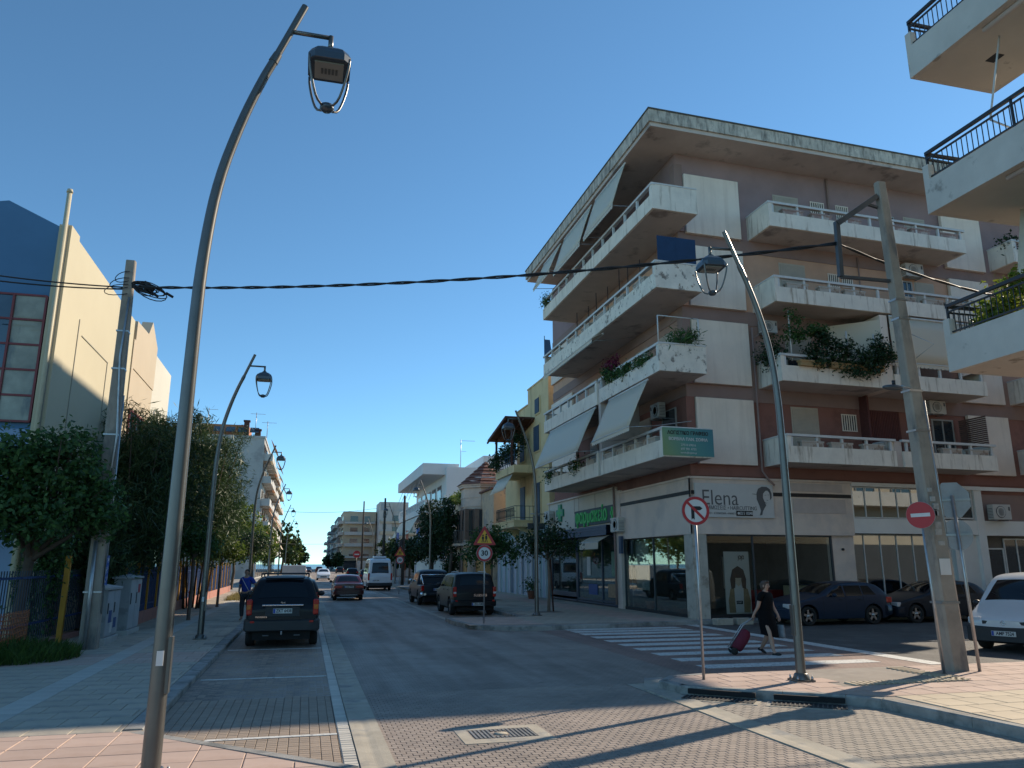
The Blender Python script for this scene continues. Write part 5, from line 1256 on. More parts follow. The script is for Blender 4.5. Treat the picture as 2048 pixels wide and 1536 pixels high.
fbox(fr,'W',13.65,32.47,32.55,-.05,.02,.26,3.12); fbox(fr,'W',13.65,26.55,26.6,-.05,.02,.26,3.12); fbox(fr,'W',13.65,29.5,29.56,-.05,.02,.26,3.12); fr = fr.build('shop_frame', m_shopfr, CB)
for (f_, b_, a, c_) in (('S',26,14.16,16.05),('S',26,16.11,17.6),('S',26,17.66,19.52),('W',13.65,26.6,29.5),('W',13.65,29.56,32.47)):
    m = MB(); fbox(m,f_,b_,a,c_,-.02,-.01,.26,3.06); m.build('shop_pane', m_shopgl, fr)
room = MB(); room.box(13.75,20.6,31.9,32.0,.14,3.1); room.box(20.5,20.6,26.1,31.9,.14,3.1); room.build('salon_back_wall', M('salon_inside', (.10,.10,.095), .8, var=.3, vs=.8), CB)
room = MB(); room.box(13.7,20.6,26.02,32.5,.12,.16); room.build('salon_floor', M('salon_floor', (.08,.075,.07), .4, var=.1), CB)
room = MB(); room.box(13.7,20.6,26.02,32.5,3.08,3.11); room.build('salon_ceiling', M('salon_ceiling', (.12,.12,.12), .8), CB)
# things seen inside
t = thing('poster_stand', 'tall salon poster of a person with brown fringe and open coat', 'poster', (15.42,26.15,.27))
m_post = M('poster_paper', (.50,.49,.46), .6, var=.04); m_hair = M('print_brown', (.055,.032,.025), .6, var=.2, vs=8); m_skin_p = M('print_skin', (.50,.40,.30), .6, var=.05); m_coat = M('print_coat', (.27,.20,.11), .6, var=.2, vs=4)
m = MB(); m.box(14.9,15.95,26.13,26.16,.28,2.5); p = m.build('poster_board', m_post, t)
m = MB(); m.prism([(15.02,.32),(15.28,.32),(15.25,1.25),(15.1,1.15),(15.0,.75)], 26.122, 26.129, 'y'); m.prism([(15.62,.32),(15.88,.32),(15.92,.75),(15.82,1.15),(15.65,1.25)], 26.122, 26.129, 'y'); m.build('printed_coat', m_coat, p)
m = MB(); m.prism([(15.28,.34),(15.62,.34),(15.64,1.22),(15.52,1.3),(15.38,1.3),(15.26,1.22)], 26.122, 26.129, 'y'); m.build('printed_shirt', M('print_shirt', (.55,.55,.54), .6, var=.05), p)
m = MB(); m.prism([(15.14,1.15),(15.3,1.2),(15.33,1.55),(15.45,1.66),(15.57,1.55),(15.6,1.2),(15.75,1.15),(15.78,1.5),(15.68,1.85),(15.45,1.98),(15.22,1.85),(15.11,1.5)][::1], 26.119, 26.127, 'y'); m.build('printed_hair', m_hair, p)
m = MB(); m.prism([(15.34,1.35),(15.45,1.24),(15.56,1.35),(15.58,1.55),(15.32,1.55)], 26.117, 26.126, 'y'); m.build('printed_face', m_skin_p, p)
m = MB(); m.prism([(15.32,1.55),(15.58,1.55),(15.6,1.75),(15.3,1.75)], 26.114, 26.124, 'y'); m.build('printed_fringe', m_hair, p)
text('JOJO', .2, (15.62,26.12,2.28), (1,0,0), m_hair, p, sx=.62, bold=.004)
m = MB(); m.box(15.32,15.58,26.114,26.122,.62,.74); m.build('printed_label', m_ink, p); text('CHIC', .08, (15.45,26.111,.68), (1,0,0), m_swhite, p)
t = thing('window_blind', 'pale green blind hanging inside the street side salon window', 'blind', (13.85,31.5,1.0)); m = MB(); m.sheet((13.9,30.6,.98),(13.9,32.4,.98),(13.9,32.4,3.02),(13.9,30.6,3.02), .02); m.build('blind_cloth', M('blind_green', (.40,.47,.43), .8, var=.08, vs=2), t)
t = thing('salon_sofa', 'dark red salon sofa seen through the shop window', 'sofa', (17.8,27.6,.16)); m = MB(); m.box(17.0,18.6,27.3,28.1,.2,.6); m.build('seat', M('sofa_red', (.22,.015,.02), .5, var=.1), t, bevel=.08); m = MB(); m.box(17.0,18.6,27.95,28.2,.5,1.05); m.build('backrest', M('sofa_red', (.22,.015,.02)), t, bevel=.06)
t = thing('salon_counter', 'cream counter inside the salon window', 'counter', (18.6,26.9,.16)); m = MB(); m.box(18.0,19.3,26.7,27.1,.16,1.25); m.build('counter_body', M('counter_cream', (.50,.46,.32), .6, var=.05), t, bevel=.02); m = MB(); m.box(17.95,19.35,26.65,27.15,1.25,1.30); m.build('counter_top', m_shopfr, t)
t = thing('salon_mirror', 'framed mirror panel on the dark salon wall', 'mirror', (17.3,29.9,1.2)); m = MB(); m.box(16.9,17.5,29.8,29.86,1.0,2.4); m.build('mirror_frame', m_shopfr, t); m = MB(); m.box(16.95,17.45,29.78,29.8,1.05,2.35); m.build('mirror_glass', m_winfr, t)
t = thing('flower_pot', 'clay pot with dark plant inside the street side salon window', 'flower pot', (13.95,30.9,.16)); m = MB(); m.lathe([(.14,.16),(.22,.5),(.24,.52),(.2,.52)], (14.05,30.9,0), 16); m.build('pot', M('terracotta', (.30,.13,.08), .8, var=.15), t)
# salon sign
t = thing('shop_sign', 'white salon sign with lettering and a long haired profile', 'shop sign', (15.3,25.85,3.73))
m = MB(); m.box(13.68,17.0,25.80,25.87,3.73,4.97); p = m.build('sign_panel', M('sign_panel_white', (.56,.55,.53), .5, var=.03), t)
yv = 25.795
m_sgrey = M('sign_grey_ink', (.10,.10,.105), .6, var=0)
text('Elena', .80, (13.92,yv,4.42), (1,0,0), m_sgrey, t, align='LEFT', bold=-.004, sx=.92); text('ΚΟΜΜΩΣΕΙΣ • HAIRCUTTING', .20, (13.88,yv,4.07), (1,0,0), m_sgrey, t, align='LEFT', sx=.86); text('ΒΑΨΙΜΟ • ΧΤΕΝΙΣΜΑ • MAKE UP', .1, (13.9,yv,3.87), (1,0,0), m_sgrey, t, align='LEFT')
m = MB(); m.box(15.35,16.05,25.788,25.797,3.79,3.98); b = m.build('phone_label', m_ink, t); text('22 5 10240', .14, (15.77,25.786,3.885), (1,0,0), m_swhite, b, bold=.003, sx=.85); m = MB(); disc(m, (15.45,25.786,3.885), .05, -.002, .002, 16); m.build('phone_symbol', m_swhite, b)
hp = [(16.35,3.82),(16.42,4.0),(16.36,4.2),(16.27,4.42),(16.28,4.66),(16.36,4.82),(16.52,4.9),(16.72,4.9),(16.86,4.82),(16.93,4.66),(16.92,4.48),(16.84,4.40),(16.86,4.55),(16.84,4.68),(16.76,4.76),(16.66,4.74),(16.56,4.64),(16.54,4.48),(16.6,4.34),(16.66,4.2),(16.58,4.1),(16.50,3.98),(16.46,3.84)]
m = MB(); m.prism(hp, 25.790, 25.797, 'y'); m.build('hair_silhouette', m_sgrey, t)
m = MB(); m.tube([(16.60,25.792,4.33),(16.66,25.792,4.28),(16.72,25.792,4.30)], .008, 4); m.tube([(16.70,25.792,4.40),(16.76,25.792,4.39)], .010, 4); m.tube([(16.63,25.792,4.58),(16.70,25.792,4.59)], .009, 4); m.tube([(16.76,25.792,4.60),(16.81,25.792,4.59)], .009, 4); m.tube([(16.1,25.792,4.62),(16.35,25.792,4.6)], .008, 4); m.build('face_lines', m_sgrey, t)
# small fittings on the salon wall
m = MB(); m.lathe([(.05,-.06),(.05,0)], (20.05,25.98,2.6), 10, 'y'); m.build('wall_lamp', m_ink, CB)
# ---------------------------------------------------------------- ground floor: white shop with mezzanine windows
m_wshop = M('white_shopfront', (.76,.74,.70), .75, var=.06, vs=.8)
m = MB(); fbox(m,'S',26,20.64,27.1,.0,.10,3.22,3.80); fbox(m,'S',26,20.64,27.1,.0,.16,5.05,5.20); fbox(m,'S',26,26.75,27.15,-.1,.12,.14,5.05); fbox(m,'S',26,20.62,20.7,0,.1,3.8,5.05); m.build('shopfront_band', m_wshop, CB)
m_refl = glassmat('mirror_shop_glass', (.22,.22,.20), .34, 1.)
for (z0, z1, us, d) in ((3.82,5.04,(20.7,21.33,22.1,22.88,23.6,24.55),0), (.4,3.2,(20.66,21.31,22.11,22.9,23.7,24.6),-.3)):
    f = MB()
    for u in us: fbox(f,'S',26,u-.022,u+.022,d-.02,d+.03,z0,z1)
    fbox(f,'S',26,us[0],us[-1],d-.02,d+.03,z0,z0+.04); fbox(f,'S',26,us[0],us[-1],d-.02,d+.03,z1-.04,z1); f = f.build('window_frame', m_rail, CB)
    for a, b in zip(us, us[1:]): m = MB(); fbox(m,'S',26,a+.022,b-.022,d-.004,d+.004,z0+.04,z1-.04); m.build('pane', m_refl, f)
window(CB,'S',26,25.0,25.9,3.85,5.04,m_rail,m_wglass,bars=0); window(CB,'S',26,25.95,26.7,3.85,5.04,m_rail,m_wglass,bars=0)
window(CB,'S',26,24.7,25.6,.3,3.2,m_rail,m_wglass,bars=0,d=-.3); m = MB(); fbox(m,'S',26,25.6,26.75,-.35,-.05,.14,3.22); m.build('shop_wall', m_wshop, CB)
window(CB,'S',26,27.25,28.35,.3,2.7,m_rail,m_wglass,bars=0,d=-.3); window(CB,'S',26,28.4,29.8,.3,3.1,m_rail,m_wglass,bars=1,d=-.3); window(CB,'S',26,30.2,32.8,.3,3.1,m_rail,m_wglass,bars=2,d=-.3)
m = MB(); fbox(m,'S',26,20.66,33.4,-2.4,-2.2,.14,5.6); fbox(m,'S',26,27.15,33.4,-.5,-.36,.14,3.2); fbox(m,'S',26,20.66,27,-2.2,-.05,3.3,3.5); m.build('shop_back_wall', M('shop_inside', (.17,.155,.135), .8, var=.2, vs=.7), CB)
m = MB(); fbox(m,'S',26,27.15,33.5,-.35,.05,3.2,3.8); fbox(m,'S',26,27.15,33.5,-.35,.1,5.05,5.2); m.build('shopfront_band', m_wshop, CB)
m = MB(); fbox(m,'S',26,27.15,33.5,-.35,-.02,3.8,5.05); m.build('upper_wall', m_brown, CB)
ac_unit('S',26,27.35,3.84,'air conditioner on the ledge above the white shopfront near the no entry sign', .95,.62)
# ---------------------------------------------------------------- ground floor: pharmacy
SHEAR[:] = [0., 0.]
m = MB(); fbox(m,'W',13.65,33.1,43.6,-.1,.06,3.75,5.45); m.build('pharmacy_fascia', M('pharmacy_cream', (.62,.56,.47), .8, var=.07, vs=.8), CB)
m = MB(); fbox(m,'W',13.65,33.1,43.6,.0,.16,5.42,5.5); m.build('fascia_coping', m_beige, CB)
for y in (35.9, 38.3, 39.0, 43.4): m = MB(); fbox(m,'W',13.65,y-.015,y+.015,.06,.07,4.62,5.42); m.build('fascia_joint', m_brown, CB)
m_navy = M('navy_shutter', (.045,.07,.125), .5, var=.08, vs=2); m_blind = M('navy_frame', (.03,.05,.09), .4, var=.05)
bx = MB()
for k in range(4): fbox(bx,'W',13.65,33.75,43.5,.06,.40-.02*(k % 2),3.36+.12*k,3.36+.12*k+.10)
fbox(bx,'W',13.65,33.75,43.5,.06,.36,3.36,3.82); bx.build('shutter_box', m_navy, CB)
fr = MB()
for y in (33.2,35.3,38.8,38.95,43.2): fbox(fr,'W',13.65,y-.05,y+.05,-.06,.03,.18,3.36)
for z in (.18,.30,3.28): fbox(fr,'W',13.65,33.2,43.2,-.06,.03,z,z+.09)
fbox(fr,'W',13.65,38.95,43.2,-.06,.03,.3,.62); fr = fr.build('pharmacy_frame', m_blind, CB)
for a, b in ((33.25,35.25),(35.35,38.75),(39.0,43.15)): m = MB(); fbox(m,'W',13.65,a,b,-.02,-.01,.3,3.3); m.build('shop_pane', m_shopgl, fr)
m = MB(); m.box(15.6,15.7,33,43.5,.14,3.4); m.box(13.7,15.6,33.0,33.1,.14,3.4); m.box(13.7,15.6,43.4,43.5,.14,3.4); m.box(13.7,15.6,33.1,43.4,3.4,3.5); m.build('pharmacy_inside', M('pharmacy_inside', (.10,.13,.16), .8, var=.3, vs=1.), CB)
for (y0, y1, z0, z1, mt, lab) in ((36.9,37.4,1.5,2.4,m_post,'white notice sheet on the pharmacy door'),(36.0,37.2,.6,1.1,m_stb,'blue poster low on the pharmacy door'),(33.7,34.6,.55,1.15,M('print_ochre',(.3,.2,.12),.6,var=.3,vs=9),'ochre poster low beside the pharmacy pier'),(33.5,34.1,1.5,2.6,M('print_green',(.12,.22,.16),.6,var=.3,vs=7),'green poster high beside the pharmacy pier')):
    m = MB(); m.box(13.64,13.648,y0,y1,z0,z1); o = m.build('window_poster', mt, None, loc=(13.64,y0,z0)); tag(o, lab, 'poster')
for (y0, y1, lab) in ((33.8,36.3,'small pale awning over the pharmacy door'),(39.8,43.2,'small pale awning over the far pharmacy window')):
    t = thing('awning', lab, 'awning', (13.3,(y0+y1)/2,3.3), 'small shop awnings'); m = MB(); m.sheet((13.45,y0,3.34),(13.45,y1,3.34),(12.9,y1,3.05),(12.9,y0,3.05), .012); m.sheet((12.9,y0,3.05),(12.9,y1,3.05),(12.88,y1,2.72),(12.88,y0,2.72), .01); m.build('canvas', m_awn, t); m = MB(); m.tube([(12.9,y0,3.04),(12.9,y1,3.04)], .03, 6); m.build('front_bar', m_rail, t)
# letters and cross
m_grn = M('pharmacy_green', (.02,.22,.13), .4, var=.04)
m_grnglow = bpy.data.materials.new('lit_green_letters'); m_grnglow.use_nodes = True; b_ = m_grnglow.node_tree.nodes['Principled BSDF']; b_.inputs['Base Color'].default_value = (.03,.30,.09,1); b_.inputs['Emission Color'].default_value = (.04,.55,.12,1); b_.inputs['Emission Strength'].default_value = .03
t = thing('shop_sign', 'green lit pharmacy lettering on a dark board over the blue shutter box', 'shop sign', (13.55,36,4.0)); m = MB(); fbox(m,'W',13.65,33.0,38.75,.06,.14,3.93,4.72); bd = m.build('sign_board', M('sign_board_dark', (.035,.06,.07), .6, var=.1), t)
text('φαρμακείο', .98, (13.50,36.35,4.36), (0,-1,0), m_grnglow, t, bold=.010, sx=.90, extrude=.03)
m = MB(); fbox(m,'W',13.65,33.25,33.65,.14,.2,4.25,4.43); fbox(m,'W',13.65,33.38,33.52,.14,.2,4.08,4.62); m.build('small_cross', m_grnglow, t)
t = thing('pharmacy_cross', 'green pharmacy cross on the cream fascia', 'sign', (13.55,41.3,4.3)); m = MB(); fbox(m,'W',13.65,41.05,41.55,.06,.16,4.33,5.28); fbox(m,'W',13.65,40.7,41.05,.06,.16,4.62,5.0); fbox(m,'W',13.65,41.55,41.9,.06,.16,4.62,5.0); m.build('cross_body', m_grn, t); m = MB(); fbox(m,'W',13.65,41.2,41.4,.16,.17,4.5,5.1); fbox(m,'W',13.65,40.85,41.75,.16,.172,4.76,4.86); m.build('cross_light', m_grnglow, t)
t = thing('pharmacy_cross', 'dark unlit cross sign jutting from the yellow house corner', 'sign', (12.9,44.4,4.0)); m = MB(); m.box(12.55,13.6,44.35,44.5,4.05,4.4); m.box(12.9,13.25,44.33,44.52,3.75,4.85); m.build('cross_body', m_shopfr, t); m = MB(); m.tube([(13.6,44.4,4.95),(12.7,44.4,4.95)], .03, 6); m.build('arm', m_steel, t)
ac_unit('W',13.65,42.4,4.35,'air conditioner at the far end of the pharmacy fascia', .95,.66); ac_unit('W',13.65,32.15,3.45,'air conditioner box beside the end of the pharmacy sign', .95,.62)
m = MB(); m.tube([(13.42,33.05,5.5),(13.42,33.05,.3)], .05, 8); m.build('drain_pipe', m_brown, CB)
m = MB(); m.box(13.38,13.5,32.3,32.55,2.5,3.25); o = m.build('blade_sign', m_navy, None, loc=(13.45,32.4,2.5)); tag(o, 'small dark blue upright sign at the salon pier', 'sign')
# ---------------------------------------------------------------- near right block: only its balconies reach into view
SHEAR[:] = [0., 0.]
m_nwhite = M('near_balcony_white', (.58,.54,.48), .8, var=.10, vs=1.2, col2=(.36,.33,.29), c2s=2.6, lo=.62, hi=.70, bump=.2)
m_nsoff = M('near_soffit', (.60,.55,.48), .85, var=.08, vs=.8, col2=(.30,.26,.21), c2s=1.6, lo=.62, hi=.68)
m_nrail = M('near_rail_black', (.022,.024,.028), .4, var=.05)
m_ncream = M('near_wall_cream', (.52,.44,.33), .85, var=.08, vs=.6)
NB = thing('apartment_building', 'apartment building on the near right corner with black railed balconies', 'building', (13.4, 9.9, 0))
m = MB(); m.box(13.4,75,-14,9.9,-.02,15.2); m.build('wall', m_ncream, NB)
for k, zb in enumerate((5.5, 8.66, 11.64)):
    xr = 13.27 if k == 2 else 20.
    m = MB()
    m.box(11.42,xr,-6,11.18,zb,zb+.16,1)                   # slab
    m.box(11.3,11.42,-6,11.3,zb,zb+.68); m.box(11.42,xr,11.18,11.3,zb,zb+.68)
    m.box(11.3,11.44,11.16,11.3,zb+.68,zb+1.0)
    if k == 2: m.box(xr,xr+.1,9.95,11.3,zb,zb+.68)
    b = m.build('balcony', [m_nwhite, m_nsoff], NB)
    r = MB(); x = 11.36
    for z, t_ in ((zb+1.26,.06),(zb+1.14,.03),(zb+.74,.03)):
        r.bar((x,-6,z),(x,11.24,z),t_); r.bar((x,11.24,z),(xr-.05,11.24,z),t_)
    r.build('railing', m_nrail, b)
    y = -1.0
    pv = None
    while y < 11.2:
        if pv is None: q = MB(); q.bar((x,y,zb+.74),(x,y,zb+1.14),.013); pv = q.build('baluster', m_nrail, b); y0_ = y
        else: o = pv.copy(); COL.objects.link(o); o.parent = b; o.location = (0,y-y0_,0)
        y += .115
    xx = 11.5; pv2 = None
    while xx < (xr if k == 2 else 14):
        if pv2 is None: q = MB(); q.bar((xx,11.24,zb+.74),(xx,11.24,zb+1.14),.013); pv2 = q.build('baluster', m_nrail, b); x0_ = xx
        else: o = pv2.copy(); COL.objects.link(o); o.parent = b; o.location = (xx-x0_,0,0)
        xx += .115
    for yy in (11.22, 9.3, 7.3): q = MB(); q.bar((x,yy,zb+.64),(x,yy,zb+1.26),.035); q.build('rail_post', m_nrail, b)
    m = MB(); m.tube([(11.5,9.7,zb-.03),(11.5,4,zb-.03)], .05, 8); m.build('awning_roller', m_soffit, NB)
m = MB(); m.tube([(11.9,9.75,11.6),(11.55,9.9,9.9)], .018, 6); m.tube([(11.55,9.9,9.9),(11.75,9.7,9.65),(12.2,9.4,9.6)], .018, 6); m.build('awning_arm', m_rail, NB)
m = MB(); m.box(12.3,12.5,10.2,10.45,11.63,11.645); m.build('ceiling_lamp', m_ink, NB)
# sunlit side-street front (its +Y face) seen in the shop glass opposite
m = MB(); m.box(13.5,75,9.9,9.94,.1,3.3); m.build('reflected_dark_band', M('reflected_dark', (.02,.024,.03), .6, var=.3, vs=.5), NB)  # dark band added out of view so the salon panes reflect darker
for k in range(5):
    zb = 2.6+3.1*k
    if k > 0:
        m = MB(); m.box(20.4,70,9.9,11.08,zb,zb+.16,1); m.box(20.4,70,11.08,11.2,zb,zb+.9); m.build('balcony', [m_nwhite, m_nsoff], NB)
    for u in range(15, 66, 3) if k else (): window(NB,'N',9.9,u,u+(2.6 if k == 0 else 1.6),zb-2.3 if k == 0 else zb+.3,zb+2.4 if k else zb+1.9,m_winfr,m_wglass)
t = thing('awning', 'grey hanging awning flap at the far right under the middle near balcony', 'awning', (13.0,10.2,8.0)); m = MB(); m.sheet((12.75,10.6,8.62),(13.5,9.9,8.62),(13.35,9.9,7.1),(12.55,10.75,7.1), .015, nu=4, nv=4, wob=.02); m.build('canvas', m_awng, t)
ac_unit('E',12.62,9.55,6.62,'air conditioner behind the bright plant on the near right balcony', .8,.56)

# ---------------------------------------------------------------- blue and cream school hall on the left
m_blue = M('gable_blue', (.075,.185,.33), .75, var=.10, vs=.5); m_lblue = M('pale_blue_wall', (.26,.36,.52), .8, var=.08, vs=.6)
m_yel = M('cream_yellow_wall', (.54,.48,.335), .85, var=.05, vs=.3, bump=.1); m_cream2 = M('cream_wing', (.52,.43,.31), .85, var=.05, vs=.3); m_wing3 = M('pale_wing', (.60,.57,.48), .85, var=.06, vs=.3)
m_redfr = M('red_window_frame', (.20,.035,.04), .55, var=.06); m_slit = M('pilaster_grey', (.36,.34,.28), .85, var=.1)
SH = thing('school_hall', 'blue gabled school hall with a red framed window grid and cream side wall', 'building', (-9, 23.6, 0))
m = MB(); m.prism([(-18,.0),(-7.2,.0),(-7.2,11.35),(-8.7,12.05),(-14,10.9),(-18,10.1)], 22.9, 23.3, 'y'); m.build('gable_wall', m_blue, SH)
m = MB(); m.box(-17.9,-7.25,22.84,22.9,.1,5.55); m.build('lower_wall', m_lblue, SH)
m = MB(); m.box(-7.30,-6.98,22.75,23.55,.0,11.42); m.build('pilaster', m_yel, SH)
m = MB(); m.box(-7.13,-7.06,22.70,22.75,.0,11.42); m.build('pilaster_strip', m_slit, SH)
m = MB(); m.tube([(-7.12,22.62,1.0),(-7.12,22.62,12.35)], .065, 10); m.lathe([(.09,12.35),(.07,12.45),(0,12.46)], (-7.12,22.62,0), 10); m.build('drain_pipe', M('pipe_cream', (.50,.44,.30), .6, var=.08), SH)
m = MB(); m.box(-18,-7.0,23.55,31.5,0,11.3); m.build('side_wall', m_yel, SH)
gr = MB()
for (a, b) in (((-6.992,24.6,9.2),(-6.992,24.6,1.0)), ((-6.992,25.0,8.8),(-6.992,28.2,8.8-.02)), ((-6.992,28.2,8.8),(-6.992,28.2,1.0))): gr.bar(a, b, .03)
gr.build('wall_groove', m_slit, SH)
m = MB(); m.box(-18,-7.25,31.5,31.9,0,10.6); m.box(-7.35,-6.96,31.55,31.85,0,10.6); m.build('pilaster', m_cream2, SH)
m = MB(); m.box(-18,-7.0,31.9,36.0,0,11.25); m.build('side_wall', m_cream2, SH)
m = MB(); m.prism([(31.85,9.5),(36.05,9.5),(36.05,11.42),(34.6,12.2),(34.0,11.5),(31.85,11.4)], -7.4, -6.97, 'x'); m.build('parapet', m_cream2, SH)
m = MB(); m.box(-18,-7.02,36.05,40.2,0,11.15); m.build('side_wall', m_wing3, SH)
m = MB(); m.box(-18,-7.6,40.2,41.5,0,9.0); m.build('side_wall', m_lblue, SH)
# gable window grid
gx = [-17.7,-16.2,-14.75,-13.3,-11.85,-10.4,-8.95,-7.45]; gz = [5.6,6.45,7.3,8.15,9.0,9.5]
gx = [-7.36-.80*k for k in range(13)][::-1]; gz = [5.75+.704*k for k in range(6)]
fr = MB()
for x in gx: fr.box(x-.028,x+.028,22.76,22.86,gz[0],gz[-1])
for z in gz: fr.box(gx[0],gx[-1],22.775,22.85,z-.028,z+.028)
fr = fr.build('window_frame', m_redfr, SH)
m_hcurt = M('curtained_glass', (.30,.29,.22), .05, var=.35, vs=1.2, col2=(.08,.10,.11), c2s=1.0, stretch=(1,1,.3)); m_hglass = M('hall_glass', (.03,.06,.09), .03, var=.15, vs=.5, spec=1.)
for i in range(len(gx)-1):
    for j in range(len(gz)-1):
        m = MB(); m.add([(gx[i]+.028,22.80+.008*((i*7+j*3) % 3),gz[j]+.028),(gx[i+1]-.028,22.80+.008*((i*5+j) % 3),gz[j]+.028),(gx[i+1]-.028,22.80+.006*((i+j) % 3),gz[j+1]-.028),(gx[i]+.028,22.805,gz[j+1]-.028)], [(0,1,2,3)]); m.build('pane', m_hcurt if (i == len(gx)-2 or (i == len(gx)-3 and j < 2)) else m_hglass, fr)
fr = MB()
ys = [32.1,32.7,33.3,33.9,34.5,35.1,35.7]; zs = [4.4,5.6,6.8,7.9]
for y in ys: fr.box(-7.0,-6.93,y-.035,y+.035,zs[0],zs[-1])
for z in zs: fr.box(-7.0,-6.935,ys[0],ys[-1],z-.035,z+.035)
fr = fr.build('window_frame', m_redfr, SH)
for a, b in zip(ys, ys[1:]):
    for c_, d in zip(zs, zs[1:]): m = MB(); m.box(-7.0,-6.97,a+.035,b-.035,c_+.035,d-.035); m.build('pane', m_hglass, fr)
# large spray mural marks on the far wall
m_mural = M('mural_grey', (.40,.39,.36), .9, var=.25, vs=6)
for k, (y, z) in enumerate(((36.9,7.4),(37.6,7.6),(38.4,6.9),(39.2,6.5))):
    m = MB(); m.tube([(-7.015, y+.28*cos(a)*(.6+.4*sin(3*a)), z+1.4*sin(a)) for a in np.linspace(0,2*pi,26)], .05, 4); m.build('mural_mark', m_mural, SH)

# ---------------------------------------------------------------- yellow house next to the corner block
m_yh = M('yellow_house_wall', (.68,.53,.29), .85, var=.10, vs=.6, col2=(.42,.32,.18), c2s=1.2, lo=.56, hi=.7, stretch=(1,1,.3)); m_teal = M('teal_ground_floor', (.27,.37,.39), .8, var=.1, vs=.8); m_pil = M('grey_lilac_pilaster', (.40,.40,.47), .8, var=.07); m_trim = M('white_trim', (.62,.62,.61), .7, var=.06); m_shbl = M('blue_shutter', (.025,.06,.11), .6, var=.12); m_wood2 = M('pergola_wood', (.085,.035,.025), .8, var=.2, vs=4)
YH = thing('yellow_house', 'yellow stucco house with blue shutters and a grey pilastered ground floor', 'building', (13.65, 43.6, 0))
m = MB(); m.box(13.66,24,43.62,48.2,4.3,13.3); m.box(13.66,24,48.2,51.0,4.3,12.3); m.box(13.66,24,51.0,54.2,4.3,8.0); m.build('wall', m_yh, YH)
m = MB(); m.box(13.62,24,43.62,48.25,13.3,13.4); m.box(13.6,24,48.2,51.1,12.3,12.38); m.box(13.56,24,43.62,51.3,7.98,8.12); m.build('cornice', m_yh, YH)
m = MB(); m.box(13.60,24,43.62,55.8,.12,4.3); m.build('ground_floor_wall', m_teal, YH)
for y in (44.3,45.6,47.2,48.3,49.6,50.9,52.6,54.0,55.5):
    m = MB(); fbox(m,'W',13.6,y-.24,y+.24,0,.10,.14,3.55); p = m.build('pilaster', m_pil, YH); m = MB()
    for s_ in (-1,1): fbox(m,'W',13.6,y+s_*.27-.035,y+s_*.27+.035,0,.12,.14,3.62)
    fbox(m,'W',13.6,y-.3,y+.3,0,.13,3.55,3.66); m.build('edge_trim', m_trim, p)
for (y0, y1) in ((46.0,46.9),(48.65,49.3),(51.3,52.2)):
    m = MB(); fbox(m,'W',13.6,y0,y1,.0,.04,.2,2.7); d = m.build('door', M('door_bluegrey', (.09,.13,.18), .5, var=.08), YH); m = MB(); fbox(m,'W',13.6,y0+.1,y0+.14,.04,.1,1.1,1.4); m.build('handle', m_steel, d)
m = MB(); fbox(m,'W',13.6,46.95,47.0,.1,.13,1.2,2.4); m.build('intercom', m_trim, YH)
for (y0,y1,z0,z1) in ((45.4,46.3,11.36,12.3),(45.45,46.6,8.97,10.55),(45.35,46.4,4.5,6.95),(48.9,49.9,8.7,10.4)):
    m = MB(); fbox(m,'W',13.65,y0-.1,y1+.1,0,.05,z0-.1,z1+.1); w_ = m.build('window', m_yh, YH)
    for a, b in ((y0,(y0+y1)/2-.01),((y0+y1)/2+.01,y1)):
        m = MB(); n = 12
        for k in range(n): fbox(m,'W',13.65,a,b,.05,.09,z0+(z1-z0)*k/n,z0+(z1-z0)*(k+.82)/n)
        fbox(m,'W',13.65,a,b,.05,.075,z0,z1); m.build('shutter', m_shbl, w_)
# lower balcony with curled iron rail
m = MB(); m.box(12.2,13.66,46.3,51.1,4.28,4.62); m.box(12.15,13.66,46.25,51.15,4.62,4.7); m.build('balcony', m_yh, YH)
for y in (46.9, 50.4): m = MB(); m.prism([(13.6,4.28),(12.5,4.28),(12.7,4.1),(13.1,4.0),(13.4,3.7),(13.6,3.4)], y-.12, y+.12, 'y'); m.build('balcony_bracket', m_yh, YH)
r = MB()
for z in (4.85,5.55): r.bar((12.25,46.35,z),(12.25,51.05,z),.035); r.bar((12.25,51.05,z),(13.6,51.05,z),.035); r.bar((12.25,46.35,z),(13.6,46.35,z),.035)
for k in range(16):
    y = 46.5+.3*k; r.tube([(12.25,y+.1*cos(a),5.2+.28*sin(a)) for a in np.linspace(0,6.28,12)], .012, 4); r.bar((12.25,y+.15,4.7),(12.25,y+.15,5.55),.018)
for k in range(5): x = 12.4+.27*k; r.bar((x,46.35,4.7),(x,46.35,5.55),.018); r.bar((x,51.05,4.7),(x,51.05,5.55),.018)
r.build('iron_railing', M('iron_rail', (.045,.055,.055), .6), YH)
for y in (47.6, 49.5): m = MB(); fbox(m,'W',13.65,y-.55,y+.55,0,.04,4.72,7.0); m.build('balcony_door', m_shbl if y > 48 else m_yh, YH)
m = MB(); m.box(12.2,13.66,46.3,51.2,7.62,8.1); m.build('balcony', m_yh, YH)
m = MB(); m.sheet((12.3,46.9,7.6),(12.3,50.8,7.6),(11.7,50.8,6.55),(11.7,46.9,6.55), .012, nu=6, nv=2); m.build('balcony_awning', m_awn, YH)
r = MB()
for z in (8.35,8.75,9.05): r.bar((12.25,46.35,z),(12.25,51.1,z),.04); r.bar((12.25,51.1,z),(13.6,51.1,z),.04)
for k in range(9): r.bar((12.25,46.4+.58*k,8.1),(12.25,46.4+.58*k,9.05),.04)
r.build('terrace_railing', m_shbl, YH)
m = MB()
m.prism([(46.6,11.1),(51.6,10.3),(51.6,10.42),(46.6,11.22)], 11.7, 13.66, 'x')
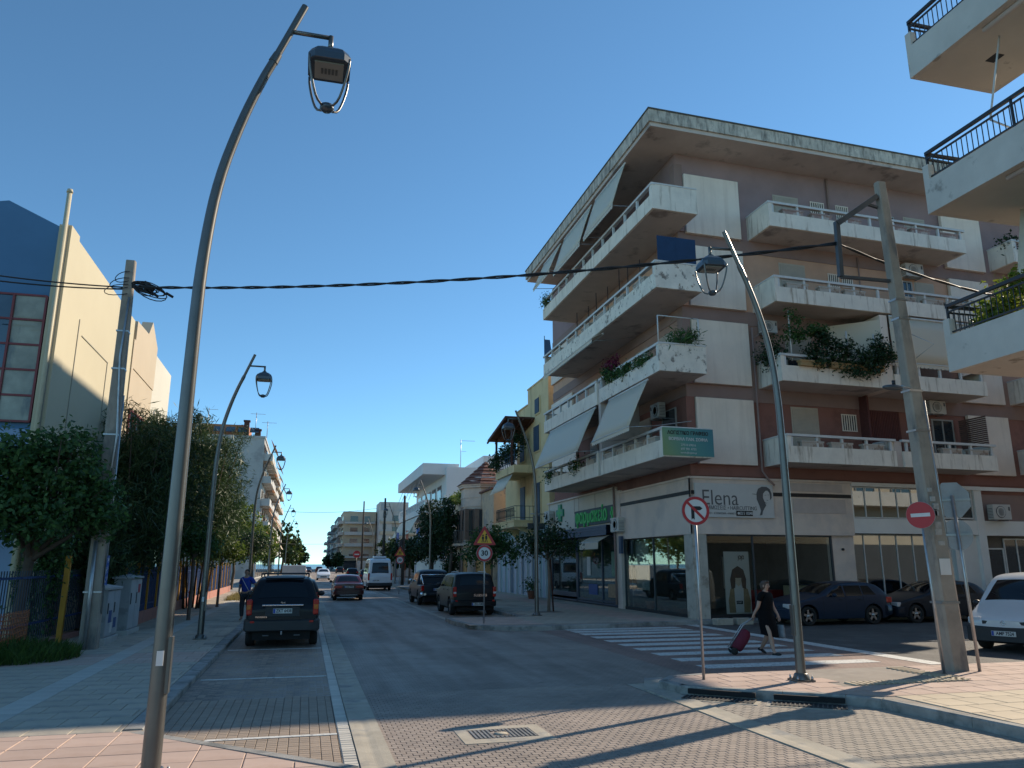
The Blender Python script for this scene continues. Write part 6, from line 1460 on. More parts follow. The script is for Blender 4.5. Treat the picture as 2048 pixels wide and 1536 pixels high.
for x in (11.72,12.3,12.9,13.5): m.bar((x,46.6,11.05),(x,51.7,10.22),.10)
m.build('pergola_roof', m_wood2, YH)
for (x, y, z) in ((12.2,51.0,10.4),(12.2,46.8,11.0),(13.4,51.0,10.4)): m = MB(); m.bar((x,y,8.1),(x,y,z),.13); m.build('pergola_post', m_wood2, YH)
# ---------------------------------------------------------------- old turreted house
m_old = M('old_ochre_plaster', (.58,.42,.28), .9, var=.15, vs=.8, col2=(.33,.27,.23), c2s=.8, col3=(.24,.19,.16), c3s=4., lo3=.6, hi3=.7, bump=.3); m_oldp = M('old_pink_plaster', (.64,.49,.39), .9, var=.15, vs=.8, col2=(.54,.44,.37), c2s=.9); m_rooft = M('clay_roof_tile', (.20,.085,.06), .9, var=.25, vs=5, col2=(.11,.06,.05), c2s=3.); m_oldsh = M('old_shutter', (.22,.15,.115), .8, var=.15)
OH = thing('old_house', 'old ochre plaster house with a tiled polygonal corner turret', 'building', (13.7, 62, 0))
m = MB(); m.box(13.2,24,56.0,72,.1,7.5); m.build('wall', m_old, OH)
def octa(r, c=(13.9,62.0), rot=22.5): return [(c[0]+r*cos(RAD(rot+45*k)), c[1]+r*sin(RAD(rot+45*k))) for k in range(8)]
m = MB(); m.prism(octa(2.0), .1, 8.15, 'z'); m.build('turret_wall', m_oldp, OH)
for z, r_ in ((3.5,2.08),(6.5,2.08),(7.2,2.05),(8.0,2.22),(8.15,2.3)): m = MB(); m.prism(octa(r_), z, z+.14, 'z'); m.build('cornice', m_oldp, OH)
ap = (13.9,62.0,9.9)
for k in range(8):
    a, b = octa(2.42)[k], octa(2.42)[(k+1) % 8]
    m = MB(); n = 7
    for j in range(n):
        q0 = j/n; m.add([(a[0]+(ap[0]-a[0])*q0, a[1]+(ap[1]-a[1])*q0, 8.28+2.1*q0), (b[0]+(ap[0]-b[0])*q0, b[1]+(ap[1]-b[1])*q0, 8.28+2.1*q0)]+[(p[0]+(ap[0]-p[0])*(q0+1/n), p[1]+(ap[1]-p[1])*(q0+1/n), 8.28+2.1*(q0+1/n)-.06) for p in (b, a)], [(0,1,2,3)])
    m.build('roof_slope', m_rooft, OH)
m = MB()
for k in range(14): m.tube([(13.4+.35*k,56.3,7.7),(16.5+.2*k,62,9.4)], .11, 6)
m.box(13.0,24,56,72,7.5,7.62); o = m.build('roof', m_rooft, OH)
for y in (60.6,62,63.4): m = MB(); m.box(11.86,11.95,y-.42,y+.42,3.9,6.3); d = m.build('turret_door', m_oldsh, OH); m = MB(); m.box(11.83,11.86,y-.02,y+.28,4.6,6.2); m.build('pane', m_wglass, d)
for (x, y) in ((12.25,60.3),(13.0,59.9)): m = MB(); m.box(x-.4,x+.4,y-.03,y+.1,3.9,6.3); d = m.build('turret_door', m_oldsh, OH); m = MB(); m.box(x-.05,x+.25,y-.06,y-.03,4.2,6.2); m.build('pane', m_wglass, d)
for y in (65.5,67.5,69.8): m = MB(); fbox(m,'W',13.2,y-.45,y+.45,0,.06,4.2,6.4); m.build('shutter', m_oldsh, OH)
m = MB(); m.prism(octa(2.85), 3.45, 3.62, 'z'); m.box(12.4,13.3,63,71,3.45,3.6); m.build('balcony', m_old, OH)
r = MB(); P = octa(2.75)
for z in (3.75,4.6): r.tube([(*p,z) for p in P]+[(*P[0],z)], .025, 5)
for k in range(8):
    a, b = P[k], P[(k+1) % 8]
    for j in range(9): x = a[0]+(b[0]-a[0])*j/9; y = a[1]+(b[1]-a[1])*j/9; r.bar((x,y,3.6),(x,y,4.6),.025)
for z in (3.75,4.6): r.bar((12.45,63.5,z),(12.45,71,z),.04)
for k in range(30): r.bar((12.45,63.6+.25*k,3.6),(12.45,63.6+.25*k,4.6),.022)
r.build('iron_railing', m_iron, OH)
for (y, mt) in ((58.2,m_oldsh),(60.0,M('ochre_door', (.40,.20,.06), .7, var=.15)),(61.8,m_oldsh),(66.5,M('ochre_door', (.4,.2,.06))),(69.2,m_oldsh)): m = MB(); fbox(m,'W',13.2 if abs(y-62) > 2.1 else 11.95,y-.6,y+.6,0,.06,.15,2.9); m.build('ground_door', mt, OH)
m = MB(); m.box(12.7,13.2,56.2,59.8,.14,3.3); m.build('shop_wall', M('ochre_shop', (.45,.24,.08), .85, var=.15), OH)
# ---------------------------------------------------------------- white modern house
m_mw = M('modern_white', (.70,.70,.68), .8, var=.05, vs=.4)
MH = thing('modern_house', 'white modern house with a projecting roof and slatted balcony parapet', 'building', (13.6, 80, 0))
m = MB(); m.box(13.6,26,79,102,.1,11.9); m.box(17.5,26,79,92,11.9,13.2); m.build('wall', m_mw, MH)
m = MB(); m.box(11.2,15,79.6,102.5,11.15,12.3); m.build('roof_canopy', m_mw, MH)
for z in (3.6,7.2):
    m = MB(); m.box(11.4,13.6,80.5,102,z,z+.3); m.box(11.4,11.6,80.5,102,z+.3,z+.62); m.box(11.4,11.6,80.5,102,z+1.2,z+1.38); m.box(11.6,13.6,80.5,80.7,z+.3,z+1.38); b = m.build('balcony', m_mw, MH)
    for k in range(16): m = MB(); m.box(11.42,11.58,81+1.4*k,81.55+1.4*k,z+.62,z+1.2); m.build('parapet_block', m_mw, b)
for k in range(5): m = MB(); fbox(m,'W',13.6,82+3.8*k,84.6+3.8*k,0,.05,7.6,10.3); w_ = m.build('window', m_winfr, MH); m = MB(); fbox(m,'W',13.55,82.1+3.8*k,84.5+3.8*k,.0,.02,7.7,10.2); m.build('pane', m_wglass, w_)
m = MB(); m.sheet((11.5,84,7.1),(11.5,101,7.1),(10.4,101,5.2),(10.4,84,5.2),.02); m.build('sun_blind', m_awn, MH)
for k in range(5): m = MB(); m.bar((11.5,83+4*k,11.1),(10.7,83+4*k,9.0),.05); m.build('awning_arm', m_steel, MH)
m = MB(); m.tube([(16,84,12.3),(16,84,15.6)], .04, 5); m.bar((16,84,15.5),(17.6,84,15.5),.04); m.bar((16,84,14.3),(16.6,84,14.3),.03); m.build('aerial', m_steel, MH)
# shop flags beyond
for k, (c_, lab) in enumerate((((.02,.10,.35),'blue shop flag far down the right pavement'),((.45,.10,.05),'orange red shop flag far down the right pavement'),((.03,.16,.45),'bright blue tall flag by the dark round trees'))):
    y = 92-6*k; x = 10.2+.35*k; m = MB(); m.box(x-.03,x+.03,y-.9,y+.9,3.4-.4*k,5.6); m.tube([(x,y+.9,.1),(x,y+.9,5.7)], .04, 6); o = m.build('shop_flag', M('flag_%d' % k, c_, .7, var=.08), None, loc=(x,y,.1)); tag(o, lab, 'flag', 'flags on the right pavement')

# ---------------------------------------------------------------- distant apartment blocks
def apartment(name, label, x0, x1, y0, y1, nf, fh, wall, faces, slab=m_balc, z0=.1, awn=None, roofstep=None, group=None):
    t = thing(name, label, 'building', ((x0+x1)/2, y0, 0), group); H = z0+3.6+nf*fh
    m = MB(); m.box(x0,x1,y0,y1,0,H); m.box(x0-.12,x1+.12,y0-.12,y1+.12,H,H+.3)
    if roofstep: a, b, c_, d, h = roofstep; m.box(a,b,c_,d,H+.3,H+.3+h)
    m.build('wall', wall, t)
    for f in faces:
        base = {'S': y0, 'N': y1, 'W': x0, 'E': x1}[f]; lo_, hi_ = (x0, x1) if f in 'SN' else (y0, y1); n = max(1, int((hi_-lo_)/5.2)); st = (hi_-lo_)/n
        for k in range(nf):
            z = z0+3.6+k*fh
            for j in range(n):
                a = lo_+st*j+.3; b = lo_+st*(j+1)-.3
                m = MB(); fbox(m,f,base,a,b,0,1.25,z,z+.16); fbox(m,f,base,a,b,1.15,1.25,z+.16,z+(.95 if (j+k) % 3 else .55)); fbox(m,f,base,a,a+.1,0,1.15,z+.16,z+.95); fbox(m,f,base,b-.1,b,0,1.15,z+.16,z+.95); m.build('balcony', slab, t)
                for q in (.18, .58):
                    u = a+(b-a)*q; m = MB(); fbox(m,f,base,u,u+(b-a)*.26,0,.06,z+.2,z+2.3); w_ = m.build('window', m_winfr if (j+k) % 2 else m_rollsh, t)
                    m = MB(); fbox(m,f,base,u+.08,u+(b-a)*.26-.08,.06,.08,z+.25,z+2.2 if (j*3+k*5) % 4 else z+1.2); m.build('pane', m_wglass, w_)
                if awn and (j*5+k*3) % 4 < 2:
                    m = MB(); sg = -1 if f in 'SW' else 1
                    P = [fpt(f,base,u,d,zz) for u,d,zz in ((a,.9,z+fh-.1),(b,.9,z+fh-.1),(b,1.75,z+1.5),(a,1.75,z+1.5))]; m.sheet(*P, .03); m.build('awning', awn[(j+k) % len(awn)], t)
        for j in range(n):
            u = lo_+st*j+.5; m = MB(); fbox(m,f,base,u,u+st-1.0,0,.05,.3,3.0); m.build('shop_window', m_wglass, t)
    return t
m_bc1 = M('block_cream', (.50,.42,.30), .85, var=.08, vs=.3); m_bc2 = M('block_white', (.50,.48,.44), .85, var=.08, vs=.3); m_bc3 = M('block_grey', (.42,.42,.40), .85, var=.1, vs=.3, col2=(.33,.33,.32), c2s=.4); m_bc4 = M('block_bluegrey', (.24,.27,.29), .85, var=.1, vs=.3)
m_oaw = M('awning_orange', (.55,.22,.09), .85, var=.1); m_saw = M('awning_sand', (.56,.46,.33), .85, var=.08)
A1 = apartment('apartment_building', 'tall grey sided apartment block with orange awnings beyond the school trees', -19,-6.6,112,150,5,3.1,m_bc3,['E'],m_bc2,awn=[m_oaw,m_saw],group='apartment blocks down the street')
m = MB(); m.box(-18.8,-12.5,111.95,112,4,17.5); m.build('side_wall_strip', M('block_tan', (.36,.30,.22), .85, var=.1), A1)
for k in range(4): m = MB(); fbox(m,'S',111.95,-14.6,-13.2,0,.06,5+3.1*k,6.6+3.1*k); m.build('window', m_shbl, A1)
m = MB(); m.box(-18,-9,114,120,19.4,21.3); m.box(-12,-8,121,126,19.4,20.8); m.build('roof_block', M('roof_orange', (.42,.17,.08), .85, var=.12), A1)
for (x, y, h) in ((-15.6,113.2,22.6),(-9.2,113,22.2),(-7.6,113,21.0)):
    m = MB(); m.box(x-.35,x+.35,y-.35,y+.35,19.4,h-.6); m.box(x-.45,x+.45,y-.45,y+.45,h-.6,h-.4); m.build('chimney', m_bc3 if x < -12 else m_wood2, A1); m = MB(); m.tube([(x+1.2,y,19.4),(x+1.2,y,h+.8)], .05, 5); m.bar((x+.4,y,h+.6),(x+2.4,y,h+.6),.05); m.build('aerial', m_steel, A1)
for k in range(4): m = MB(); m.sheet((-13.5+1.6*k,112.3,20.0),(-12.3+1.6*k,112.3,20.0),(-12.3+1.6*k,113.2,20.8),(-13.5+1.6*k,113.2,20.8),.06); m.build('solar_panel', m_hglass, A1)
apartment('apartment_building', 'cream apartment block with sand awnings farther along the left row', -20,-7.0,152,188,5,3.1,m_bc1,['E','S'],m_bc2,awn=[m_saw],group='apartment blocks down the street')
apartment('apartment_building', 'pale apartment block at the seaward end of the left row', -22,-9.5,196,240,4,3.1,m_bc2,['E','S'],m_bc2,group='apartment blocks down the street')
A3 = apartment('apartment_building', 'beige five storey block facing the viewer at the end of the square', 9.9,19.2,232,252,4,3.25,m_bc1,['S','W'],m_bc2,group='apartment blocks down the street')
A4 = apartment('apartment_building', 'beige block with a tall stair tower beside the far five storey block', 19.5,33,226,250,4,3.25,m_bc2,['S'],m_bc1,roofstep=(19.8,28,227,240,2.6),group='apartment blocks down the street')
m = MB(); m.box(19.4,23.2,225.2,226,1,19.4); m.build('stair_tower', m_bc2, A4)
for k in range(4): m = MB(); m.box(20.6,21.5,225.1,225.2,5.2+3.25*k,6.8+3.25*k); m.build('window', m_wglass, A4)
apartment('apartment_building', 'blue grey block behind the beige corner of the square', 9.2,20,256,290,4,3.2,m_bc4,['W','S'],m_bc3,group='apartment blocks down the street')
apartment('apartment_building', 'narrow shaded block with dark balconies in the right row to the sea', 8.5,19,293,312,4,3.0,m_bc4,['W','S'],m_bc4,group='apartment blocks down the street')
apartment('apartment_building', 'last low shaded block of the right row before the sea', 7.9,18,315,334,3,2.9,m_bc4,['W','S'],m_bc3,group='apartment blocks down the street')
apartment('apartment_building', 'low apartment block behind the white modern house', 22,36,106,150,2,3.1,m_bc2,['W','S'],m_bc2,group='apartment blocks down the street')
m = MB(); m.box(8.6,20.5,139.8,140,.0,2.6); o = m.build('hoarding', M('hoarding_white', (.55,.53,.48), .8, var=.1, vs=1.), None, loc=(13,140,0)); tag(o, 'white hoarding wall along the far square behind the parked cars', 'hoarding')
# ---------------------------------------------------------------- trees and plants
lf_dark = leafmat('leaf_citrus', (.024,.068,.020), (.085,.17,.045)); lf_bamb = leafmat('leaf_bamboo', (.026,.056,.022), (.068,.112,.036), .25); lf_ficus = leafmat('leaf_ficus', (.012,.035,.012), (.026,.06,.018), .2); lf_young = leafmat('leaf_young', (.06,.11,.02), (.15,.19,.035), .45); lf_bright = leafmat('leaf_bright', (.10,.17,.02), (.24,.27,.04), .45); lf_grass = leafmat('leaf_grass', (.045,.10,.02), (.09,.15,.03))
lf_flower = leafmat('leaf_magenta', (.10,.008,.03), (.22,.02,.07))
m_bark = M('bark', (.085,.062,.045), .95, var=.25, vs=7, bump=.5, bs=18); m_barkp = M('pale_bark', (.17,.13,.10), .9, var=.2, vs=7); m_cane = M('bamboo_cane', (.16,.17,.06), .6, var=.2, vs=6)
def leaves(blobs, n, size, asp, mat, parent, name='crown', clump=22, spread=.16, droop=0., up=.3):
    """blobs: (centre, (rx,ry,rz)); leaf-sized faces in loose clumps through the volume"""
    vol = np.array([b[1][0]*b[1][1]*b[1][2] for b in blobs])**.75; pr = vol/vol.sum(); nc = max(3, n//clump)
    bi = RNG.choice(len(blobs), nc, p=pr); d = RNG.normal(size=(nc,3)); d /= np.linalg.norm(d,axis=1)[:,None]; r = RNG.random(nc)**.42
    C_ = np.array([blobs[i][0] for i in bi]); Rr = np.array([blobs[i][1] for i in bi]); cc = C_+d*r[:,None]*Rr
    k = RNG.integers(0, nc, n); P = cc[k]+RNG.normal(size=(n,3))*spread
    out = (P-C_[k])/Rr[k]; out /= np.linalg.norm(out,axis=1)[:,None]+1e-6
    N = out*.6+RNG.normal(size=(n,3))*.7+np.array([0,0,up]); N /= np.linalg.norm(N,axis=1)[:,None]
    A_ = np.cross(N, RNG.normal(size=(n,3))); A_[:,2] -= droop; A_ -= N*(A_*N).sum(1)[:,None]; A_ /= np.linalg.norm(A_,axis=1)[:,None]; B_ = np.cross(N, A_)
    s_ = size*(.45+1.05*RNG.random(n))[:,None]; w_ = s_*asp
    V = np.empty((n,4,3)); V[:,0] = P-A_*s_*.5; V[:,1] = P+B_*w_*.5-A_*s_*.05-N*s_*.08; V[:,2] = P+A_*s_*.5-N*s_*.12*(1+droop); V[:,3] = P-B_*w_*.5-A_*s_*.05-N*s_*.08
    off = np.array(WL.get(parent.name, Vector()) if parent else Vector()); V = V.reshape(-1,3)-off
    me = bpy.data.meshes.new(name); me.vertices.add(n*4); me.vertices.foreach_set('co', V.ravel()); me.loops.add(n*4); me.loops.foreach_set('vertex_index', np.arange(n*4)); me.polygons.add(n); me.polygons.foreach_set('loop_start', np.arange(n)*4); me.polygons.foreach_set('loop_total', np.full(n,4)); me.materials.append(mat); me.update(calc_edges=True)
    return link(name, me, parent, None, off)
def trunk(parent, base, pts, r, mat, name='trunk'):
    m = MB(); m.tube([base]+pts, [r*(1-.5*i/len(pts)) for i in range(len(pts)+1)], 9)
    return m, lambda mm: mm.build(name, mat, parent)
def tree(name, label, cat, base, h, blobs, n, size, asp, lmat, bmat=m_bark, tr=.09, fork=None, group=None, **kw):
    t = thing(name, label, cat, base, group); B_ = Vector(base); m = MB(); f = Vector(fork) if fork else B_+Vector((0,0,h*.45))
    mid = B_.lerp(f,.5)+Vector((.04*h*(RNG.random()-.5),.04*h*(RNG.random()-.5),0)); m.tube([B_-Vector((0,0,.05)),B_+Vector((0,0,.08)),mid,f], [tr*1.35,tr*1.1,tr*.92,tr*.8], 10)
    for c_, r_ in blobs[:7]:
        c_ = Vector(c_); q = f.lerp(c_,.5)+Vector(((RNG.random()-.5)*.2,(RNG.random()-.5)*.2,-.06)); m.tube([f-Vector((0,0,.12)),q,c_+Vector((0,0,r_[2]*.3))], [tr*.55,tr*.36,tr*.1], 7)
        for _ in range(2): e = c_+Vector((RNG.normal()*r_[0]*.5,RNG.normal()*r_[1]*.5,RNG.random()*r_[2]*.6)); m.tube([q,q.lerp(e,.5)+Vector((0,0,.08)),e], [tr*.28,tr*.18,tr*.05], 5)
    m.build('trunk', bmat, t); leaves(blobs, n, size, asp, lmat, t, **kw); return t
# orange tree on the left pavement
ob = [((-6.0,20.6,4.15),(1.25,1.2,1.05)),((-6.95,20.4,3.8),(1.0,1.0,.95)),((-5.15,20.5,3.65),(.9,1.0,.85)),((-5.6,20.5,4.75),(.75,.8,.55)),((-6.6,20.2,4.6),(.8,.8,.55)),((-4.75,20.5,3.2),(.55,.7,.55)),((-6.3,20.0,3.1),(1.3,.9,.6)),((-7.5,20.2,4.2),(.8,.8,.7)),((-7.3,20,3.1),(.9,.8,.6))]
tree('orange_tree', 'dense dark orange tree with a forked trunk beside the concrete pole', 'tree', (-6.25,20.5,.1), 4, ob, 15000, .135, .5, lf_dark, tr=.13, fork=(-6.2,20.5,2.25), clump=18, spread=.13)
# grass tuft at its foot
n = 2600; m = MB(); vs = []; fs = []
for i in range(n):
    a = RNG.random()*2*pi; r = sqrt(RNG.random()); x = -5.95+1.35*r*cos(a); y = 19.2+1.35*r*sin(a); h = (.22+.28*RNG.random())*(1.15-.5*r); dx, dy = RNG.normal(size=2)*.13; a2 = RNG.random()*6.28; w_ = .012
    o = len(vs); vs += [(x-w_*cos(a2),y-w_*sin(a2),.1),(x+w_*cos(a2),y+w_*sin(a2),.1),(x+dx*.4+w_*.8*cos(a2),y+dy*.4+w_*.8*sin(a2),.1+h*.6),(x+dx,y+dy,.1+h),(x+dx*.4-w_*.8*cos(a2),y+dy*.4-w_*.8*sin(a2),.1+h*.6)]; fs.append((o,o+1,o+2,o+3,o+4))
m.add(vs, fs); gt = m.build('grass', lf_grass, None, loc=(-5.9,19.2,.1)); tag(gt, 'long green grass tuft around the orange tree foot', 'grass', kind='stuff')
m = MB(); m.prism([(-7.6+0*k,0) for k in range(0)] or [(-5.9+1.3*cos(a),19.2+1.3*sin(a)) for a in np.linspace(0,2*pi,18)[:-1]], .09, .108, 'z'); struct(m.build('tree_pit', m_earth))
# bamboo / feathery trees behind the fence
def bamboo(label, x, y, h, rx, ry, n, canes=7, mat=None, group='feathery trees behind the school fence'):
    t = thing('feathery_tree', label, 'tree', (x,y,.1), group); m = MB(); tips = []
    for k in range(canes):
        a = 2*pi*k/canes; e = Vector((x+rx*.75*cos(a),y+ry*.75*sin(a),h*(.72+.25*RNG.random()))); b = Vector((x+.35*cos(a),y+.5*sin(a),.1)); q = b.lerp(e,.5)+Vector((-.15*cos(a),-.15*sin(a),.4)); m.tube([b,q,e], [.05,.04,.012], 6); tips.append(e)
    m.build('trunk', m_bark, t)
    bl = [((x,y,h*.58),(rx*1.0,ry,h*.36)),((x,y,h*.80),(rx*.7,ry*.7,h*.16)),((x+.3*rx,y-.5*ry,h*.5),(rx*.75,ry*.6,h*.2)),((x-.2*rx,y+.5*ry,h*.52),(rx*.7,ry*.6,h*.22))]
    leaves(bl, int(n*1.45), .30, .12, mat or lf_bamb, t, clump=26, spread=.22, droop=.9, up=0.)
    sp = [((e.x,e.y,e.z+.1),(.45,.45,.4)) for e in tips]
    leaves(sp, n//7, .30, .09, mat or lf_bamb, t, name='tip_sprays', clump=18, spread=.2, droop=1.0, up=0.)
    return t
bamboo('broad feathery tree overhanging the cabinets and second lamp post', -5.7, 28.5, 7.0, 1.5, 2.3, 15000, 8)
bamboo('tall feathery tree in front of the cream wall behind the tall cabinet', -5.7, 33.5, 8.2, 1.8, 2.6, 15000, 8)
bamboo('feathery tree at the street edge with pale green tips left of the grey side wall', -4.9, 38.5, 8.4, 2.1, 2.8, 14000, 8)
bamboo('feathery tree farthest along the school wall', -5.4, 45, 8.2, 2.0, 3.0, 9000, 7)
bamboo('low leafy clump filling the fence gap behind the tall cabinet', -5.95, 25.6, 4.0, .8, 1.2, 6000, 6)
tree('dark_shrub', 'dark climbing shrub against the cream pillar between tree and orange post', 'shrub', (-6.45,21.9,.1), 2.4, [((-6.4,22.0,1.4),(.45,.5,1.1)),((-6.2,22.1,2.4),(.5,.5,.7))], 3000, .12, .5, lf_dark, tr=.04)
# slim street trees
def street_tree(label, x, y, h, r, n, lmat, group, tr=.06, bm=m_barkp, z=.1, size=.13):
    b = [((x,y,h),(r,r,r*.6)),((x-.5*r,y+.2*r,h-.15*r),(r*.6,r*.6,r*.45)),((x+.55*r,y-.2*r,h-.1*r),(r*.6,r*.6,r*.45)),((x+.1,y+.3*r,h+.4*r),(r*.55,r*.55,r*.35)),((x-.25*r,y-.4*r,h+.15*r),(r*.5,r*.5,r*.4))]
    return tree('street_tree', label, 'tree', (x,y,z), h, b, n, size, .5, lmat, bm, tr, fork=(x,y,h-.55*r), group=group)
street_tree('slim street tree behind the second lamp post', -3.95, 30.6, 2.75, .75, 2600, lf_dark, 'slim trees along the left pavement')
street_tree('yellow green slim tree past the fence pillar', -3.9, 39.5, 2.7, 1.0, 3200, lf_young, 'slim trees along the left pavement')
street_tree('round dark clipped tree beyond the standing man', -3.3, 50, 3.2, 1.1, 3600, lf_ficus, 'slim trees along the left pavement')
tree('sunlit_tree', 'sunlit yellow green tree between the school and the grey sided block', 'tree', (-5.6,66,.1), 6, [((-5.6,66,5),(2.2,3,2.2)),((-4.6,64,3.6),(1.8,2,1.4)),((-6.4,68,6.2),(1.6,2,1.4)),((-4.2,70,4.2),(1.5,2,1.4))], 7000, .28, .5, lf_young, tr=.12)
tree('sunlit_tree', 'second sunlit tree lower beside the far left lamp posts', 'tree', (-5.2,84,.1), 5, [((-5.2,84,4.4),(2.2,3,1.8)),((-4.2,82,3.2),(1.6,2,1.2)),((-4.4,88,4),(1.6,2.4,1.5))], 5000, .3, .5, lf_young, tr=.12)
for i, (x, y, h, r) in enumerate(((-5.5,196,12.5,4.0),(-4.5,215,11.0,4.2),(-3.6,238,9.5,4.0),(-3.2,262,8.5,4.0))):
    tree('round_tree', '%s tall round green tree of the far row before the sea on the left' % ordn[i], 'tree', (x,y,.1), h, [((x,y,h*.58),(r,r,h*.38)),((x+r*.4,y,h*.42),(r*.7,r*.7,h*.26)),((x-r*.3,y,h*.75),(r*.6,r*.6,h*.2))], 3200, .7, .6, lf_young if i == 1 else lf_bamb, tr=.3, group='round trees far down the street')
# right side trees
street_tree('small street tree with a bare stem beside the pharmacy lamp post', 9.75, 31.4, 2.95, 1.15, 3000, lf_ficus, 'small trees in front of the shops', bm=m_barkp, z=.14)
m = MB(); m.tube([(9.98,31.5,.14),(9.85,31.45,2.3)], .035, 7); o = m.build('support_stake', m_wood2, None, loc=(9.98,31.5,.14)); tag(o, 'thin wooden stake propping the small pharmacy tree', 'stake')
street_tree('small leafy street tree behind the round 30 sign', 9.95, 42.5, 2.95, 1.7, 4200, lf_dark, 'small trees in front of the shops', bm=m_barkp, z=.14, size=.17)
for (x, y) in ((9.75,31.4),(9.95,42.5)): m = MB(); m.prism([(x-.5,y-.5),(x+.5,y-.5),(x+.5,y+.5),(x-.5,y+.5)], .13, .146, 'z'); struct(m.build('tree_pit', m_joint))
tree('ficus_tree', 'dense dark rounded ficus before the white modern house', 'tree', (10.3,66,.14), 6, [((10.3,66,5.2),(1.55,1.6,2.3)),((10.2,66,3.4),(1.4,1.5,1.2))], 7000, .2, .6, lf_ficus, tr=.16, group='dark clipped ficus trees')
tree('ficus_tree', 'dark rounded ficus with a leafy trunk next to the old turret', 'tree', (11.2,62.0,.14), 6, [((10.9,62.9,5.2),(.85,1.0,2.2)),((11.3,62.5,2.2),(.6,.6,2.0))], 6000, .2, .6, lf_ficus, tr=.16, group='dark clipped ficus trees')
tree('ficus_tree', 'low dark clipped tree behind the pickup truck', 'tree', (9.9,78,.14), 4, [((9.9,78,3.4),(1.9,2,1.2))], 3500, .25, .6, lf_ficus, tr=.12, group='dark clipped ficus trees')
for i, (x, y, h, r) in enumerate(((13.5,124,6.2,3.4),(17.5,128,5.6,3.2),(8.3,226,5.2,1.9),(7.2,282,5.0,1.8))):
    tree('round_tree', ['round dark green tree above the roof of the white van','second round dark tree right of the van roof','dark tree mass at the foot of the beige block','dark tree by the sea end of the right row'][i], 'tree', (x,y,.1), h, [((x,y,h*.6),(r,r,h*.4)),((x+r*.4,y,h*.5),(r*.7,r*.7,h*.35))], 3500, .5, .6, lf_bamb if i < 2 else lf_ficus, tr=.25, group='round trees far down the street')
# plants on balconies
def plant(label, cat, c_, blobs, n, size, mat, asp=.5, extra=None, loc=None, **kw):
    t = thing('balcony_plant', label, cat, c_); leaves(blobs, n, size, asp, mat, t, name='foliage', **kw)
    if extra: leaves(extra[0], extra[1], size, asp, extra[2], t, name='blossom', **kw)
    m = MB()
    for b in blobs: m.tube([(b[0][0],b[0][1],b[0][2]-b[1][2]), b[0]], .012, 5)
    m.build('stem', m_bark, t); return t
zz = Z[1]
plant('dense dark creeper spilling over the second side street balcony', 'plant', (19.4,24.6,9.4), [((18.4,24.5,9.75),(.6,.35,.55)),((19.6,24.5,9.9),(.8,.4,.65)),((20.7,24.5,9.75),(.7,.35,.6)),((21.3,24.5,10.1),(.5,.35,.7)),((19.0,24.6,10.5),(.45,.35,.35)),((20.2,24.4,9.35),(.9,.25,.3))], 5200, .12, lf_ficus, clump=20, spread=.1)
plant('tall climbing plant on white sticks above the dense creeper', 'plant', (18.2,24.7,10.4), [((17.6,24.7,10.6),(.5,.3,.35)),((18.6,24.7,10.9),(.6,.25,.2)),((17.5,24.6,11.4),(.18,.15,.25)),((17.85,24.6,11.2),(.2,.12,.12))], 1200, .12, lf_dark, clump=14, spread=.09)
plant('dark bush at the salon side of the second side street balcony', 'plant', (17.0,25.2,9.4), [((16.95,25.2,9.9),(.35,.5,.65))], 1300, .12, lf_ficus)
plant('palm like plant in the corner of the peeling balcony', 'plant', (12.9,24.7,9.8), [((12.7,24.6,10.05),(.5,.3,.3)),((13.2,24.6,10.1),(.3,.25,.35))], 700, .26, lf_dark, asp=.12, droop=.5)
plant('trailing flowering plants along the peeling balcony rail', 'plant', (11.8,27.6,9.6), [((11.8,25.8,9.45),(.2,.9,.22)),((11.8,27.6,9.5),(.22,.9,.25)),((11.75,29.0,9.75),(.3,.6,.35))], 2200, .1, lf_dark, extra=([((11.75,28.7,10.05),(.3,.5,.4))], 500, lf_flower), clump=14, spread=.08)
plant('green pots on the far lowest street balcony', 'plant', (11.8,33.5,6.4), [((11.75,33.3,6.4),(.2,.6,.3)),((11.75,37.4,6.4),(.2,.6,.22))], 900, .1, lf_dark)
plant('small greens at the far end of the top street balcony', 'plant', (11.8,37.8,16), [((11.8,37.8,15.95),(.15,.6,.25))], 400, .1, lf_dark)
plant('bright sunlit bushy plant on the near right lower balcony', 'plant', (12.4,10.9,6.4), [((12.3,10.7,6.65),(.75,.3,.45)),((12.15,10.4,7.05),(.3,.25,.25)),((12.6,10.2,6.6),(.5,.5,.45)),((11.9,10.8,6.4),(.35,.3,.35))], 2600, .12, lf_bright, clump=16, spread=.09)
plant('terrace plants under the wooden pergola of the yellow house', 'plant', (12.5,49,9), [((12.5,49.5,9.1),(.5,1.6,.55)),((12.4,47.3,9.0),(.4,.8,.5)),((12.9,48,9.9),(.5,.6,.5)),((11.9,50.6,8.6),(.4,.9,.5))], 3000, .16, lf_ficus)
plant('weeds growing on the old house cornice', 'plant', (12.6,66,7.7), [((12.7,66,7.8),(.3,2.2,.35)),((12.7,70,7.7),(.3,1.5,.4)),((12.2,63.8,7.4),(.3,.5,.6))], 1200, .2, lf_young)
plant('dark leaves on the far right balcony of the corner block', 'plant', (30,24.8,16), [((29.9,25.6,16.2),(.4,.3,.4)),((31,25.6,16.1),(.5,.3,.35))], 600, .14, lf_ficus)
t = thing('potted_plant', 'clay pot with a small plant at the pharmacy wall', 'potted plant', (12.4,43.2,.14)); m = MB(); m.lathe([(.16,.14),(.25,.55),(.27,.58),(.22,.58)], (12.4,43.2,0), 16); m.build('pot', M('terracotta', (.30,.13,.08)), t); leaves([((12.4,43.2,.85),(.3,.3,.3))], 350, .12, .5, lf_dark, t, name='foliage')
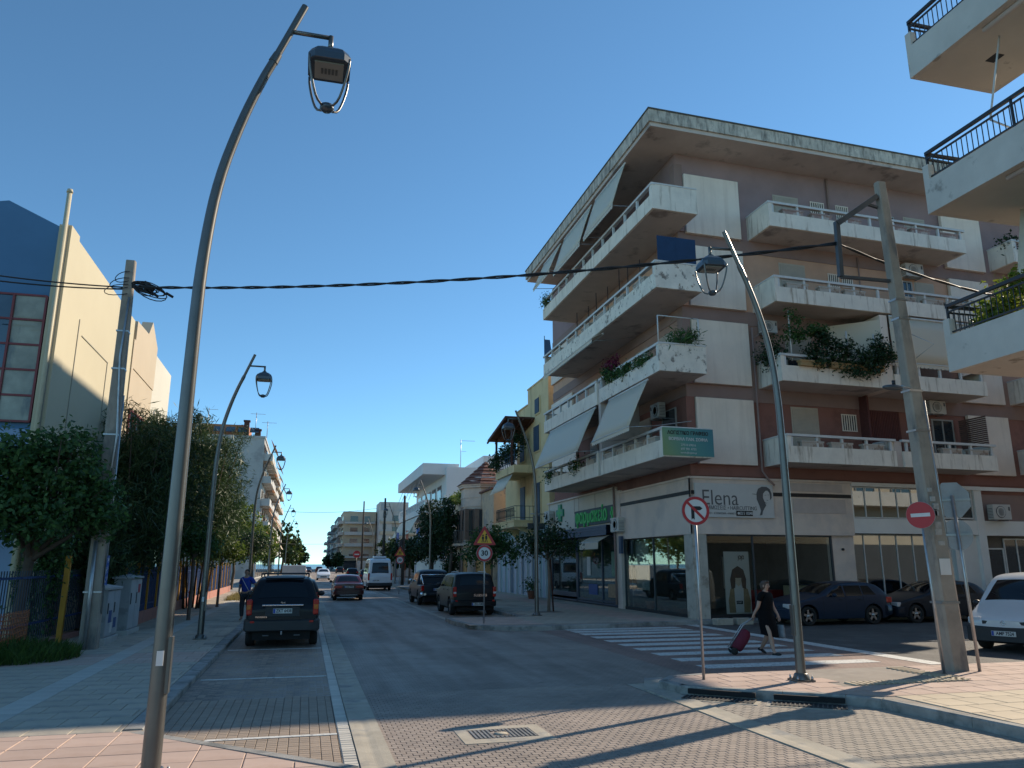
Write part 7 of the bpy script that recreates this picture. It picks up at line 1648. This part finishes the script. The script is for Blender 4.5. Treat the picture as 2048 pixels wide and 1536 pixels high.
# dry grass verge
n = 1600; m = MB(); vs = []; fs = []
for i in range(n):
    x = -4.2+1.0*RNG.random(); y = 46+8*RNG.random(); h = .1+.2*RNG.random(); o = len(vs); a2 = RNG.random()*6.28; vs += [(x-.02*cos(a2),y-.02*sin(a2),.1),(x+.02*cos(a2),y+.02*sin(a2),.1),(x+RNG.normal()*.06,y+RNG.normal()*.06,.1+h)]; fs.append((o,o+1,o+2))
m.add(vs, fs); gt = m.build('grass', leafmat('dry_grass', (.20,.17,.06), (.32,.27,.11)), None, loc=(-3.8,50,.1)); tag(gt, 'dry yellow grass strip along the far fence', 'grass', kind='stuff')

# ---------------------------------------------------------------- people
m_skin = M('skin', (.42,.25,.18), .55, var=.05); m_hairg = M('hair_greybrown', (.085,.055,.04), .7, var=.2, vs=30); m_dress = M('black_dress', (.004,.004,.005), .9, var=.1, spec=.2); m_shoe = M('black_shoe', (.012,.011,.011), .4)
def skin_mesh(V, E, Rd, sub=2):
    me = bpy.data.meshes.new('body'); me.from_pydata(V, E, []); o = bpy.data.objects.new('body', me); COL.objects.link(o)
    s_ = o.modifiers.new('skin', 'SKIN'); s_.use_smooth_shade = True
    for i, r in enumerate(Rd): me.skin_vertices[0].data[i].radius = (r, r) if not isinstance(r, tuple) else r
    me.skin_vertices[0].data[0].use_root = True
    u = o.modifiers.new('sub', 'SUBSURF'); u.levels = u.render_levels = sub
    bpy.context.view_layer.update(); out = bpy.data.meshes.new_from_object(o.evaluated_get(bpy.context.evaluated_depsgraph_get()))
    bpy.data.objects.remove(o); bpy.data.meshes.remove(me); return out
def skin_obj(name, V, E, Rd, mat, parent, sub=2):
    me = skin_mesh(V, E, Rd, sub); me.materials.clear(); me.materials.append(mat); return link(name, me, parent)
def head_bits(t, hx, hy, hz, hair, mat_hair):
    """face features on a head centred at (hx,hy,hz), looking along +Y"""
    m = MB(); m.sphere((hx,hy+.098,hz-.012), (.014,.022,.020), 8, 6); m.build('nose', m_skin, t)
    for sx in (-1,1):
        m = MB(); m.sphere((hx+sx*.032,hy+.083,hz+.012), (.013,.008,.008), 8, 6); m.build('eye', m_ink, t)
        m = MB(); m.sphere((hx+sx*.080,hy+.0,hz-.01), (.012,.022,.032), 8, 6); m.build('ear', m_skin, t)
    m = MB(); m.sphere((hx,hy+.086,hz-.048), (.024,.008,.006), 8, 6); m.build('mouth', M('lips', (.30,.10,.09), .5), t)
    m = MB()
    for c_, r_ in hair: m.sphere((hx+c_[0],hy+c_[1],hz+c_[2]), r_, 14, 10)
    m.build('hair', mat_hair, t)
def hand(V, E, Rd, wrist_i, w_, d, side, curl):
    """palm, four unequal curled fingers and a thumb rooted at the wrist vertex; d = hand direction"""
    d = Vector(d).normalized(); c_ = Vector(curl).normalized(); n_ = d.cross(c_).normalized()
    def add(p, r, j): V.append(tuple(p)); Rd.append(r); E.append((j, len(V)-1)); return len(V)-1
    w_ = Vector(w_); pm = add(w_+d*.045, .026, wrist_i)
    for k, ln in enumerate((.066,.074,.070,.056)):
        b = add(w_+d*.082+n_*(.026-.0175*k), .0098, pm); q = add(Vector(V[b])+d*ln*.5+c_*.012, .0088, b); add(Vector(V[q])+d*ln*.22+c_*ln*.42, .0075, q)
    b = add(w_+d*.035+n_*.034+c_*.008, .011, pm); add(Vector(V[b])+d*.034+n_*.012+c_*.018, .009, b)

# woman with a shopping trolley on the crossing; local +Y = walking direction
W_ = thing('person', 'person in a black dress crossing the zebra pulling a maroon shopping trolley', 'person', (0,0,0))
V = [(0,0,.90),(0,.01,1.05),(0,.03,1.22),(0,.02,1.36),(0,.03,1.43),(0,.05,1.50),(0,.045,1.57),(0,.04,1.60)]
E = [(0,1),(1,2),(2,3),(3,4),(4,5),(5,6),(6,7)]; Rd = [(.155,.125),(.14,.115),(.155,.12),(.085,.07),(.048,.048),(.062,.072),(.078,.092),(.066,.08)]
def limb(pts, rs, root):
    j = root
    for p, r in zip(pts, rs): V.append(p); Rd.append(r); E.append((j, len(V)-1)); j = len(V)-1
    return j
limb([(.095,.02,.84),(.10,.16,.48),(.095,.05+.13,.25),(.09,.22,.085),(.09,.25,.045),(.09,.36,.03)], [.10,.062,.058,.038,.04,.032], 0)
limb([(-.095,-.02,.84),(-.09,-.04,.47),(-.09,-.16,.26),(-.09,-.26,.12),(-.09,-.29,.07),(-.09,-.20,.03)], [.10,.062,.058,.038,.038,.032], 0)
j = limb([(.17,.01,1.325),(.225,-.03,1.07),(.25,-.16,.88)], [.058,.043,.030], 3); hand(V, E, Rd, j, V[j], (0,-.35,-1), 1, (-.6,-.5,-.1))
rw = V[j]
j = limb([(-.17,.01,1.325),(-.23,.03,1.07),(-.23,.16,.87)], [.058,.043,.030], 3); hand(V, E, Rd, j, V[j], (0,.3,-1), -1, (.7,.3,-.1))
lw = V[j]
skin_obj('body', V, E, Rd, m_skin, W_)
head_bits(W_, 0, .045, 1.545, [((0,-.025,.035),(.090,.098,.085)),((0,-.07,-.03),(.078,.06,.085)),((.055,-.03,-.01),(.035,.06,.07)),((-.055,-.03,-.01),(.035,.06,.07)),((0,.035,.085),(.07,.05,.03)),((0,-.10,.01),(.06,.05,.06))], m_hairg)
V = [(0,0,.92),(0,.01,1.06),(0,.03,1.22),(0,.02,1.335),(.10,.018,1.335),(.175,.012,1.325),(.205,-.01,1.18),(-.10,.018,1.335),(-.175,.012,1.325),(-.205,.018,1.18)]
skin_obj('dress_top', V, [(0,1),(1,2),(2,3),(3,4),(4,5),(5,6),(3,7),(7,8),(8,9)], [(.195,.165),(.185,.155),(.195,.16),(.11,.105),(.09,.09),(.078,.078),(.066,.066),(.09,.09),(.078,.078),(.066,.066)], m_dress, W_)
m = MB(); vs = []; fs = []; n = 20
for i, (z, a, b, oy) in enumerate(((1.0,.19,.155,0),(.90,.21,.175,0),(.78,.21,.19,.01),(.62,.185,.205,.03),(.46,.165,.22,.06),(.43,.165,.22,.06))):
    for k in range(n): th = 2*pi*k/n; w_ = 1+.04*sin(th*5+i); vs.append((a*cos(th)*w_, oy+b*sin(th)*w_, z-(.04*sin(th) if z < .5 else 0)))
for i in range(5):
    for k in range(n): fs.append((i*n+k, i*n+(k+1) % n, (i+1)*n+(k+1) % n, (i+1)*n+k))
m.add(vs, fs, 0, True); m.build('skirt', m_dress, W_)
for (x, y, z, tilt) in ((.09,.30,.035,0),(-.09,-.24,.055,-.5)):
    m = MB(); m.sphere((0,0,0), (.042,.125,.035), 12, 8); m.box(-.03,.03,-.115,-.06,-.04,0); o = m.build('shoe', m_shoe, W_); o.location = (x,y,z); o.rotation_euler = (tilt,0,0)
place(W_, (10.55,16.75,.006), RAD(-160))
Rm = Matrix.Rotation(RAD(-160),4,'Z'); toW = lambda p: Vector((10.55,16.75,.006))+(Rm @ Vector(p))
# trolley: handle end at her right hand, wheels behind
hp_ = toW((rw[0],rw[1]-.05,rw[2]-.09)); bk = toW((.62,-.52,.0)); ax = (hp_-bk); ax = Vector((hp_.x-bk.x,hp_.y-bk.y,hp_.z-.08)).normalized(); base = Vector((bk.x,bk.y,.08)); sd_ = Vector((0,0,1)).cross(ax).normalized(); nr = ax.cross(sd_)
T_ = thing('shopping_trolley', 'maroon fabric shopping trolley pulled across the zebra', 'shopping trolley', base)
Mx = Matrix((sd_, nr, ax)).transposed()
m = MB(); vs = []; secs = [(.06,.14,.10),(.11,.18,.13),(.36,.19,.145),(.50,.18,.12),(.57,.14,.07)]
for h, a, b in secs:
    for k in range(12): th = 2*pi*k/12; q = lambda c_: math.copysign(abs(c_)**.6, c_); vs.append(base+ax*h+sd_*a*q(cos(th))+nr*(b*q(sin(th))-.03))
m.add(vs, [(i*12+k, i*12+(k+1) % 12, (i+1)*12+(k+1) % 12, (i+1)*12+k) for i in range(4) for k in range(12)]+[tuple(range(12))[::-1], tuple(range(48,60))], 0, True); m.build('bag', M('trolley_maroon', (.14,.012,.03), .8, var=.15, vs=14), T_)
m = MB(); m.tube([base+sd_*.1+nr*.12,base+sd_*.1+ax*.6+nr*.12,hp_+sd_*.06,hp_-sd_*.06,base-sd_*.1+ax*.6+nr*.12,base-sd_*.1+nr*.12], .012, 6); m.tube([base+sd_*.17,base-sd_*.17], .01, 6); m.tube([base+nr*.1, base-nr*.1-ax*.02], .01, 6); m.build('frame', m_steel, T_)
for s_ in (-1,1): m = MB(); c_ = base+sd_*.18*s_; Rw = Matrix((nr, ax, sd_)).transposed(); mm = MB(); mm.lathe([(.02,-.015),(.08,-.015),(.08,.015),(.02,.015),(0,.015)], (0,0,0), 16, 'z'); m.add([c_+Rw @ Vector(p) for p in mm.v], mm.f, 0, True); m.build('wheel', m_tyre, T_)
# grey bag in her left hand
hb = toW((lw[0],lw[1]+.02,lw[2]-.09)); t = thing('carrier_bag', 'grey carrier bag held beside the black dress', 'bag', hb-Vector((0,0,.45)))
d_ = (Rm @ Vector((0,1,0))).normalized(); e_ = (Rm @ Vector((1,0,0))).normalized(); m = MB(); vs = []
for z, a, b in ((-.12,.12,.02),(-.2,.14,.05),(-.36,.15,.07),(-.42,.14,.06)):
    for k in range(12): th = 2*pi*k/12; vs.append(hb+Vector((0,0,z))+d_*a*cos(th)*(1+.05*sin(3*th))+e_*b*sin(th))
m.add(vs, [(i*12+k, i*12+(k+1) % 12, (i+1)*12+(k+1) % 12, (i+1)*12+k) for i in range(3) for k in range(12)]+[tuple(range(36,48))], 0, True); m.build('bag_body', M('bag_grey', (.17,.19,.21), .5, var=.2, vs=12), t)
m = MB(); m.tube([hb+d_*.08+Vector((0,0,-.13)),hb+Vector((0,0,.0)),hb-d_*.08+Vector((0,0,-.13))], .007, 5); m.build('handle', m_dark, t)
# man in a blue shirt beside the near SUV
P_ = thing('person', 'person in a blue shirt and dark trousers standing behind the near black SUV', 'person', (0,0,0))
V = [(0,0,.95),(0,.01,1.12),(0,.02,1.30),(0,.01,1.46),(0,.02,1.54),(0,.035,1.61),(0,.03,1.68),(0,.025,1.71)]; E = [(0,1),(1,2),(2,3),(3,4),(4,5),(5,6),(6,7)]; Rd = [(.15,.11),(.15,.115),(.17,.12),(.09,.07),(.05,.05),(.064,.074),(.08,.094),(.066,.08)]
limb([(.10,0,.88),(.11,.03,.50),(.11,-.02,.12),(.11,.0,.06),(.12,.12,.04)], [.095,.07,.045,.045,.035], 0); limb([(-.10,0,.88),(-.12,.0,.50),(-.13,-.05,.12),(-.13,-.04,.06),(-.14,.08,.04)], [.095,.07,.045,.045,.035], 0)
j = limb([(.19,0,1.42),(.27,-.06,1.14),(.22,.10,.98)], [.06,.045,.032], 3); hand(V, E, Rd, j, V[j], (-.5,.3,-.5), 1, (-.6,0,-.3)); j = limb([(-.19,0,1.42),(-.34,-.08,1.16),(-.20,.05,1.02)], [.06,.045,.032], 3); hand(V, E, Rd, j, V[j], (.6,.3,-.3), -1, (.4,0,-.4))
skin_obj('body', V, E, Rd, m_skin, P_)
head_bits(P_, 0, .03, 1.655, [((0,-.03,.04),(.088,.094,.075)),((0,-.06,-.01),(.07,.05,.06))], M('hair_dark', (.03,.022,.018), .7))
skin_obj('shirt', [(0,0,.93),(0,.01,1.12),(0,.02,1.30),(0,.01,1.43),(.10,.005,1.43),(.195,0,1.415),(.245,-.04,1.24),(-.10,.005,1.43),(-.195,0,1.415),(-.285,-.05,1.26)], [(0,1),(1,2),(2,3),(3,4),(4,5),(5,6),(3,7),(7,8),(8,9)], [(.185,.145),(.18,.14),(.195,.145),(.11,.10),(.09,.09),(.08,.08),(.072,.072),(.09,.09),(.08,.08),(.072,.072)], M('shirt_blue', (.018,.05,.32), .8, var=.12, vs=9), P_)
skin_obj('trousers', [(0,0,.95),(.10,0,.86),(.11,.03,.50),(.11,-.02,.12),(-.10,0,.86),(-.12,0,.50),(-.13,-.05,.12)], [(0,1),(1,2),(2,3),(0,4),(4,5),(5,6)], [(.17,.13),.115,.088,.07,.115,.088,.07], M('trousers_dark', (.03,.035,.045), .8, var=.1), P_)
m = MB(); m.tube([(.12,.13,1.44),(-.05,.165,1.2),(-.17,.13,1.0)], .012, 5); m.build('bag_strap', m_swhite, P_)
place(P_, (-2.02,30.0,.10), RAD(160))
